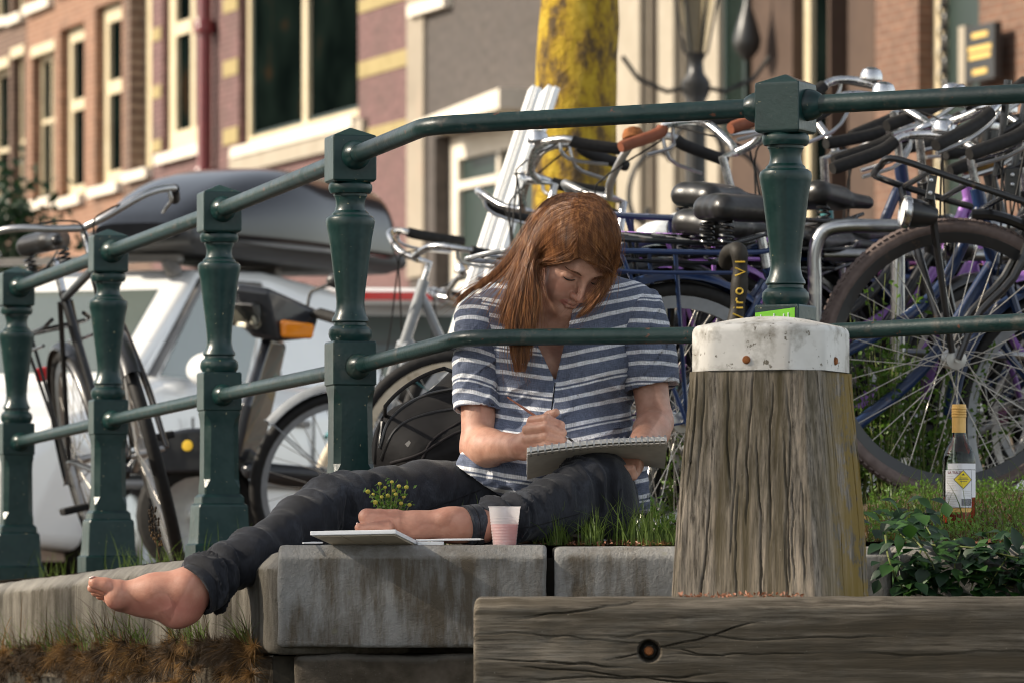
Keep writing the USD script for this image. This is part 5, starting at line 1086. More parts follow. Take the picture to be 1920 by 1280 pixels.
# brass lamp, black cup lamp and child seat frame between the handlebars
bl = thing('brass_lamp', 'egg shaped old brass bicycle lamp under the upper rail', 'lamp')
define('shell', MB().lathe([(0.0, -0.06), (0.012, -0.057), (0.026, -0.04), (0.034, -0.01), (0.035, 0.012), (0.026, 0.04), (0.010, 0.06), (0.0, 0.064)], W(1842, 305, 12.6), (0.95, 0, 0.3), 24).tri(), 'bell_brass', bl)
define('clamp', MB().tube([W(1860, 315, 12.6), W(1885, 335, 12.7)], 0.007, 6).tri(), 'bike_black', bl)
cl_ = thing('cup_lamp', 'black cup shaped bicycle lamp with chrome rim facing up', 'lamp')
define('shell', MB().lathe([(0.0, -0.062), (0.022, -0.058), (0.028, -0.02), (0.032, 0.028)], W(1852, 262, 12.5), (0.05, 0.1, 1), 22).tri(), 'bike_black', cl_)
define('rim', MB().lathe([(0.032, 0.022), (0.0345, 0.026), (0.0345, 0.038), (0.031, 0.042), (0.02, 0.038), (0.0, 0.036)], W(1852, 262, 12.5), (0.05, 0.1, 1), 22).tri(), 'chrome', cl_)
cs = thing('child_seat_frame', 'tall black steel child seat frame at the right edge', 'seat frame')
for pts in ([(1868, 330), (1880, 250), (1890, 150)], [(1893, 360), (1905, 300), (1925, 180)], [(1880, 250), (1930, 220)], [(1868, 330), (1930, 300)]):
    define('tube', MB().tube([W(x, y, 12.3) for x, y in pts], 0.0105, 8).tri(), 'bike_black', cs)
define('plate', MB().box(W(1898, 345, 12.28), (0.04, 0.012, 0.085), bevel=0.004).tri(), 'bike_black', cs)
for py in (328, 346): define('bolt', MB().lathe([(0, 0.006), (0.005, 0.005), (0.006, 0)], W(1898, py, 12.272), (0, -1, 0), 10).tri(), 'chrome', cs)

# lock sleeve with lettering on the navy bicycle
mk('lock_black', (0.016, 0.014, 0.012), (0.03, 0.026, 0.02), rough=0.6, scale=40, bump=0.3); mk('lock_yellow', (0.55, 0.34, 0.03), (0.62, 0.42, 0.05), rough=0.5)
lk = thing('bicycle_lock', 'black chain lock sleeve with yellow lettering on the navy bicycle', 'lock')
LY = 11.62
lp = curve([W(1362, 492, LY + .12), W(1368, 472, LY + .05), W(1384, 470, LY), W(1388, 500, LY), W(1386, 540, LY), W(1382, 580, LY), W(1374, 625, LY), W(1356, 650, LY + .1)], 40)
rl = 0.0195 + 0.002 * np.sin(np.linspace(0, 25, 40)); define('sleeve', MB().tube(lp, rl, 14).tri(), 'lock_black', lk)
def glyphs(strokes, org, ux, uy, w, d=0.0):
    mb = MB()
    for s_ in strokes: mb.tube([org + ux * a + uy * b for a, b in s_], w, 6)
    return mb
GL = {'V': [[(0, 1), (.35, 0), (.7, 1)]], 'i': [[(.1, 0), (.1, .65)], [(.1, .88), (.12, .95)]], 'I': [[(.1, 0), (.1, 1)]], 'r': [[(0, 0), (0, .65)], [(0, .45), (.2, .66), (.4, .6)]], 'o': [[(.25 + .25 * math.cos(t), .33 + .33 * math.sin(t)) for t in np.linspace(0, 2 * PI, 11)]]}
upv, rtv = np.array([0, 0, 1.0]), np.array([1.0, 0, 0])
yy = 603; mbk = MB()
for ch, adv in (('V', 24), ('i', 12), ('r', 16), ('o', 20), (None, 14), ('V', 24), ('I', 14)):
    if ch:
        o = W(1394, yy, LY - 0.0235); o[0] = W(1392 if yy > 520 else 1396, 0, LY)[0]
        for s_ in GL[ch]: mbk.tube([o + upv * a * 0.028 - rtv * b * 0.024 + np.array([0, -0.001, 0]) for a, b in s_], 0.0022, 6)
    yy -= adv
define('lettering', mbk.tri(), 'lock_yellow', lk)

# stainless parking hoops
hp = thing('parking_hoop', 'polished steel bicycle parking hoop beside the turned post', 'bicycle rack')
hy = 12.35
define('hoop', MB().tube(np.vstack([[W(1528, 1060, hy)], [W(1528, 560, hy)], curve([W(1528, 520, hy), W(1528, 470, hy), W(1545, 434, hy), W(1585, 424, hy), W(1640, 424, hy)], 14), [W(1900, 424, hy + 0.1)]]), 0.0185, 14).tri(), 'bare_metal', hp)
define('lower_bar', MB().tube([W(1545, 478, hy + .25), W(1640, 478, hy + .25), W(1950, 478, hy + .35)], 0.0165, 12).tri(), 'bare_metal', hp)
hp2 = thing('parking_post', 'upright steel post seen through the big brown wheel', 'post')
define('tube', MB().tube([W(1683, 1010, 12.25), W(1683, 440, 12.25)], 0.0185, 14).tri(), 'bare_metal', hp2)
define('arm', MB().tube([W(1683, 660, 12.25), W(1960, 668, 12.4)], 0.012, 10).tri(), 'bare_metal', hp2)
# white boards leaning on the tree
mk('board_white', (0.74, 0.73, 0.70), (0.80, 0.79, 0.77), rough=0.4, scale=6)
for k, (a, c_, w_, lab) in enumerate((((1002, 168), (872, 560), 0.036, 'narrow white painted board leaning on the lichen covered tree'), ((1030, 172), (890, 600), 0.062, 'broad white painted board leaning on the lichen covered tree'))):
    t = thing('white_board', lab, 'board'); A, B2 = W(*a, 16.0 - 0.12 * k), W(c_[0] - 60, c_[1] + 190, 15.2 - 0.12 * k); d = (B2 - A); L = np.linalg.norm(d); d /= L; u, w2, _ = frame(d); u, w2 = u * math.cos(0.75) + w2 * math.sin(0.75), w2 * math.cos(0.75) - u * math.sin(0.75)
    define('plank', (lambda m: (m.vertices @ np.stack([u, w2, d], 1).T + (A + B2) / 2, m.faces))(rbox((w_, 0.03 + 0.01 * k, L), 0.004, 1)), 'board_white', t, smooth=30)
    define('batten', (lambda m: (m.vertices @ np.stack([u, w2, d], 1).T + (A + B2) / 2 + u * w_ * 0.62 - w2 * 0.008, m.faces))(rbox((w_ * 0.2, 0.02, L * 0.995), 0.003, 1)), 'board_white', t, smooth=30)
bg = thing('plastic_bag', 'crumpled white plastic bag in a carrier behind the woman', 'bag')
fl = Field().ell(W(1240, 445, 13.1), (0.075, 0.07, 0.05)).ell(W(1270, 430, 13.15), (0.05, 0.06, 0.045), k=0.03); fl.post.append(lambda p, d: d + 0.02 * (meshkit.fbm(p * 22, 3) - 0.5))
mk('bag_white', (0.55, 0.58, 0.60), (0.68, 0.70, 0.70), rough=0.3, scale=20); define('film', fl.mesh(W(1240, 445, 13.1) - 0.16, W(1270, 430, 13.15) + 0.16, 0.008), 'bag_white', bg, smooth=True)
# ================================================================== the woman drawing on the coping
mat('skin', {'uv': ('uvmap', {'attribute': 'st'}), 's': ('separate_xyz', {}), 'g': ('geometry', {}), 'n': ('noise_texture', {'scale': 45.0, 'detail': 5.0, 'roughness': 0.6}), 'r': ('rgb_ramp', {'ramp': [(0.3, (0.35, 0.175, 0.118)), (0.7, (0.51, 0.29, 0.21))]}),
             'lip_sole': ('mix_color', {'b': (0.40, 0.12, 0.10)}), 'red': ('mix_color', {'b': (0.42, 0.17, 0.115)}), 'nb': ('noise_texture', {'scale': 420.0, 'detail': 3.0}), 'b': ('bump', {'strength': 0.5, 'distance': 0.001}),
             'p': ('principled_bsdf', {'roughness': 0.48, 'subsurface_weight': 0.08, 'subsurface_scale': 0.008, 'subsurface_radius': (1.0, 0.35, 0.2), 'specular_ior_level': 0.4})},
    [('uv.UV', 's.vector'), ('g.position', 'n.vector'), ('n.fac', 'r.fac'), ('s.x', 'lip_sole.fac'), ('r.color', 'red.a'), ('s.y', 'red.fac'), ('red.result', 'lip_sole.a'), ('lip_sole.result', 'p.base_color'),
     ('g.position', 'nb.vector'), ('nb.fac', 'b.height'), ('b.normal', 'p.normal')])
_st = lambda *w: [(p, (0.76, 0.77, 0.80) if q else (0.135, 0.158, 0.225)) for p, q in w]
per = []
for a, b_ in ((0.03, 0.115), (0.30, 0.385), (0.57, 0.605), (0.66, 0.745)):
    per += [(a - 0.012, 0), (a + 0.004, 1), (b_ - 0.004, 1), (b_ + 0.012, 0)]
mat('shirt_cloth', {'uv': ('uvmap', {'attribute': 'st'}), 's': ('separate_xyz', {}), 'g': ('geometry', {}), 'wn': ('noise_texture', {'scale': 9.0, 'detail': 2.0}), 'wa': ('math', {'math_type': 'multiply_add', 'value2': 0.10, 'value3': -0.05}),
                    'm': ('math', {'math_type': 'multiply', 'value2': 1 / 0.090}), 'ad': ('math', {'math_type': 'add'}), 'fr': ('math', {'math_type': 'fraction'}), 'r': ('rgb_ramp', {'ramp': _st((0.0, 0), *per, (1.0, 0))}),
                    'm1': ('mapping', {'scale': (900.0, 60.0, 1.0)}), 'm2': ('mapping', {'scale': (60.0, 900.0, 1.0)}), 'n1': ('noise_texture', {'scale': 1.0, 'detail': 2.0}), 'n2': ('noise_texture', {'scale': 1.0, 'detail': 2.0}),
                    'sum': ('math', {'math_type': 'add'}), 'v': ('map_range', {'from_min': 0.7, 'from_max': 1.3, 'to_min': 0.62, 'to_max': 1.45}), 'h': ('hsv', {}), 'b': ('bump', {'strength': 0.5, 'distance': 0.0012}),
                    'p': ('principled_bsdf', {'roughness': 0.85, 'sheen_weight': 0.15, 'specular_ior_level': 0.2}), 't': ('translucent_bsdf', {}), 'mx': ('mix_closure', {'fac': 0.12})},
    [('uv.UV', 's.vector'), ('s.x', 'm.value1'), ('g.position', 'wn.vector'), ('wn.fac', 'wa.value1'), ('m.value', 'ad.value1'), ('wa.value', 'ad.value2'), ('ad.value', 'fr.value1'), ('fr.value', 'r.fac'),
     ('uv.UV', 'm1.vector'), ('uv.UV', 'm2.vector'), ('m1.vector', 'n1.vector'), ('m2.vector', 'n2.vector'), ('n1.fac', 'sum.value1'), ('n2.fac', 'sum.value2'), ('sum.value', 'v.value'), ('v.result', 'h.value'), ('r.color', 'h.color'),
     ('h.color', 'p.base_color'), ('h.color', 't.color'), ('sum.value', 'b.height'), ('b.normal', 'p.normal'), ('p.BSDF', 'mx.closure1'), ('t.BSDF', 'mx.closure2')], surface='mx.closure')
mat('denim', {'g': ('geometry', {}), 'n': ('noise_texture', {'scale': 11.0, 'detail': 6.0, 'roughness': 0.65}), 'r': ('rgb_ramp', {'ramp': [(0.3, (0.006, 0.0065, 0.009)), (0.55, (0.014, 0.0155, 0.021)), (0.75, (0.045, 0.050, 0.062))]}),
              'm': ('mapping', {'rotation': (0.3, 0.5, 0.6), 'scale': (900, 900, 90)}), 'w': ('noise_texture', {'scale': 1.0, 'detail': 2.0}), 'mr': ('map_range', {'from_min': 0.3, 'from_max': 0.7, 'to_min': 0.6, 'to_max': 1.5}), 'h': ('hsv', {}),
              'b': ('bump', {'strength': 0.6, 'distance': 0.001}), 'p': ('principled_bsdf', {'roughness': 0.8, 'sheen_weight': 0.12, 'sheen_roughness': 0.4, 'specular_ior_level': 0.25})},
    [('g.position', 'n.vector'), ('n.fac', 'r.fac'), ('g.position', 'm.vector'), ('m.vector', 'w.vector'), ('w.fac', 'mr.value'), ('mr.result', 'h.value'), ('r.color', 'h.color'), ('h.color', 'p.base_color'), ('w.fac', 'b.height'), ('b.normal', 'p.normal')])
mk('denim_seam', (0.006, 0.006, 0.008), (0.014, 0.014, 0.017), rough=0.8, scale=300)
mat('hair', {'g': ('geometry', {}), 'n': ('noise_texture', {'scale': 26.0, 'detail': 4.0, 'roughness': 0.7}), 'm': ('mapping', {'scale': (5, 5, 0.6)}), 'r': ('rgb_ramp', {'ramp': [(0.30, (0.10, 0.034, 0.010)), (0.5, (0.27, 0.105, 0.032)), (0.72, (0.60, 0.29, 0.105))]}),
             'p': ('principled_bsdf', {'roughness': 0.34, 'specular_ior_level': 0.6, 'sheen_weight': 0.2}), 't': ('translucent_bsdf', {}), 'mx': ('mix_closure', {'fac': 0.40})},
    [('g.position', 'm.vector'), ('m.vector', 'n.vector'), ('n.fac', 'r.fac'), ('r.color', 'p.base_color'), ('r.color', 't.color'), ('p.BSDF', 'mx.closure1'), ('t.BSDF', 'mx.closure2')], surface='mx.closure')
mk('brow_hair', (0.07, 0.03, 0.015), (0.11, 0.05, 0.025), rough=0.6, scale=300)
mk('lash_dark', (0.012, 0.008, 0.006), rough=0.5)
mk('nail', (0.60, 0.42, 0.36), (0.66, 0.48, 0.42), rough=0.2, coat=0.4)

woman = thing('person', 'person with long auburn hair in a striped shirt drawing, barefoot on the quay', 'person')
X = lambda px, py, Y: W(px, py, Y)
# ---------------------------------------------------------------- head (local: face looks along -y, x to the picture's right)
HC = X(1079, 466, 9.985)
HRm = rotz(math.radians(17)) @ rotx(math.radians(49)) @ roty(math.radians(11))
hd = Field()
hd.ell((0, -0.002, 0.028), (0.072, 0.084, 0.079), k=0.02)
hd.ell((0, -0.028, -0.022), (0.057, 0.060, 0.078), k=0.03)
hd.ell((0, -0.050, -0.070), (0.036, 0.036, 0.040), k=0.03)
for sx in (-1, 1):
    hd.seg((sx * 0.053, 0.005, -0.055), (sx * 0.016, -0.079, -0.100), 0.015, 0.0125, k=0.03)
    hd.ell((sx * 0.040, -0.064, -0.026), (0.021, 0.018, 0.017), k=0.022)
    hd.ell((sx * 0.034, -0.070, -0.052), (0.020, 0.018, 0.020), k=0.025)
hd.ell((0, -0.0875, -0.100), (0.0165, 0.0125, 0.0135), k=0.018)
hd.seg((-0.030, -0.082, 0.019), (0.030, -0.082, 0.019), 0.009, 0.009, k=0.022)
for sx in (-1, 1):
    hd.ell((sx * 0.031, -0.100, -0.001), (0.016, 0.0155, 0.0095), k=0.013, op='s')
    hd.ell((sx * 0.031, -0.0765, -0.001), (0.0135, 0.0125, 0.0115), k=0.004)
    hd.seg((sx * 0.018, -0.0855, -0.006), (sx * 0.044, -0.079, -0.007), 0.0025, 0.002, k=0.006)
hd.seg((0, -0.085, 0.010), (0, -0.112, -0.034), 0.0062, 0.0078, k=0.014)
hd.ell((0, -0.1125, -0.0365), (0.0088, 0.0085, 0.0078), k=0.006)
for sx in (-1, 1):
    hd.ell((sx * 0.0105, -0.1015, -0.039), (0.0058, 0.0085, 0.0062), k=0.006)
    hd.ell((sx * 0.0058, -0.1075, -0.0462), (0.0026, 0.0036, 0.0028), k=0.003, op='s')
hd.seg((-0.004, -0.094, -0.049), (0, -0.0955, -0.058), 0.004, 0.004, k=0.012)
up = [(-0.0225, -0.0875, -0.0665), (-0.0085, -0.0972, -0.0622), (0, -0.0978, -0.0638), (0.0085, -0.0972, -0.0622), (0.0225, -0.0875, -0.0665)]
lo = [(-0.0205, -0.0875, -0.0685), (-0.008, -0.0955, -0.0735), (0.008, -0.0955, -0.0735), (0.0205, -0.0875, -0.0685)]
hd.chain(up, [0.0020, 0.0042, 0.0040, 0.0042, 0.0020], k=0.003)
hd.chain(lo, [0.0022, 0.0050, 0.0050, 0.0022], k=0.003)
hd.chain([(-0.0215, -0.0905, -0.0676), (0, -0.1015, -0.0680), (0.0215, -0.0905, -0.0676)], [0.0010, 0.0014, 0.0010], k=0.002, op='s')
for sx in (-1, 1):
    hd.ell((sx * 0.076, 0.012, -0.006), (0.007, 0.017, 0.030), k=0.008); hd.ell((sx * 0.084, 0.006, -0.002), (0.004, 0.009, 0.017), k=0.006, op='s')
H2W = lambda q: np.asarray(q, float) @ HRm.T + HC
W2H = lambda p: (p - HC) @ HRm

# ---------------------------------------------------------------- torso shared by shirt and body
tor = Field()
tor.seg(X(992, 650, 10.075), X(965, 900, 10.10), 0.082, 0.098, k=0.06); tor.seg(X(1112, 640, 10.075), X(1092, 900, 10.10), 0.084, 0.10, k=0.06)
tor.seg(X(925, 592, 10.055), X(1182, 580, 10.06), 0.052, 0.056, k=0.06); tor.seg(X(1000, 575, 10.06), X(1110, 570, 10.06), 0.062, 0.062, k=0.05)
tor.ell(X(1000, 690, 10.005), (0.068, 0.055, 0.066), k=0.05); tor.ell(X(1100, 685, 10.01), (0.068, 0.055, 0.066), k=0.05)
SHR, SHL = X(903, 603, 10.055), X(1196, 590, 10.06)
ELR, ELL_ = X(896, 838, 9.985), X(1229, 790, 10.02)
WRR, WRL = X(983, 836, 9.795), X(1186, 858, 9.82)
body = Field()
body.fn(lambda p: hd.ev(W2H(p)), k=0.012)
body.seg(H2W((0, 0.035, -0.055)), X(1052, 585, 10.075), 0.050, 0.058, k=0.04)
body.seg(X(1052, 590, 10.07), X(960, 600, 10.075), 0.040, 0.036, k=0.04); body.seg(X(1052, 588, 10.07), X(1140, 588, 10.075), 0.040, 0.038, k=0.04)
body.fn(lambda p: tor.ev(p) + 0.018, k=0.02)
body.chain([SHR, X(897, 720, 10.02), ELR], [0.046, 0.038, 0.034], k=0.006)
body.chain([SHL, X(1216, 700, 10.04), ELL_], [0.046, 0.039, 0.034], k=0.006)
body.chain([ELR, X(915, 838, 9.94), WRR], [0.034, 0.0375, 0.0240], k=0.02)
body.chain([ELL_, X(1222, 806, 9.97), WRL], [0.034, 0.0355, 0.0245], k=0.02)
# right hand: a loose fist round the brush
HY_ = 9.755
h = lambda px, py, d=0.0: X(px, py, HY_ + d)
kk = 0.005
body.seg(WRR, h(1000, 822, .02), 0.0235, 0.021, k=0.02)
body.seg(h(995, 835, .025), h(1003, 794, .025), 0.019, 0.018, k=0.015); body.seg(h(1004, 836, .03), h(1012, 800, .035), 0.016, 0.016, k=0.015)
fing = [[h(997, 787, .010), h(1024, 783, -.012), h(1051, 796, -.006), h(1049, 807, .016)], [h(988, 804, .006), h(1024, 799, -.018), h(1054, 810, -.010), h(1047, 818, .014)],
        [h(989, 822, .008), h(1026, 817, -.016), h(1054, 824, -.008), h(1040, 830, .014)], [h(996, 836, .010), h(1026, 833, -.012), h(1050, 838, -.004), h(1036, 841, .014)]]
for fg, rs in zip(fing, ([.0098, .0092, .0086, .0074], [.0104, .0096, .0088, .0076], [.0100, .0092, .0084, .0072], [.0090, .0082, .0076, .0066])): body.chain(fg, rs, k=kk)
body.chain([h(996, 812, .045), h(1014, 790, .035), h(1030, 778, .028), h(1042, 772, .020)], [.015, .0115, .0098, .0084], k=0.006)
# left hand under the pad
g_ = lambda px, py, Y: X(px, py, Y)
body.seg(WRL, g_(1180, 872, 9.775), 0.024, 0.022, k=0.02); body.seg(g_(1172, 866, 9.775), g_(1190, 872, 9.775), 0.017, 0.018, k=0.012)
for q, (px, dy, L) in enumerate(((1160, 0.0, 1.0), (1171, 0.004, 1.1), (1182, 0.002, 1.05), (1191, 0.004, 0.85))):
    body.chain([g_(px + 4, 868, 9.755), g_(px, 884, 9.735 + dy), g_(px - 4, 888 + 3 * L, 9.712), g_(px - 6, 876, 9.700)], [.0105, .0098, .009, .0078], k=0.004)
body.chain([g_(1165, 860, 9.77), g_(1150, 848, 9.74), g_(1146, 842, 9.72)], [.013, .0105, .009], k=0.006)
# right foot hanging over the water, left foot lying on the coping
ft = lambda px, py, Y=9.55: X(px, py, Y)
p_ = lambda r, Y=9.5: r * Y / F
body.chain([ft(410, 1082, 9.60), ft(366, 1099, 9.565), ft(345, 1108)], [p_(28), p_(31), p_(30)], k=0.02)
body.chain([ft(356, 1108), ft(347, 1138, 9.56), ft(332, 1147, 9.56)], [p_(31), p_(27), p_(27)], k=0.03)
body.chain([ft(345, 1100), ft(290, 1107), ft(230, 1108)], [p_(32), p_(29), p_(20)], k=0.03); body.chain([ft(318, 1138, 9.57), ft(268, 1124, 9.585), ft(225, 1122, 9.58)], [p_(27), p_(25), p_(23)], k=0.03)
body.ell(ft(216, 1118, 9.545), (p_(20), 0.020, p_(22)), k=0.02); body.seg(ft(222, 1118, 9.60), ft(238, 1124, 9.62), p_(17), p_(18), k=0.02)
body.ell(ft(352, 1091, 9.522), (p_(12), 0.009, p_(13)), k=0.015)
body.chain([ft(222, 1100, 9.545), ft(198, 1095, 9.54), ft(178, 1091, 9.54)], [p_(14.5), p_(12.5), p_(12.5)], k=0.008)
for q, (a, b2) in enumerate((((205, 1112, 9.572), (172, 1101, 9.572)), ((208, 1118, 9.592), (178, 1109, 9.596)), ((214, 1122, 9.608), (187, 1116, 9.614)), ((222, 1126, 9.62), (199, 1122, 9.63)))):
    m_ = ((a[0] + b2[0]) / 2, (a[1] + b2[1]) / 2 - 3, a[2]); body.chain([ft(*a), ft(*m_), ft(*b2)], [p_(9.5), p_(8.5 - q * 0.5), p_(8.8 - q * 0.6)], k=0.005)
lf = lambda px, py, Y=9.49: X(px, py, Y)
body.chain([lf(905, 985, 9.51), lf(862, 984, 9.50), lf(840, 982, 9.50)], [p_(32), p_(28), p_(25)], k=0.02); body.ell(lf(838, 968, 9.475), (p_(15), 0.012, p_(9)), k=0.02)
body.chain([lf(858, 990, 9.52), lf(872, 1000, 9.54)], [p_(20), p_(20)], k=0.02)
body.chain([lf(845, 980), lf(785, 983), lf(738, 974)], [p_(24), p_(21), p_(20)], k=0.03); body.chain([lf(840, 992, 9.53), lf(770, 992, 9.54), lf(715, 990, 9.54)], [p_(20), p_(19), p_(16)], k=0.03)
body.chain([lf(742, 970, 9.485), lf(712, 967, 9.478), lf(688, 968, 9.472)], [p_(17), p_(14), p_(16.5)], k=0.005)
for q, (a, b2) in enumerate((((728, 986, 9.468), (674, 988, 9.460)), ((720, 992, 9.49), (680, 994, 9.484)), ((722, 996, 9.51), (690, 999, 9.505)), ((726, 999, 9.53), (702, 1002, 9.53)))):
    m_ = ((a[0] + b2[0]) / 2, (a[1] + b2[1]) / 2 - 3, a[2]); body.chain([lf(*a), lf(*m_), lf(*b2)], [p_(10.5), p_(9), p_(9.2 - q * 0.7)], k=0.005)
bm = MB()
HIPR, HIPL = X(965, 935, 10.10), X(1082, 935, 10.10)
KNR, KNL = X(634, 942, 9.83), X(1118, 917, 9.715)
core = Field(); core.fn(lambda p: tor.ev(p) + 0.03, k=0.02)
core.seg(HIPR, KNR, 0.070, 0.045, k=0.03); core.seg(HIPL, KNL, 0.070, 0.055, k=0.03); core.seg(KNR, X(400, 1085, 9.56), 0.045, 0.032, k=0.02); core.seg(KNL, X(905, 985, 9.51), 0.055, 0.030, k=0.02); core.seg(HIPR, HIPL, 0.09, 0.09, k=0.05)
parts_ = [body.mesh(HC + [-0.30, -0.12, -0.30], HC + [0.30, 0.22, 0.155], 0.0024),
          body.mesh(X(850, 900, 9.70) * [1, 0, 1] + [0, 9.69, 0], X(935, 700, 9.7) * [1, 0, 1] + [0, 10.08, 0], 0.0032),
          body.mesh(X(935, 900, 9.70) * [1, 0, 1] + [0, 9.69, 0], X(1075, 740, 9.7) * [1, 0, 1] + [0, 9.90, 0], 0.0019),
          body.mesh(X(1125, 915, 9.68) * [1, 0, 1] + [0, 9.67, 0], X(1290, 690, 10) * [1, 0, 1] + [0, 10.10, 0], 0.0026),
          body.mesh(X(150, 1190, 9.5) * [1, 0, 1] + [0, 9.49, 0], X(410, 1040, 9.5) * [1, 0, 1] + [0, 9.67, 0], 0.0024),
          body.mesh(X(655, 1018, 9.45) * [1, 0, 1] + [0, 9.42, 0], X(915, 945, 9.45) * [1, 0, 1] + [0, 9.60, 0], 0.0022),
          core.mesh((-0.75, 9.4, -0.2), (0.40, 10.3, 0.62), 0.02)]
uvs = []
for k, (v, f) in enumerate(parts_):
    lip_sole = np.zeros(len(v)); red = np.zeros(len(v))
    if k == 0:
        q = W2H(v); d1 = np.min([sd_seg(q, up[i], up[i + 1], 0.0030, 0.0030) for i in range(4)] + [sd_seg(q, lo[i], lo[i + 1], 0.0036, 0.0036) for i in range(3)], axis=0)
        lip_sole = 0.75 * (1 - smoothstep(0.0003, 0.0024, d1)); red = 0.5 * np.exp(-((np.abs(q[:, 0]) - 0.042) ** 2 + (q[:, 2] + 0.035) ** 2) / 0.0006) + 0.6 * np.exp(-(q[:, 0] ** 2 + (q[:, 2] + 0.037) ** 2 + (q[:, 1] + 0.112) ** 2) / 0.0003)
        red = np.clip(red, 0, 1) * (q[:, 1] < -0.02)
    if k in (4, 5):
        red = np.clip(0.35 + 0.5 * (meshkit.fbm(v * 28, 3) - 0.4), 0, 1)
        if k == 4: lip_sole = 0.55 * smoothstep(1108, 1136, HY - (v[:, 2] - CZ) * F / v[:, 1] + 0.10 * ((v[:, 0] * F / v[:, 1] + 960) - 280)) * (0.6 + 0.8 * (meshkit.fbm(v * 40, 3) - 0.3))  # foot underside darkened: grime and its shade both put into the colour
    if k in (1, 2, 3):
        red = np.clip(0.8 * (meshkit.fbm(v * 40, 3) - 0.42), 0, 1)
    bm.add(v, f); uvs.append(np.stack([lip_sole, red], 1))
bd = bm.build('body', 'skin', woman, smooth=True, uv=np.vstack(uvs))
# brows, lashes, nails
mbk = []
for sx in (-1, 1):
    pts = [(sx * 0.0150, -0.0935, 0.0150), (sx * 0.026, -0.0945, 0.0195), (sx * 0.038, -0.0855, 0.0190), (sx * 0.0465, -0.0765, 0.0130)]
    c = curve(H2W(pts), 14)
    # settle on the skin
    def settle(c, off):
        out = []
        n = HRm @ np.array([0, -1.0, 0])
        for p in c:
            t = np.linspace(0.05, -0.05, 241); d = body.ops[0][0](p + n * t[:, None]); j = np.argmax(d < 0); out.append(p + n * (t[j] + off))
        return np.array(out)
    define('eyebrow', MB().tube(settle(c, 0.0), np.interp(np.linspace(0, 1, 14), [0, 0.3, 1], [0.0014, 0.0024, 0.0010]), 8).tri(), 'brow_hair', bd, smooth=True)
    pl_ = settle(curve(H2W([(sx * 0.0185, -0.09, -0.0048), (sx * 0.026, -0.092, -0.0090), (sx * 0.034, -0.09, -0.0100), (sx * 0.0435, -0.085, -0.0072)]), 12), 0.0006)
    define('eyelashes', MB().tube(pl_, [0.0006, 0.0010, 0.0014, 0.0017, 0.0019, 0.0020, 0.0020, 0.0020, 0.0019, 0.0017, 0.0013, 0.0007], 6).tri(), 'lash_dark', bd, smooth=True)
define('toenail', MB().sphere(lf(679, 966, 9.463), 0.0075, 2, (0.62, 0.5, 0.85), rot=roty(0.35)).tri(), 'nail', bd); define('toenail', MB().sphere(lf(670, 981, 9.461), 0.0045, 2, (0.6, 0.5, 0.8)).tri(), 'nail', bd)
define('toenail', MB().sphere(ft(172, 1081, 9.535), 0.007, 2, (0.9, 0.7, 0.35), rot=roty(-0.4)).tri(), 'nail', bd)

# ---------------------------------------------------------------- shirt
def arm_dirs(): pass
def wr(p, amp, sc, seed=0): return amp * (meshkit.fbm(p * np.asarray(sc) + seed * 7.7, 3) - 0.5)
shirt = Field()
shirt.fn(lambda p: tor.ev(p) - 0.004, k=0.02)
hemz = lambda p: p[..., 2] - (0.115 + 0.05 * np.sin(p[..., 0] * 14) * 0.3)
shirt.seg(X(950, 870, 10.05), X(905, 880, 9.99), 0.075, 0.050, k=0.05); shirt.seg(X(1000, 850, 10.03), X(985, 888, 9.955), 0.07, 0.040, k=0.05); shirt.seg(X(1150, 860, 10.08), X(1178, 935, 10.03), 0.06, 0.045, k=0.05)
shirt.seg(X(1060, 800, 10.0), X(1120, 850, 9.96), 0.075, 0.05, k=0.05)
def folds(p, d):
    x, y, z = p[..., 0], p[..., 1], p[..., 2]
    f = 0.024 * (meshkit.fbm(np.stack([x * 13 + z * 9, y * 4, z * 10 - x * 7], -1), 3) - 0.5) * smoothstep(0.50, 0.28, z)
    ax = 0.022 * np.abs(meshkit.noise(np.stack([(x - 0.24) * 20 + (z - 0.25) * 26, z * 3, y * 3], -1)) - 0.5) * smoothstep(0.06, 0.22, x) * smoothstep(0.46, 0.2, z)
    bx = 0.014 * (meshkit.noise(np.stack([x * 40, z * 6, y * 5], -1)) - 0.5) * smoothstep(0.25, 0.05, z)
    rg_ = 1 - np.abs(meshkit.fbm(np.stack([x * 9 + z * 11 + 3, y * 5, z * 13 - x * 9], -1), 3) - 0.5) * 2
    return d + f + ax + bx - 0.010 * rg_ ** 6 * smoothstep(0.47, 0.30, z)
shirt.post.append(folds)
vl = [X(1000, 560, 9.95), X(1006, 640, 9.95), X(1041, 714, 9.95), X(1066, 610, 9.95), X(1082, 560, 9.95)]
VP = [(a[0], a[2]) for a in vl]
def vneck(p, d):
    x, z = p[..., 0], p[..., 2]; e = np.full(x.shape, -9.0)
    for (x0, z0), (x1, z1) in ((VP[1], VP[2]), (VP[2], VP[3])):
        n = np.array([z1 - z0, -(x1 - x0)]); n = n / np.linalg.norm(n); e = np.maximum(e, -((x - x0) * n[0] + (z - z0) * n[1])) if False else np.maximum(e, (x - x0) * -n[0] * -1 * 0 + ((x - x0) * n[0] + (z - z0) * n[1]) * -1)
    ins = e                                                                       # < 0 inside the opening
    ins = np.maximum(ins, p[..., 1] - 10.05)
    coll = np.sqrt((p[..., 0] - X(1046, 0, 10.06)[0]) ** 2 + (p[..., 1] - 10.05) ** 2) - 0.062          # neck hole
    coll = np.maximum(coll, -(p[..., 2] - zpx(640, 10.0)))
    return np.maximum(np.maximum(d, -ins), -coll)
_cx = np.mean([v[0] for v in VP[1:4]]); _cz = np.mean([v[1] for v in VP[1:4]])
_t = None
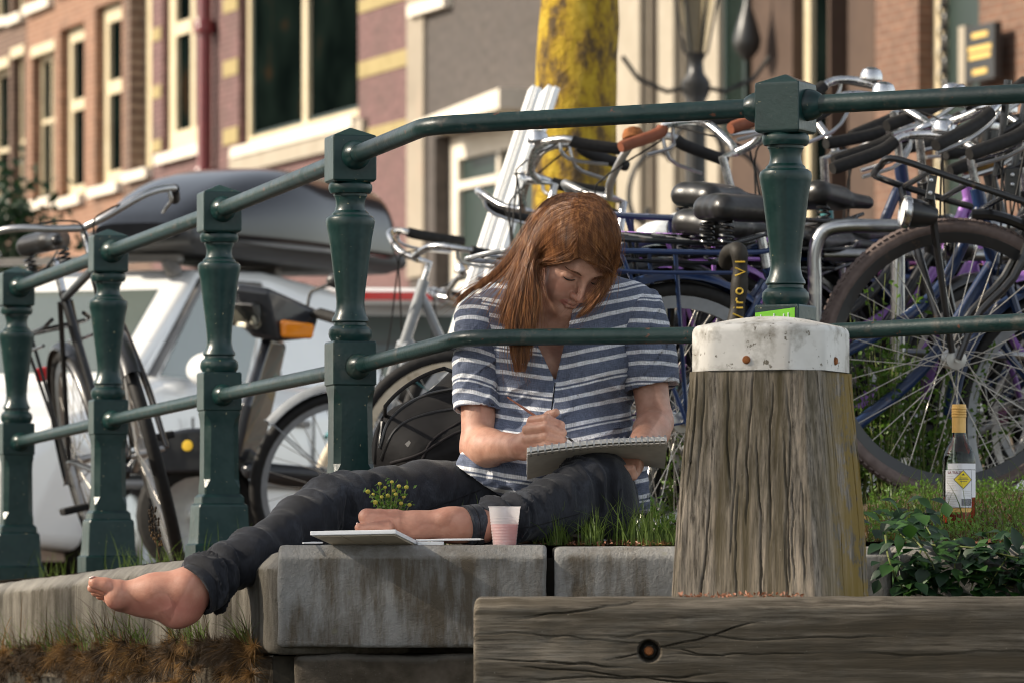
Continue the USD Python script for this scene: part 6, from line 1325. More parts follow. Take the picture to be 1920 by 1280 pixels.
def vneck(p, d):
    x, z = p[..., 0], p[..., 2]; e = np.full(x.shape, -9.0)
    for (x0, z0), (x1, z1) in ((VP[1], VP[2]), (VP[2], VP[3])):
        n = np.array([z1 - z0, -(x1 - x0)]); n = n / np.linalg.norm(n)
        if (_cx - x0) * n[0] + (_cz - z0) * n[1] > 0: n = -n
        e = np.maximum(e, (x - x0) * n[0] + (z - z0) * n[1])
    ins = np.maximum(e, p[..., 1] - 10.06)
    coll = np.maximum(np.sqrt((x - X(1046, 0, 10.06)[0]) ** 2 + (p[..., 1] - 10.045) ** 2) - 0.066, zpx(650, 10.0) - z)
    return np.maximum(np.maximum(d, -ins), -coll)
shell = Field(); shell.fn(lambda p: np.maximum(shirt.ev(p), -(shirt.ev(p) + 0.0075)), k=0.001); shell.post.append(vneck)
def hem(p, d):
    zc_ = np.interp(p[..., 0], [-0.12, -0.06, -0.01, 0.03, 0.10, 0.20, 0.30], [0.178, 0.135, 0.105, 0.115, 0.10, 0.085, 0.07])
    return np.maximum(d, zc_ - 0.01 - p[..., 2])
shell.post.append(hem)
v, f = shell.mesh((-0.17, 9.86, 0.06), (0.33, 10.24, 0.585), 0.0042)
# stripes run round the body and sag in the middle
dx_ = v[:, 0] - 0.085; sag = 0.21 * (np.sqrt(dx_ ** 2 + 0.0009) - 0.03); tl = -0.03 * dx_
panel = np.where((v[:, 0] < X(1038, 0, 9.97)[0]) & (v[:, 1] < 10.06), 0.021, 0.0)
u = v[:, 2] - sag + tl + panel + 0.25 * (v[:, 1] - 10.0) * 0
define('shirt', (v, f), 'shirt_cloth', woman, smooth=True, uv=np.stack([u, v[:, 0] + v[:, 1] * 0.7], 1))
def sleeve(nm, chain_, radii, endn, seed, thick=0.006):
    s = Field(); s.chain(chain_, radii, k=0.03)
    a, b = np.asarray(chain_[0]), np.asarray(chain_[-1]); ax = (b - a) / np.linalg.norm(b - a); L = np.linalg.norm(b - a)
    def fo(p, d):
        q = (p - a) @ ax; pr = p - a - q[..., None] * ax
        cuff = 0.0025 * (smoothstep(L - 0.040, L - 0.038, q) - 0.5) - 0.004 * np.exp(-((q - (L - 0.040)) / 0.003) ** 2) * -1 * 0
        return d - cuff - 0.006 * (1 - np.abs(meshkit.fbm(np.stack([q * 26 + pr[..., 0] * 22, pr[..., 0] * 12 + seed, pr[..., 1] * 9], -1), 2) - 0.5) * 2) ** 6 + 0.010 * (meshkit.fbm(np.stack([q * 34 + pr[..., 0] * 12, pr[..., 0] * 9 + seed, pr[..., 1] * 9], -1), 3) - 0.5) * smoothstep(0.0, 0.08, q)
    s.post.append(fo)
    sh = Field(); sh.fn(lambda p: np.maximum(s.ev(p), -(s.ev(p) + thick)), k=0.001); sh.post.append(lambda p, d: np.maximum(np.maximum(d, (p - b) @ ax - 0.0), -(tor.ev(p) + 0.035)))
    lo_ = np.min([np.asarray(c) for c in chain_], 0) - 0.09; hi_ = np.max([np.asarray(c) for c in chain_], 0) + 0.09
    v, f = sh.mesh(lo_, hi_, 0.0038)
    q = (v - a) @ ax; uu, ww, _ = frame(ax); an = np.arctan2((v - a) @ uu, (v - a) @ ww)
    r = np.linalg.norm(v - a - q[:, None] * ax, axis=1)
    define('sleeve', (v, f), 'shirt_cloth', woman, smooth=True, uv=np.stack([-q * 1.0 + 0.012 * np.sin(an + seed) + 0.3, an * 0.05], 1))
    c = b - ax * 0.038
sleeve('r', [X(906, 600, 10.058), X(896, 690, 10.03), X(894, 770, 10.005)], [0.058, 0.0475, 0.0465], None, 1)
sleeve('l', [X(1194, 588, 10.06), X(1212, 670, 10.045), X(1222, 728, 10.035)], [0.061, 0.057, 0.0555], None, 2)
sl = curve([X(1041, 716, 9.95), X(1037, 745, 9.95), X(1033, 775, 9.95)], 10)
out = []
for p in sl:
    t = np.linspace(9.88, 10.02, 140); d = shirt.ev(np.stack([np.full(140, p[0]), t, np.full(140, p[2])], 1)); out.append([p[0], t[np.argmax(d < 0)] - 0.001, p[2]])
define('placket_seam', MB().tube(np.array(out), 0.0013, 6).tri(), 'denim_seam', woman)

# ---------------------------------------------------------------- jeans
jean = Field()
CUR, CUL = X(372, 1103, 9.555), X(880, 984, 9.505)
jean.ell((HIPR + HIPL) / 2 + [0, 0.03, 0.0], (0.155, 0.12, 0.092), k=0.05)
jean.chain([HIPR, X(800, 928, 9.97), KNR], [0.086, 0.069, 0.0600], k=0.03); jean.chain([KNR, X(560, 985, 9.74), X(470, 1042, 9.63), CUR], [0.0590, 0.0545, 0.0500, 0.0465], k=0.02)
jean.chain([HIPL, X(1100, 925, 9.90), KNL], [0.090, 0.083, 0.0735], k=0.03); jean.chain([KNL, X(1040, 952, 9.63), X(955, 975, 9.55), CUL], [0.0700, 0.0580, 0.0430, 0.0365], k=0.02)
jean.ell(X(1145, 965, 9.73), (0.045, 0.06, 0.045), k=0.05)
def jf(p, d):
    x, y, z = p[..., 0], p[..., 1], p[..., 2]; o = 0.0
    for (a, b, amp, fr, sd) in ((KNR, CUR, 0.017, 26, 3), (HIPR, KNR, 0.013, 20, 5), (KNL, CUL, 0.018, 34, 9), (HIPL, KNL, 0.012, 22, 13)):
        ab = b - a; L = np.linalg.norm(ab); ax = ab / L; q = (p - a) @ ax; pr = p - a - q[..., None] * ax; r = np.sqrt((pr ** 2).sum(-1)); w = np.exp(-np.maximum(r - 0.07, 0) / 0.02) * smoothstep(-0.02, 0.02, q) * (1 - smoothstep(L - 0.01, L + 0.03, q))
        tw = pr[..., 2] * 10 + pr[..., 0] * 6
        n = 1 - np.abs(meshkit.fbm(np.stack([q * fr + tw, pr[..., 1] * 8 + sd, pr[..., 2] * 7], -1), 3) - 0.5) * 2
        e = 0.5 + 1.3 * np.exp(-((q - L) / 0.09) ** 2) + 0.8 * np.exp(-(q / 0.07) ** 2)
        o = o + w * amp * e * (0.42 - n ** 3) * 1.25
    return d + o
jean.post.append(jf)
axr = (CUR - X(470, 1042, 9.63)); axr /= np.linalg.norm(axr); axl = (CUL - X(955, 975, 9.55)); axl /= np.linalg.norm(axl)
jd = Field(); jd.fn(jean.ev, k=0.001)
jd.post.append(lambda p, d: np.maximum(d, np.where(p[..., 0] < -0.45, (p - CUR) @ axr, -1)))
jd.post.append(lambda p, d: np.where((p[..., 1] < 9.66) & (p[..., 0] > -0.25), np.maximum(d, (p - CUL) @ axl), d))
v1, f1 = jd.mesh((-0.72, 9.42, -0.16), (0.34, 10.30, 0.26), 0.0048)
jb_ = define('jeans', (v1, f1), 'denim', woman, smooth=True)
def cuff(c, ax, r0, r1, wdt):
    fl = Field(); u_, w_, _ = frame(ax); a0, a1 = c - ax * wdt, c + ax * 0.004
    fl.fn(lambda p: np.maximum(np.maximum(sd_seg(p, a0 - ax * 0.05, a1 + ax * 0.05, r0, r1) + 0.005 * (meshkit.fbm(p * 30, 3) - 0.5), np.maximum((p - a1) @ ax, -((p - a0) @ ax))), -sd_seg(p, a0 - ax * .05, a1 + ax * .05, r0 - 0.007, r1 - 0.007)) - 0.0012, k=0.001)
    v, f = fl.mesh(np.minimum(a0, a1) - 0.075, np.maximum(a0, a1) + 0.075, 0.0034)
    cf_ = define('cuff', (v, f), 'denim', jb_, smooth=True)
    th = np.linspace(0, 2 * PI, 40, endpoint=False); m = c - ax * wdt * 0.30; rr = r0 + (r1 - r0) * 0.8 + 0.0012
    define('cuff_stitch', MB().tube(m + rr * (np.cos(th)[:, None] * u_ + np.sin(th)[:, None] * w_), 0.0010, 5, closed=True).tri(), 'denim_seam', jb_)
cuff(CUR + axr * 0.004, axr, 0.0535, 0.0520, 0.036); cuff(CUL + axl * 0.006, axl, 0.0405, 0.0395, 0.028)
def on_field(fld, pts, off, dirv=(0, -1, 0), span=0.2):
    out = []; dv = np.asarray(dirv, float)
    for p in pts:
        t = np.linspace(span, -span, 260); d = fld.ev(p + dv * t[:, None]); j = np.argmax(d < 0); out.append(p + dv * (t[j] + off))
    return np.array(out)
for pts in ([X(930, 905, 9.95), X(800, 955, 9.95), X(690, 985, 9.8)], [X(1085, 962, 9.7), X(1000, 985, 9.6), X(930, 995, 9.55)]):
    define('inseam', MB().tube(on_field(jd, curve(pts, 26), 0.0004), 0.0014, 6).tri(), 'denim_seam', jb_)

# ---------------------------------------------------------------- hair
cap = Field(); cap.ell((0, 0.000, 0.031), (0.0800, 0.0950, 0.0885), k=0.01)
cap.ell((0.0, 0.052, -0.04), (0.07, 0.045, 0.085), k=0.02)
cap.ell((0.004, -0.115, -0.052), (0.074, 0.115, 0.114), k=0.012, op='s')
cap.box((0, -0.06, -0.12), (0.068, 0.1, 0.085), k=0.01, op='s')
cap.fn(lambda q: hd.ev(q) + 0.003, k=0.002, op='s')
cap.post.append(lambda q, d: d + 0.003 * (meshkit.fbm(q * np.array([60, 60, 22]), 3) - 0.5))
v, f = cap.mesh((-0.11, -0.11, -0.14), (0.11, 0.15, 0.15), 0.0035)
hb_ = define('hair', (H2W(v), f), 'hair', woman, smooth=True)
He = np.array([0.0860, 0.0985, 0.0925]); Hcen = np.array([0, 0.000, 0.031])
def head_front(px, py):
    """Depth of the hair-covered skull's front at this place, or None beside it."""
    o = np.array([0, 0, CZ]); d = W(px, py, 1.0) - o; ol = (W2H(o) - Hcen) / He; dd = (d @ HRm) / He
    A, B, C = dd @ dd, 2 * ol @ dd, ol @ ol - 1; q = B * B - 4 * A * C
    return None if q < 0 else (-B - math.sqrt(q)) / (2 * A)
C4 = lambda *p: [(x / 4 + 900, y / 4 + 340) for x, y in p]
guides = {
 'a': (C4((735, 120), (600, 105), (470, 200), (370, 330), (290, 520), (150, 690), (20, 770), (-120, 850), (-225, 985)), 9.985),
 'a2': (C4((735, 130), (600, 125), (455, 225), (365, 360), (315, 520), (258, 690), (205, 860), (160, 1000), (142, 1075)), 9.955),
 'b': (C4((740, 160), (560, 190), (420, 330), (345, 500), (292, 680), (232, 860), (185, 1000), (165, 1090)), 9.95),
 'c': (C4((745, 220), (580, 280), (440, 420), (375, 560), (310, 760), (250, 960), (235, 1120), (250, 1300), (285, 1475)), 9.925),
 'd': (C4((745, 300), (600, 370), (470, 480), (410, 560), (385, 680), (390, 860), (370, 1040), (355, 1260), (325, 1490)), 9.915),
 'e': (C4((740, 360), (620, 450), (500, 530), (425, 590), (400, 680), (440, 800), (445, 930), (410, 1060), (390, 1180)), 9.915),
 'f': (C4((735, 410), (660, 500), (560, 560), (460, 590), (410, 620), (390, 700), (400, 800), (420, 900)), 9.93),
 'g': (C4((735, 430), (720, 500), (660, 565), (560, 600), (470, 615), (420, 660), (400, 760), (400, 860)), 9.93),
 'h': (C4((735, 120), (850, 125), (950, 220), (1008, 360), (1020, 500), (1005, 620), (965, 720), (905, 810), (850, 900)), 9.95),
 'i': (C4((745, 180), (850, 210), (945, 320), (995, 460), (1000, 600), (965, 710), (890, 830), (810, 930), (720, 1040)), 9.93),
 'j': (C4((750, 260), (830, 300), (925, 400), (975, 520), (990, 640), (968, 740), (905, 840), (820, 940), (700, 1060)), 9.925),
 'k': (C4((745, 340), (820, 390), (900, 480), (945, 580), (968, 660), (958, 740), (905, 840), (845, 930), (770, 1020)), 9.925),
 'm': (C4((722, 94), (815, 88), (915, 135), (995, 240), (1036, 380), (1042, 500), (1022, 620), (980, 720)), 9.98),
 'o': (C4((738, 552), (700, 580), (640, 603), (560, 622), (470, 640), (425, 690), (405, 780)), 9.93),
 'q': (C4((743, 552), (785, 582), (840, 610), (895, 640), (935, 690), (940, 760)), 9.93),
 'n': (C4((728, 94), (640, 88), (520, 130), (420, 230), (330, 380), (230, 560), (80, 720), (-60, 800), (-190, 905)), 9.99),
 'l': (C4((740, 410), (800, 465), (875, 530), (925, 600), (955, 670), (952, 740), (915, 820)), 9.93),
}
def lift(name):
    pts, yend = guides[name]; p2 = curve(np.array([(x, y, 0) for x, y in pts]), 28)[:, :2]; out = []; last = None; n = 0
    for x, y in p2:
        hfd = head_front(x, y); free = y > 500 and (x < 1012 or x > 1150) or y > 545
        if hfd is not None and not free: Y = hfd - 0.003; last = Y; n = 0
        else:
            n += 1; Y = (last if last is not None else yend); Y = Y + (yend - Y) * min(1.0, n / 8.0)
        out.append(W(x, y, Y))
    o = np.array(out); o[2:-2] = (o[:-4] + o[1:-3] + o[2:-2] + o[3:-1] + o[4:]) / 5
    return o
LG = {k: lift(k) for k in guides}
gh_ = np.random.default_rng(21); cp, cn, cwid = [], [], []
nhat = HRm @ np.array([0, 0.1, 1.0])
for (a, b, n) in (('a2', 'b', 700), ('b', 'c', 900), ('c', 'd', 1000), ('d', 'e', 650), ('e', 'f', 420), ('f', 'g', 260), ('m', 'h', 500), ('h', 'i', 700), ('i', 'j', 600), ('j', 'k', 480), ('k', 'l', 320), ('n', 'a', 620), ('a', 'a2', 60), ('g', 'o', 330), ('l', 'q', 330)):
    A, B2 = LG[a], LG[b]
    for q in range(n):
        t = gh_.uniform(-0.08, 1.08); s0 = A + (B2 - A) * t
        cl_r = np.random.default_rng(int(t * 9) + ord(a[0]) * 31 + len(a)); k1, k2 = cl_r.normal(0, 0.0025), cl_r.normal(0, 0.0035)
        s = np.linspace(0, 1, 28)[:, None]; L = gh_.uniform(0.86, 1.0) if a in ("a2", "b", "c", "d") else gh_.uniform(0.80, 1.0)
        ph = gh_.uniform(0, 6.28, 3); fly = (gh_.random() < 0.10) * gh_.normal(0, 0.014)
        s1 = s0 + np.hstack([k1 * s ** 1.5 + fly * s ** 2 + 0.0012 * np.sin(s * 17 + ph[0]), -gh_.uniform(-0.002, 0.006) + k2 * s * 0.6 + 0.001 * np.sin(s * 13 + ph[1]), 0.0012 * np.sin(s * 15 + ph[2])])
        m = max(8, int(28 * L)); cp.append(s1[:m]); cn.append(m); w = np.full(m, gh_.uniform(0.0005, 0.0010)); w[-4:] *= np.array([0.9, 0.7, 0.5, 0.3]); cwid.append(w)
for q in range(260):
    a = ['n', 'a2', 'h', 'm', 'c', 'g', 'q', 'i'][q % 8]; s = np.linspace(0, 1, 28)[:, None]; k0 = gh_.integers(0, 10); dv = gh_.normal(size=3) * np.array([0.014, 0.006, 0.011]); s1 = LG[a] + np.array([0, -0.003, 0.0]) + dv * s ** 1.3 + 0.0022 * np.sin(s * gh_.uniform(7, 16) + gh_.uniform(0, 6, 3))
    s1 = s1[k0:]; cp.append(s1); cn.append(len(s1)); cwid.append(np.linspace(0.0006, 0.0003, len(s1)))
hc_ = UsdGeom.BasisCurves.Define(stage, str(hb_.GetPath()) + '/strands')
hc_.CreateTypeAttr('linear'); hc_.CreateCurveVertexCountsAttr(Vt.IntArray(cn)); hc_.CreatePointsAttr(Vt.Vec3fArray.FromNumpy(np.vstack(cp).astype(np.float32)))
hc_.CreateWidthsAttr(Vt.FloatArray.FromNumpy(np.concatenate(cwid).astype(np.float32))); hc_.SetWidthsInterpolation('vertex')
UsdShade.MaterialBindingAPI.Apply(hc_.GetPrim()).Bind(LK['hair']); setdata(hc_.GetPrim(), kind='stuff')
mb = MB()
for (a, b, n) in (('a2', 'b', 7), ('b', 'c', 10), ('c', 'd', 10), ('d', 'e', 8), ('e', 'f', 5), ('h', 'i', 8), ('i', 'j', 7), ('j', 'k', 6)):
    for q in range(n):
        t = (q + 0.5) / n; s0 = LG[a] + (LG[b] - LG[a]) * t; s0 = s0 + [0, 0.006, 0]
        mb.tube(s0[:25], np.interp(np.linspace(0, 1, 25), [0, 0.2, 0.75, 1], [0.003, 0.0055, 0.0055, 0.001]), 6)
define('locks', mb.tri(), 'hair', hb_, smooth=True, kind='stuff')
# ================================================================== drawing things
mk('paper', (0.62, 0.60, 0.56), (0.70, 0.68, 0.64), rough=0.8, scale=30); mk('grey_board', (0.40, 0.37, 0.33), (0.48, 0.45, 0.40), rough=0.85, scale=60)
mk('white_plastic', (0.72, 0.73, 0.75), (0.78, 0.79, 0.80), rough=0.35, scale=10); mk('beige_plastic', (0.42, 0.36, 0.28), (0.48, 0.42, 0.33), rough=0.5, scale=10); mk('brush_wood', (0.20, 0.06, 0.03), (0.26, 0.09, 0.045), rough=0.35, scale=60, coat=0.3)
nb = thing('sketchbook', 'spiral bound sketchbook resting on the raised knee', 'sketchbook')
NE = curve([W(988, 838, 9.645), W(1060, 829, 9.65), (W(1130, 822, 9.65)), W(1190, 819, 9.65), W(1250, 817, 9.645)], 40)       # near edge, top face
bdir = np.array([0.0, 0.16, -0.036]); tdir = np.cross(np.array([1.0, 0, 0.07]), bdir); tdir /= np.linalg.norm(tdir); tdir = tdir if tdir[2] > 0 else -tdir
bend = np.stack([0.0 * np.linspace(0, 1, 40), 0 * np.linspace(0, 1, 40), -0.012 * np.abs(np.linspace(-1, 1, 40)) ** 2], 1)
def slab(t0, t1, e0=0.0, e1=1.0):
    rows = []
    for s in np.linspace(e0, e1, 8):
        rows.append((NE + bdir * s + bend * s))
    top = np.array(rows) + tdir * t1; bot = np.array(rows) + tdir * t0; n, m = top.shape[:2]
    v = np.vstack([top.reshape(-1, 3), bot.reshape(-1, 3)]); i = np.arange(n - 1)[:, None] * m + np.arange(m - 1)[None]
    f = np.stack([i, i + 1, i + m + 1, i + m], -1).reshape(-1, 4); fb = f[:, ::-1] + n * m; ed = []
    for j in range(m - 1): ed += [[j, j + n * m, j + 1 + n * m, j + 1], [(n - 1) * m + j, (n - 1) * m + j + 1, (n - 1) * m + j + 1 + n * m, (n - 1) * m + j + n * m]]
    for q in range(n - 1): ed += [[q * m, (q + 1) * m, (q + 1) * m + n * m, q * m + n * m], [q * m + m - 1, q * m + m - 1 + n * m, (q + 1) * m + m - 1 + n * m, (q + 1) * m + m - 1]]
    f = np.vstack([f, fb, np.array(ed)]); t_ = trimesh.Trimesh(v, np.vstack([f[:, [0, 1, 2]], f[:, [0, 2, 3]]]), process=False)
    return (v, f) if t_.volume > 0 else (v, f[:, ::-1])
define('pages', slab(-0.0085, 0.0), 'paper', nb, smooth=False); define('front_cover', slab(-0.0110, -0.0095, 0.03, 1.0), 'black_iron', nb, smooth=False); define('back_cover', slab(-0.0145, -0.0120), 'grey_board', nb, smooth=False)
for k in range(22):
    i = 0.8 + k * 37.6 / 21; p = np.array([np.interp(i, np.arange(40), NE[:, q]) for q in range(3)])
    for dx in (0.0, 0.0022):
        th = np.linspace(0, 2 * PI, 14, endpoint=False); c_ = p + np.array([dx, 0.002, 0]) + tdir * -0.008
        define('ring', MB().tube(c_ + 0.0095 * (np.cos(th)[:, None] * np.array([0, 1, -.28]) * 0.62 + np.sin(th)[:, None] * tdir * 1.12), 0.0008, 5, closed=True).tri(), 'bare_metal', nb)
br = thing('paint_brush', 'thin brown handled paint brush held in the right hand', 'brush')
A, B2 = W(951, 743, 9.80), W(1079, 829, 9.735); d = B2 - A
define('handle', MB().tube([A, A + d * 0.3, A + d * 0.80], [0.0014, 0.0026, 0.0028], 10).tri(), 'brush_wood', br); define('ferrule', MB().tube([A + d * 0.80, A + d * 0.90], [0.0028, 0.0022], 10).tri(), 'bare_metal', br); define('bristles', MB().tube([A + d * 0.90, A + d * 0.95, A + d], [0.0022, 0.0024, 0.0003], 8).tri(), 'lash_dark', br)

# plastic cup with a pink drink
mat('cup_plastic', {'p': ('principled_bsdf', {'base_color': (0.82, 0.80, 0.80), 'roughness': 0.3}), 't': ('translucent_bsdf', {'color': (0.85, 0.82, 0.82)}), 'x': ('transparent_bsdf', {'color': (0.95, 0.93, 0.93)}), 'm1': ('mix_closure', {'fac': 0.45}), 'm2': ('mix_closure', {'fac': 0.38})},
    [('p.BSDF', 'm1.closure1'), ('t.BSDF', 'm1.closure2'), ('m1.closure', 'm2.closure1'), ('x.BSDF', 'm2.closure2')], surface='m2.closure')
mat('pink_drink', {'p': ('principled_bsdf', {'base_color': (0.80, 0.26, 0.24), 'roughness': 0.2}), 't': ('translucent_bsdf', {'color': (0.85, 0.30, 0.26)}), 'm': ('mix_closure', {'fac': 0.5})}, [('p.BSDF', 'm.closure1'), ('t.BSDF', 'm.closure2')], surface='m.closure')
CY = 9.46; cb = W(946, 1021, CY); hc = 72 * CY / F; r0, r1 = 21.5 * CY / F, 29.5 * CY / F
cup = thing('plastic_cup', 'ribbed translucent plastic cup half full of pink drink on the coping edge', 'cup', cb)
pr = []
for k in range(60):
    z = hc * k / 59; r = r0 + (r1 - r0) * k / 59; rib = 0.0005 * (math.sin(z / hc * 2 * PI * 13) if 0.08 < k / 59 < 0.76 else 0); pr.append((r + rib, z))
pr += [(r1 + 0.0014, hc - 0.0004), (r1 + 0.0016, hc + 0.0010), (r1 - 0.0002, hc + 0.0012)]
define('wall', MB().lathe([(0.0001, 0.0002)] + pr, n=48).tri(), 'cup_plastic', cup, smooth=50)
define('drink', MB().lathe([(0.0001, 0.0012), (r0 - 0.0012, 0.0012), (r0 + (r1 - r0) * 0.56 - 0.0014, hc * 0.56), (0.0001, hc * 0.56)], n=40).tri(), 'pink_drink', cup, smooth=40)

# opened watercolour box: lid tilted over the coping edge, mixing tray and two brushes beside it
pb = thing('paint_box', 'opened white plastic watercolour box on the coping below the bare foot', 'paint box')
PYn, PYf = 9.365, 9.475
q = [W(583, 1001, PYn), W(741, 998, PYn), W(786, 1021, PYf), W(640, 1026, PYf)]
def plate(q, th, nm, m, par, up=(0, 0, 1)):
    q = np.array(q); n = np.cross(q[1] - q[0], q[3] - q[0]); n /= np.linalg.norm(n); n = n if n @ np.array(up) > 0 else -n
    P = np.vstack([q, q + n * th]); return define(nm, trimesh.convex.convex_hull((P[:, None] + trimesh.creation.icosphere(1, 0.0012).vertices[None]).reshape(-1, 3)), m, par, smooth=40)
Q = np.array(q); plate(Q, 0.006, 'lid', 'white_plastic', pb)
n = np.cross(Q[1] - Q[0], Q[3] - Q[0]); n /= np.linalg.norm(n); n = -n if n[2] > 0 else n
bl_ = lambda a, b: (Q[0] * (1 - a) + Q[1] * a) * (1 - b) + (Q[3] * (1 - a) + Q[2] * a) * b
for a0, a1 in ((0.03, 0.335), (0.36, 0.665), (0.69, 0.97)): plate([bl_(a0, 0.06) + n * 0.0022, bl_(a1, 0.06) + n * 0.0022, bl_(a1, 0.97) + n * 0.0022, bl_(a0, 0.97) + n * 0.0022], 0.0005, 'well', 'beige_plastic', pb)
define('tray', MB().box((W(808, 1017, 9.47) + W(808, 1017, 9.53)) / 2, (0.052, 0.09, 0.007), bevel=0.0015).tri(), 'white_plastic', pb); define('tray', MB().box(W(700, 1012, 9.53), (0.17, 0.09, 0.010), bevel=0.0015).tri(), 'white_plastic', pb)
mk('paint_green', (0.05, 0.30, 0.16), rough=0.4); mk('paint_blue', (0.03, 0.10, 0.35), rough=0.4)
for px, m in ((797, 'paint_green'), (690, 'paint_blue')): define('paint_pan', MB().sphere(W(px, 1009.5, 9.50), 0.008, 2, (1.2, 1.2, 0.25)).tri(), m, pb)
for a, b2, lab in (((780, 1011, 9.46), (901, 1009.5, 9.45), 'thin white brush lying between paint box and cup'), ((568, 1016.5, 9.40), (604, 1016, 9.45), 'white brush sticking out left of the paint box')):
    t = thing('white_brush', lab, 'brush'); A, B2 = W(*a), W(*b2); define('handle', MB().tube([A, (A + B2) / 2, B2], [0.0017, 0.0022, 0.0018], 8).tri(), 'white_plastic', t); define('tip', MB().tube([B2, B2 + (B2 - A) * 0.05], [0.0016, 0.0004], 8).tri(), 'grey_board', t)

# backpack
mk('pack_black', (0.006, 0.0055, 0.006), (0.010, 0.009, 0.0095), rough=0.75, scale=50, bump=0.4, bscale=500, bdist=0.0015, spec=0.25); mk('pack_mesh', (0.012, 0.010, 0.011), (0.018, 0.015, 0.016), rough=0.7, scale=60, bump=0.5, bscale=700, bdist=0.0015); mk('zip_black', (0.010, 0.010, 0.0105), rough=0.35, scale=60)
bp = thing('backpack', 'black backpack leaning behind the woman by the second post', 'backpack')
bf = Field(); BYp = 10.42
B_ = lambda px, py, dy=0: W(px, py, BYp + dy)
bf.seg(B_(800, 835), B_(905, 745), WR(92, BYp), WR(62, BYp), k=0.05); bf.seg(B_(775, 850), B_(930, 860), WR(70, BYp), WR(80, BYp), k=0.05); bf.seg(B_(900, 740), B_(960, 800), WR(62, BYp), WR(60, BYp), k=0.05)
bf.seg(B_(800, 850, -.075), B_(900, 815, -.085), WR(62, BYp), WR(52, BYp), k=0.025)
bf.post.append(lambda p, d: d + 0.010 * (meshkit.fbm(p * np.array([14, 14, 14]), 3) - 0.5))
v, f = bf.mesh((-0.36, 10.15, 0.0), (0.10, 10.60, 0.46), 0.007); define('main_compartment', (v, f), 'pack_black', bp, smooth=True)
for k, (pts, r, m) in enumerate((([(704, 868), (712, 800), (745, 750), (800, 712), (862, 694), (930, 690)], 0.0042, 'pack_black'), ([(714, 840), (735, 785), (790, 745), (868, 728), (930, 726)], 0.0045, 'zip_black'), ([(716, 862), (745, 805), (800, 778), (880, 765), (940, 765)], 0.0040, 'zip_black'), ([(735, 868), (790, 852), (860, 812), (930, 800)], 0.0035, 'pack_mesh'), ([(790, 870), (815, 825), (868, 790)], 0.003, 'pack_mesh'))):
    define('piping', MB().tube(on_field(bf, curve([B_(x, y) for x, y in pts], 26), 0.001, span=0.3), r, 8).tri(), m, bp)
define('zip_puller', MB().tube(on_field(bf, curve([B_(719, 792), B_(716, 815), B_(714, 832)], 6), 0.004, span=0.3), [0.006, 0.004, 0.004, 0.004, 0.004, 0.003], 8).tri(), 'zip_black', bp)
define('label_tag', MB().box(on_field(bf, np.array([B_(768, 833)]), 0.002, span=0.3)[0], (0.012, 0.004, 0.009), rot=roty(-0.7)).tri(), 'grey_board', bp)

# wine bottle
mat('bottle_glass', {'g': ('glossy_bsdf', {'roughness': 0.02, 'color': (0.9, 0.95, 0.92)}), 't': ('transparent_bsdf', {'color': (0.84, 0.90, 0.85)}), 'f': ('fresnel', {'IOR': 1.5}), 'm': ('mix_closure', {})}, [('f.fac', 'm.fac'), ('t.BSDF', 'm.closure1'), ('g.BSDF', 'm.closure2')], surface='m.closure')
mat('rose_wine', {'p': ('principled_bsdf', {'base_color': (0.42, 0.05, 0.03), 'roughness': 0.05}), 't': ('transparent_bsdf', {'color': (0.75, 0.16, 0.10)}), 'm': ('mix_closure', {'fac': 0.35})}, [('p.BSDF', 'm.closure1'), ('t.BSDF', 'm.closure2')], surface='m.closure')
mk('gold_foil', (0.52, 0.31, 0.09), (0.60, 0.38, 0.13), rough=0.35, metal=0.35, scale=40); mk('label_white', (0.66, 0.66, 0.68), (0.72, 0.72, 0.73), rough=0.6, scale=30); mk('print_dark', (0.08, 0.08, 0.09), rough=0.6); mk('print_red', (0.20, 0.03, 0.04), rough=0.6); mk('sign_diamond', (0.72, 0.55, 0.02), (0.78, 0.60, 0.03), rough=0.5)
OY = 10.56; ob = W(1798, 984, OY); s_ = 228 * OY / F / 0.2675; Rb = 31 * OY / F
bt = thing('wine_bottle', 'rose wine bottle with gold cap standing in the weeds', 'bottle', ob)
k_ = lambda py: (984 - py) * OY / F
prof = [(0.001, 0.006), (Rb * 0.7, 0.002), (Rb * 0.94, 0.0), (Rb, 0.005), (Rb, k_(868)), (Rb * 0.985, k_(858)), (Rb * 0.90, k_(846)), (Rb * 0.70, k_(834)), (Rb * 0.50, k_(825)), (Rb * 0.415, k_(815)), (Rb * 0.40, k_(800)), (Rb * 0.40, k_(762))]
define('glass', MB().lathe(prof, n=48).tri(), 'bottle_glass', bt, smooth=50)
define('wine', MB().lathe([(0.001, 0.007), (Rb * 0.95, 0.007), (Rb * 0.95, k_(931)), (0.001, k_(931))], n=40).tri(), 'rose_wine', bt, smooth=40)
g0 = [(Rb * 0.42, k_(810)), (Rb * 0.425, k_(782))]; z = k_(781)
for q in range(4): g0 += [(Rb * 0.43, z), (Rb * 0.455, z + 0.0012), (Rb * 0.455, z + 0.0042), (Rb * 0.425, z + 0.0052)]; z += 0.0056
g0 += [(Rb * 0.43, z), (Rb * 0.42, k_(757)), (0.001, k_(756.5))]
define('cap', MB().lathe(g0, n=36).tri(), 'gold_foil', bt, smooth=30)
def bent(v, r):
    """Wraps flat artwork (x along the bottle's girth, y up, z proud) round the bottle, facing the viewer."""
    a = v[:, 0] / Rb - PI / 2; return np.stack([(r + v[:, 2]) * np.cos(a), (r + v[:, 2]) * np.sin(a), v[:, 1]], 1)
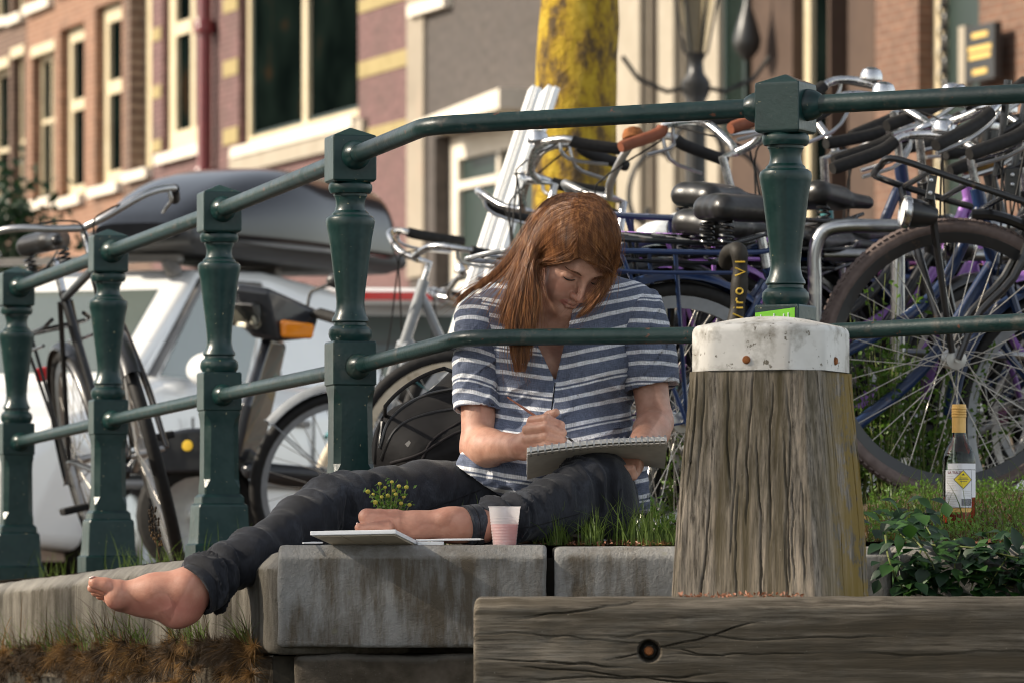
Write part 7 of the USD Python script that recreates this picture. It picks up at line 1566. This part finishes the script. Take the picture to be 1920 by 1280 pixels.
def art(nm, polys, m, par, e, r=None):
    mb = MB()
    for pg in polys:
        t_ = pg if isinstance(pg, trimesh.Trimesh) else extrude(Polygon(pg), 0.0003)
        t_ = t_.subdivide_to_size(0.006) if not isinstance(pg, trimesh.Trimesh) else t_
        v = np.array(t_.vertices); v[:, 2] = v[:, 2] * (0.0003 / max(v[:, 2].max(), 1e-6)) + e; mb.add(bent(v, Rb), t_.faces)
    return define(nm, mb.tri(), m, par, smooth=30)
rect = lambda x0, y0, x1, y1: [(x0, y0), (x1, y0), (x1, y1), (x0, y1)]
u_ = OY / F
lb = art('label', [rect(-31 * u_, k_(950), 23 * u_, k_(880))], 'label_white', bt, 0.0003); art('label', [rect(-25 * u_, k_(879), 40 * u_, k_(868)), rect(24 * u_, k_(931), 40 * u_, k_(880))], 'label_white', bt, 0.0003)
art('label', [rect(-31 * u_, k_(959), 23 * u_, k_(951.5))], 'gold_foil', bt, 0.0003)
tm_ = meshkit.text_mesh('LA TULIPE', 0.0052, 0.0003, bold=True); tm_.apply_translation([-25 * u_, k_(887), 0]); tm_.apply_scale([1, 1, 1]); art('lettering', [tm_], 'print_red', lb, 0.0007)
cxd, czd = 5 * u_, k_(898); dr = 18 * u_
art('diamond_border', [[(cxd - dr, czd), (cxd, czd - dr), (cxd + dr, czd), (cxd, czd + dr)]], 'print_dark', lb, 0.0007); art('diamond_sign', [[(cxd - dr * .9, czd), (cxd, czd - dr * .9), (cxd + dr * .9, czd), (cxd, czd + dr * .9)]], 'sign_diamond', lb, 0.0011)
art('diamond_print', [rect(cxd - 8 * u_, czd + 2.5 * u_, cxd + 8 * u_, czd + 3.6 * u_), rect(cxd - 10 * u_, czd - 0.5 * u_, cxd + 10 * u_, czd + .5 * u_), rect(cxd - 6 * u_, czd - 4 * u_, cxd + 7 * u_, czd - 3 * u_), [(cxd - 3 * u_, czd + 8 * u_), (cxd + 3 * u_, czd + 8 * u_), (cxd, czd + 12 * u_)]], 'print_dark', lb, 0.0015)
rg = np.random.default_rng(3); art('small_print', [rect(-28 * u_, k_(y + .6), (-28 + rg.uniform(14, 26)) * u_, k_(y)) for y in np.arange(892, 934, 3.2)] + [rect(-28 * u_, k_(y + .5), (-28 + rg.uniform(12, 22)) * u_, k_(y)) for y in np.arange(935, 949, 3.2)] + [rect(4 * u_, k_(y + .5), 20 * u_, k_(y)) for y in (920, 924, 928)], 'grey_board', lb, 0.0007)
xb = 0.0; bars = []
while xb < 19: w = rg.choice([0.5, 0.9, 1.4]); bars.append(rect((2 + xb) * u_, k_(947), (2 + xb + w) * u_, k_(934))); xb += w + rg.choice([0.5, 0.8])
art('barcode', bars, 'print_dark', lb, 0.0007)

# ================================================================== plants
def blades(bases, hts, g, wdt=0.0016, lean=0.5, seg=5, wind=(0, 0)):
    """Curved tapering grass blades: vertices, faces."""
    V_, F_, k = [], [], 0; n = len(bases); az = g.uniform(0, 2 * PI, n); ln = np.abs(g.normal(0, lean, n)) + 0.08
    s = np.linspace(0, 1, seg)
    for i in range(n):
        d = np.array([math.cos(az[i]), math.sin(az[i]), 0]); hh = hts[i]; side = np.array([-d[1], d[0], 0]) * 0.6 + np.array([0.7, 0, 0]); side /= np.linalg.norm(side)
        c = bases[i] + np.outer(s, [0, 0, hh]) * (1 - 0.25 * ln[i] * s[:, None] ** 2) + np.outer(s ** 2, d * hh * ln[i] + np.array([wind[0], wind[1], 0]) * hh)
        w = wdt * g.uniform(0.6, 1.3) * (1 - s ** 1.6)[:, None]; a, b = c + side * w, c - side * w
        V_.append(np.stack([a, b], 1).reshape(-1, 3)); j = np.arange(seg - 1) * 2 + k; F_.append(np.stack([j, j + 2, j + 3, j + 1], 1)); k += 2 * seg
    return np.vstack(V_), np.vstack(F_)
g = np.random.default_rng(17)
def patch(n, px0, px1, Y0, Y1, mean=None, sd=None):
    Y = g.uniform(Y0, Y1, n); px = g.uniform(px0, px1, n) if mean is None else np.clip(g.normal(mean, sd, n), px0, px1)
    Xs = (px - 960) / F * Y; return np.stack([Xs, Y, np.where(Y < 9.93, 0.0, gz(Xs, Y) + 0.012)], 1)
mbg, mbd = MB(), MB()
for (n, a, b, y0, y1, mu, sd, hm, hs) in ((90, 1060, 1130, 9.53, 9.62, 1110, 14, 0.062, 0.02), (60, 1020, 1085, 9.53, 9.6, 1050, 14, 0.055, 0.018), (170, 1130, 1262, 9.53, 9.70, 1200, 32, 0.074, 0.030), (70, 1150, 1262, 9.6, 9.9, 1225, 26, 0.045, 0.016), (60, 1000, 1040, 9.56, 9.66, 1018, 12, 0.022, 0.01)):
    P = patch(n, a, b, y0, y1, mu, sd); mbg.add(*blades(P, np.clip(g.normal(hm, hs, n), 0.012, 0.12), g, 0.0014))
P = patch(700, 1000, 1262, 9.53, 9.75); mbd.add(*blades(P, g.uniform(0.004, 0.018, 700), g, 0.0012, lean=1.2, seg=4))
n = 650; P = patch(n, 1620, 1960, 10.0, 11.6); mbg.add(*blades(P, np.clip(g.normal(0.038, 0.02, n), 0.01, 0.12), g, 0.0015, lean=0.8))
n = 700; P = patch(n, 1230, 1960, 10.0, 12.3); mbg.add(*blades(P, np.clip(g.normal(0.03, 0.015, n), 0.01, 0.1), g, 0.0015, lean=0.8))
n = 90; P = patch(n, 1640, 1940, 10.1, 11.0); mbg.add(*blades(P, np.clip(g.normal(0.12, 0.03, n), 0.05, 0.18), g, 0.0016, lean=0.6, seg=7))
n = 1700; P = patch(n, 1620, 1960, 9.95, 11.2); mbd.add(*blades(P, g.uniform(0.006, 0.05, n), g, 0.0013, lean=1.2, seg=4))
def edge_pts(t, ins, z=None):
    P = np.array([-0.4596, 9.4])[None] + np.outer(t, dl) + np.outer(ins, nl); zz = -0.030 * np.clip(P[:, 1] - 9.9, 0, 30) if z is None else z
    return np.column_stack([P, zz])
for t0, t1, n, hm in ((2.2, 2.6, 50, 0.09), (3.2, 3.9, 80, 0.10), (0.9, 1.6, 60, 0.07), (0.2, 0.6, 30, 0.08), (4.3, 5.2, 60, 0.1)):
    P = edge_pts(g.uniform(t0, t1, n), g.uniform(0.40, 0.52, n)); mbg.add(*blades(P, np.clip(g.normal(hm, 0.03, n), 0.02, 0.2), g, 0.0016, lean=0.7, seg=6))
# green tufts growing out of the joint under the left coping
for t0, t1, n, hm in ((0.16, 0.30, 90, 0.055), (0.55, 0.95, 110, 0.07), (1.2, 2.4, 240, 0.09), (2.4, 3.6, 160, 0.08)):
    t = g.uniform(t0, t1, n); P = edge_pts(t, np.full(n, -0.012)); P[:, 2] -= 0.205; hh_ = np.clip(g.normal(hm, 0.025, n), 0.02, 0.16); k5 = n // 2; mbg.add(*blades(P[:k5], hh_[:k5], g, 0.0012, lean=0.9, seg=6, wind=(-0.25, -0.25))); mbd.add(*blades(P[k5:], hh_[k5:], g, 0.0011, lean=1.0, seg=6, wind=(-0.3, -0.3)))
for stk in range(12):
    t = g.uniform(0.25, 3.2); P = edge_pts(np.array([t]), np.array([-0.02])); P[:, 2] -= 0.2; mbd.add(*blades(P, np.array([g.uniform(0.10, 0.2)]), g, 0.0012, lean=0.5, seg=8))
define('grass', (np.vstack(mbg.v), np.vstack(mbg.f)), 'grass_blade', smooth=False, kind='stuff', label='green grass growing from the joints and behind the coping', cat='grass')
# brown moss and dry roots hanging below the left coping
cl = 230; t = np.concatenate([g.uniform(0.34, 3.9, cl - 30), g.uniform(0.12, 0.34, 30)])
for q in range(cl):
    n = int(g.uniform(60, 200)); rad_ = g.uniform(0.010, 0.055); C = edge_pts(t[q:q + 1], np.array([-0.006 - 0.3 * rad_]))[0] + [0, 0, -0.19 - abs(g.normal(0, 0.05))]
    d = g.normal(size=(n, 3)) + np.array([-0.5, -0.5, 0.0]); d /= np.linalg.norm(d, axis=1, keepdims=True); L = rad_ * g.uniform(0.5, 1.3, n)
    for i in range(n):
        e = np.cross(d[i], g.normal(size=3)); e /= np.linalg.norm(e); e2 = np.cross(d[i], e); s4 = np.linspace(0, 1, 4)[:, None]; cc = C + d[i] * L[i] * s4 + e2 * L[i] * 0.45 * s4 ** 2 * g.normal() + np.array([0, 0, -0.25]) * L[i] * s4 ** 2
        w = 0.00065 * (1.05 - s4); v = np.stack([cc + e * w, cc - e * w], 1).reshape(-1, 3); j = np.arange(3) * 2; mbd.add(v, np.stack([j, j + 2, j + 3, j + 1], 1))
for q in range(46):
    t_ = g.normal(0.235, 0.012); C = edge_pts(np.array([t_]), np.array([-0.016]))[0] + [0, 0, -0.21]; z = np.linspace(0, 1, 8); L = g.uniform(0.04, 0.10); a = g.normal(0, 0.35)
    mbd.tube(C + np.stack([z * L * a * 0.7 + 0.003 * np.sin(z * 9 + q), -0.012 * z + 0.002 * np.sin(z * 7 + q * 2), -z * L], 1), np.linspace(0.0010, 0.0004, 8), 4)
define('dry_grass', (np.vstack(mbd.v), np.vstack(mbd.f)), 'grass_dry', smooth=False, kind='stuff', label='brown dry grass and moss below the left coping and along its edge', cat='dry grass')
# fallen bits on the beam and the coping
n = 110; P = np.vstack([np.stack([W(1, 0, 8.72)[0] * 0 + (g.uniform(1275, 1500, n) - 960) / F * 8.72, g.uniform(8.64, 8.79, n), np.full(n, bz1 + 0.003)], 1), patch(60, 1010, 1260, 9.5, 9.6), patch(90, 1640, 1920, 9.6, 10.2)]); P[n:, 2] += 0.004
leaf_mat('litter', (0.25, 0.10, 0.05), (0.55, 0.36, 0.22), 0.1); define('leaf_litter', leaves(P, 0.010, g), 'litter', smooth=False, kind='stuff', label='small dry leaves and petals on the beam and the coping', cat='dry leaves')

# stemmed plants
def stem_plant(name, label, cat_, base, stems, mstem, mleaf, lsize, nleaf, g, width, height, group=None, tilt=0.4, separate=False, droop=0.0, leaf_kw={}):
    t = thing(name, label, cat_, base, group=group); ms = MB(); pts = []
    for k in range(stems):
        a = g.uniform(0, 2 * PI); L = height * g.uniform(0.55, 1.0); o = np.array([math.cos(a), math.sin(a) * 0.7, 0]) * width * g.uniform(0.1, 1.0)
        c = curve([[o[0] * 0.15, o[1] * 0.15, 0], [o[0] * 0.5 + g.normal(0, .01), o[1] * 0.5, L * 0.5], [o[0] + g.normal(0, .015), o[1], L - droop * L * g.random()]], 14); ms.tube(c, np.linspace(0.0022, 0.0009, 14), 5)
        for q in range(nleaf): s = g.uniform(0.12, 1.0); p = np.array([np.interp(s, np.linspace(0, 1, 14), c[:, i]) for i in range(3)]); pts.append(p + g.normal(size=3) * lsize * 0.7)
    define('stem', ms.tri(), mstem, t, kind='stuff' if stems > 1 else None); return t, np.array(pts)
mk('stem_green', (0.10, 0.14, 0.035), (0.16, 0.17, 0.06), rough=0.6, scale=60)
for (px, Y, py, st_, w, hh, nl_, lab) in ((1655, 12.12, 960, 20, 0.13, 0.62, 36, 'tall bright green weed in front of the upright steel post'), (1735, 12.16, 960, 22, 0.17, 0.42, 38, 'bushy green weed behind the bottle inside the wheel'), (1615, 12.15, 960, 12, 0.10, 0.55, 26, 'slender green weed beside the mooring post'), (1790, 12.3, 950, 14, 0.16, 0.30, 34, 'low green weed right of the bottle'), (1275, 12.3, 1000, 10, 0.10, 0.42, 24, 'green weed between the woman and the mooring post'), (1240, 10.7, 1020, 14, 0.10, 0.14, 26, 'low weed at the foot of the navy bicycle wheel')):
    b0 = W(px, py, Y); b0[2] = float(gz(b0[0], b0[1]))
    t, P = stem_plant('weed', lab, 'weed', b0, st_, 'stem_green', 'weed_leaf', 0.013, nl_, g, w, hh, group='green weeds growing among the bicycles'); define('foliage', leaves(P, 0.019, g), 'weed_leaf', t, smooth=False, kind='stuff')
# low cover round the bottle
P = patch(2600, 1630, 1960, 9.98, 11.4); P[:, 2] += g.uniform(0.0, 0.045, len(P)) ** 1.0; define('ground_cover', leaves(P, 0.011, g), 'weed_leaf', smooth=False, kind='stuff', label='low green weeds covering the soil around the bottle', cat='ground cover')
# leafy plant hanging over the coping at the lower right: every leaf a part
def big_leaf(c, d, up, L, wd, g):
    d = d / np.linalg.norm(d); e = np.cross(d, up); e /= np.linalg.norm(e); n_ = np.cross(e, d); s = np.linspace(0, 1, 6); pr_ = np.array([0.05, 0.62, 1.0, 0.86, 0.48, 0.0]) * wd; v = []
    for i, q in enumerate(s):
        b0 = c + d * L * q - n_ * 0.25 * L * q * q; v += [b0 - e * pr_[i] + n_ * 0.25 * pr_[i], b0, b0 + e * pr_[i] + n_ * 0.25 * pr_[i]]
    f = []
    for i in range(5): a = i * 3; f += [[a, a + 1, a + 4, a + 3], [a + 1, a + 2, a + 5, a + 4]]
    return np.array(v), np.array(f)
iv = thing('trailing_plant', 'dark leafy plant trailing over the coping right of the mooring post', 'plant')
g2 = np.random.default_rng(29)
runs = [[(1660, 1000, 9.5), (1665, 1040, 9.37), (1680, 1080, 9.36), (1700, 1110, 9.36)], [(1730, 1020, 9.4), (1720, 1060, 9.36), (1730, 1100, 9.36)], [(1850, 1020, 9.4), (1835, 1060, 9.36), (1820, 1105, 9.36)], [(1950, 1020, 9.42), (1945, 1070, 9.37), (1950, 1110, 9.36)], [(1690, 1060, 9.37), (1760, 1075, 9.36), (1840, 1080, 9.36), (1920, 1085, 9.36)], [(1690, 985, 9.75), (1720, 1015, 9.40), (1745, 1050, 9.36), (1760, 1090, 9.36)], [(1790, 1010, 9.6), (1800, 1030, 9.40), (1790, 1060, 9.36), (1800, 1100, 9.35)], [(1880, 1000, 9.6), (1890, 1035, 9.39), (1870, 1070, 9.36), (1850, 1105, 9.35)], [(1660, 960, 9.8), (1680, 990, 9.6), (1700, 1010, 9.45)], [(1740, 1020, 9.42), (1820, 1025, 9.38), (1890, 1040, 9.37), (1940, 1050, 9.37)], [(1710, 940, 9.9), (1730, 975, 9.7), (1745, 1000, 9.5)], [(1830, 1045, 9.38), (1850, 1080, 9.36), (1900, 1100, 9.36)], [(1910, 1010, 9.5), (1930, 1060, 9.37), (1925, 1110, 9.36)]]
for rn in runs:
    c = curve([W(*q) for q in rn], 20); define('vine', MB().tube(c, np.linspace(0.0022, 0.0011, 20), 6).tri(), 'stem_green', iv)
    for q in range(27):
        p = c[g2.integers(0, 20)] + g2.normal(size=3) * np.array([0.022, 0.012, 0.018]); dd = np.array([g2.normal(0, 1), -0.5 + g2.normal(0, .4), -0.2 + g2.normal(0, 0.55)]); L = g2.uniform(0.026, 0.048)
        v, f = big_leaf(p, dd, np.array([0.15 * g2.normal(), -0.35, 1.0]), L, L * 0.36, g2); define('leaf', (v, f), 'leaf_mid' if g2.random() < 0.35 else 'leaf_dark', iv, smooth=True)
# small flowering plant behind the foot
fp = thing('flowering_weed', 'small weed with yellow green buds behind the bare foot on the coping', 'weed', W(732, 1005, 9.60))
ms, pts, fl_ = MB(), [], []
for (px, py) in ((690, 920), (700, 925), (712, 905), (722, 912), (735, 902), (748, 910), (762, 912), (757, 930), (742, 925), (727, 928), (716, 930), (704, 940), (768, 945), (752, 942), (738, 918)):
    e = W(px, py, 9.60 + g.normal(0, 0.012)) - W(732, 1005, 9.60); c = curve([[0, 0, 0], e * 0.5 + [g.normal(0, .004), 0, 0.006], e], 8); ms.tube(c, 0.0011, 5); fl_.append(e)
    for q in range(16): pts.append(c[g.integers(2, 8)] + g.normal(size=3) * 0.006)
define('stem', ms.tri(), 'stem_green', fp, kind='stuff'); define('foliage', leaves(np.array(pts), 0.011, g), 'weed_leaf', fp, smooth=False, kind='stuff')
mk('bud_yellow', (0.35, 0.34, 0.03), (0.50, 0.40, 0.10), rough=0.7, scale=80)
for e in fl_: define('bud', MB().sphere(e, g.uniform(0.0035, 0.0055), 2, (1, 1, 0.85)).tri(), 'bud_yellow', fp)
# dry seed stalk on the left coping and a dark shrub far left
sk_ = thing('seed_stalk', 'dry brown seed stalk standing between the left posts', 'seed stalk', W(306, 1060, 11.2))
c = curve([[0, 0, -0.02], W(292, 1010, 11.2) - W(306, 1060, 11.2), W(287, 950, 11.2) - W(306, 1060, 11.2)], 24); define('stem', MB().tube(c, 0.0011, 5).tri(), 'grass_dry', sk_); ms = MB()
for q in range(46):
    p = c[9 + q * 14 // 46]; a = g.uniform(0, 2 * PI); o = np.array([math.cos(a), math.sin(a), 0.5]) * 0.010; ms.tube([p, p + o], 0.0004, 4); ms.sphere(p + o * 1.15, 0.0032, 1, (0.8, 0.8, 1.3))
define('seeds', ms.tri(), 'grass_dry', sk_, kind='stuff')
sb = W(10, 470, 33.0); t = thing('shrub', 'dark green shrub in front of the brown house at far left', 'shrub', sb - [0, 0, 1.2]); P = g.normal(size=(900, 3)) * np.array([0.17, 0.2, 0.22]) + [0, 0, 1.3]
define('stem', MB().tube([[0, 0, -1.4], [0.02, 0, 0.5], [0, 0, 1.2]], 0.03, 8).tri(), 'bark', t); define('foliage', leaves(P, 0.09, g), 'leaf_dark', t, smooth=False, kind='stuff')
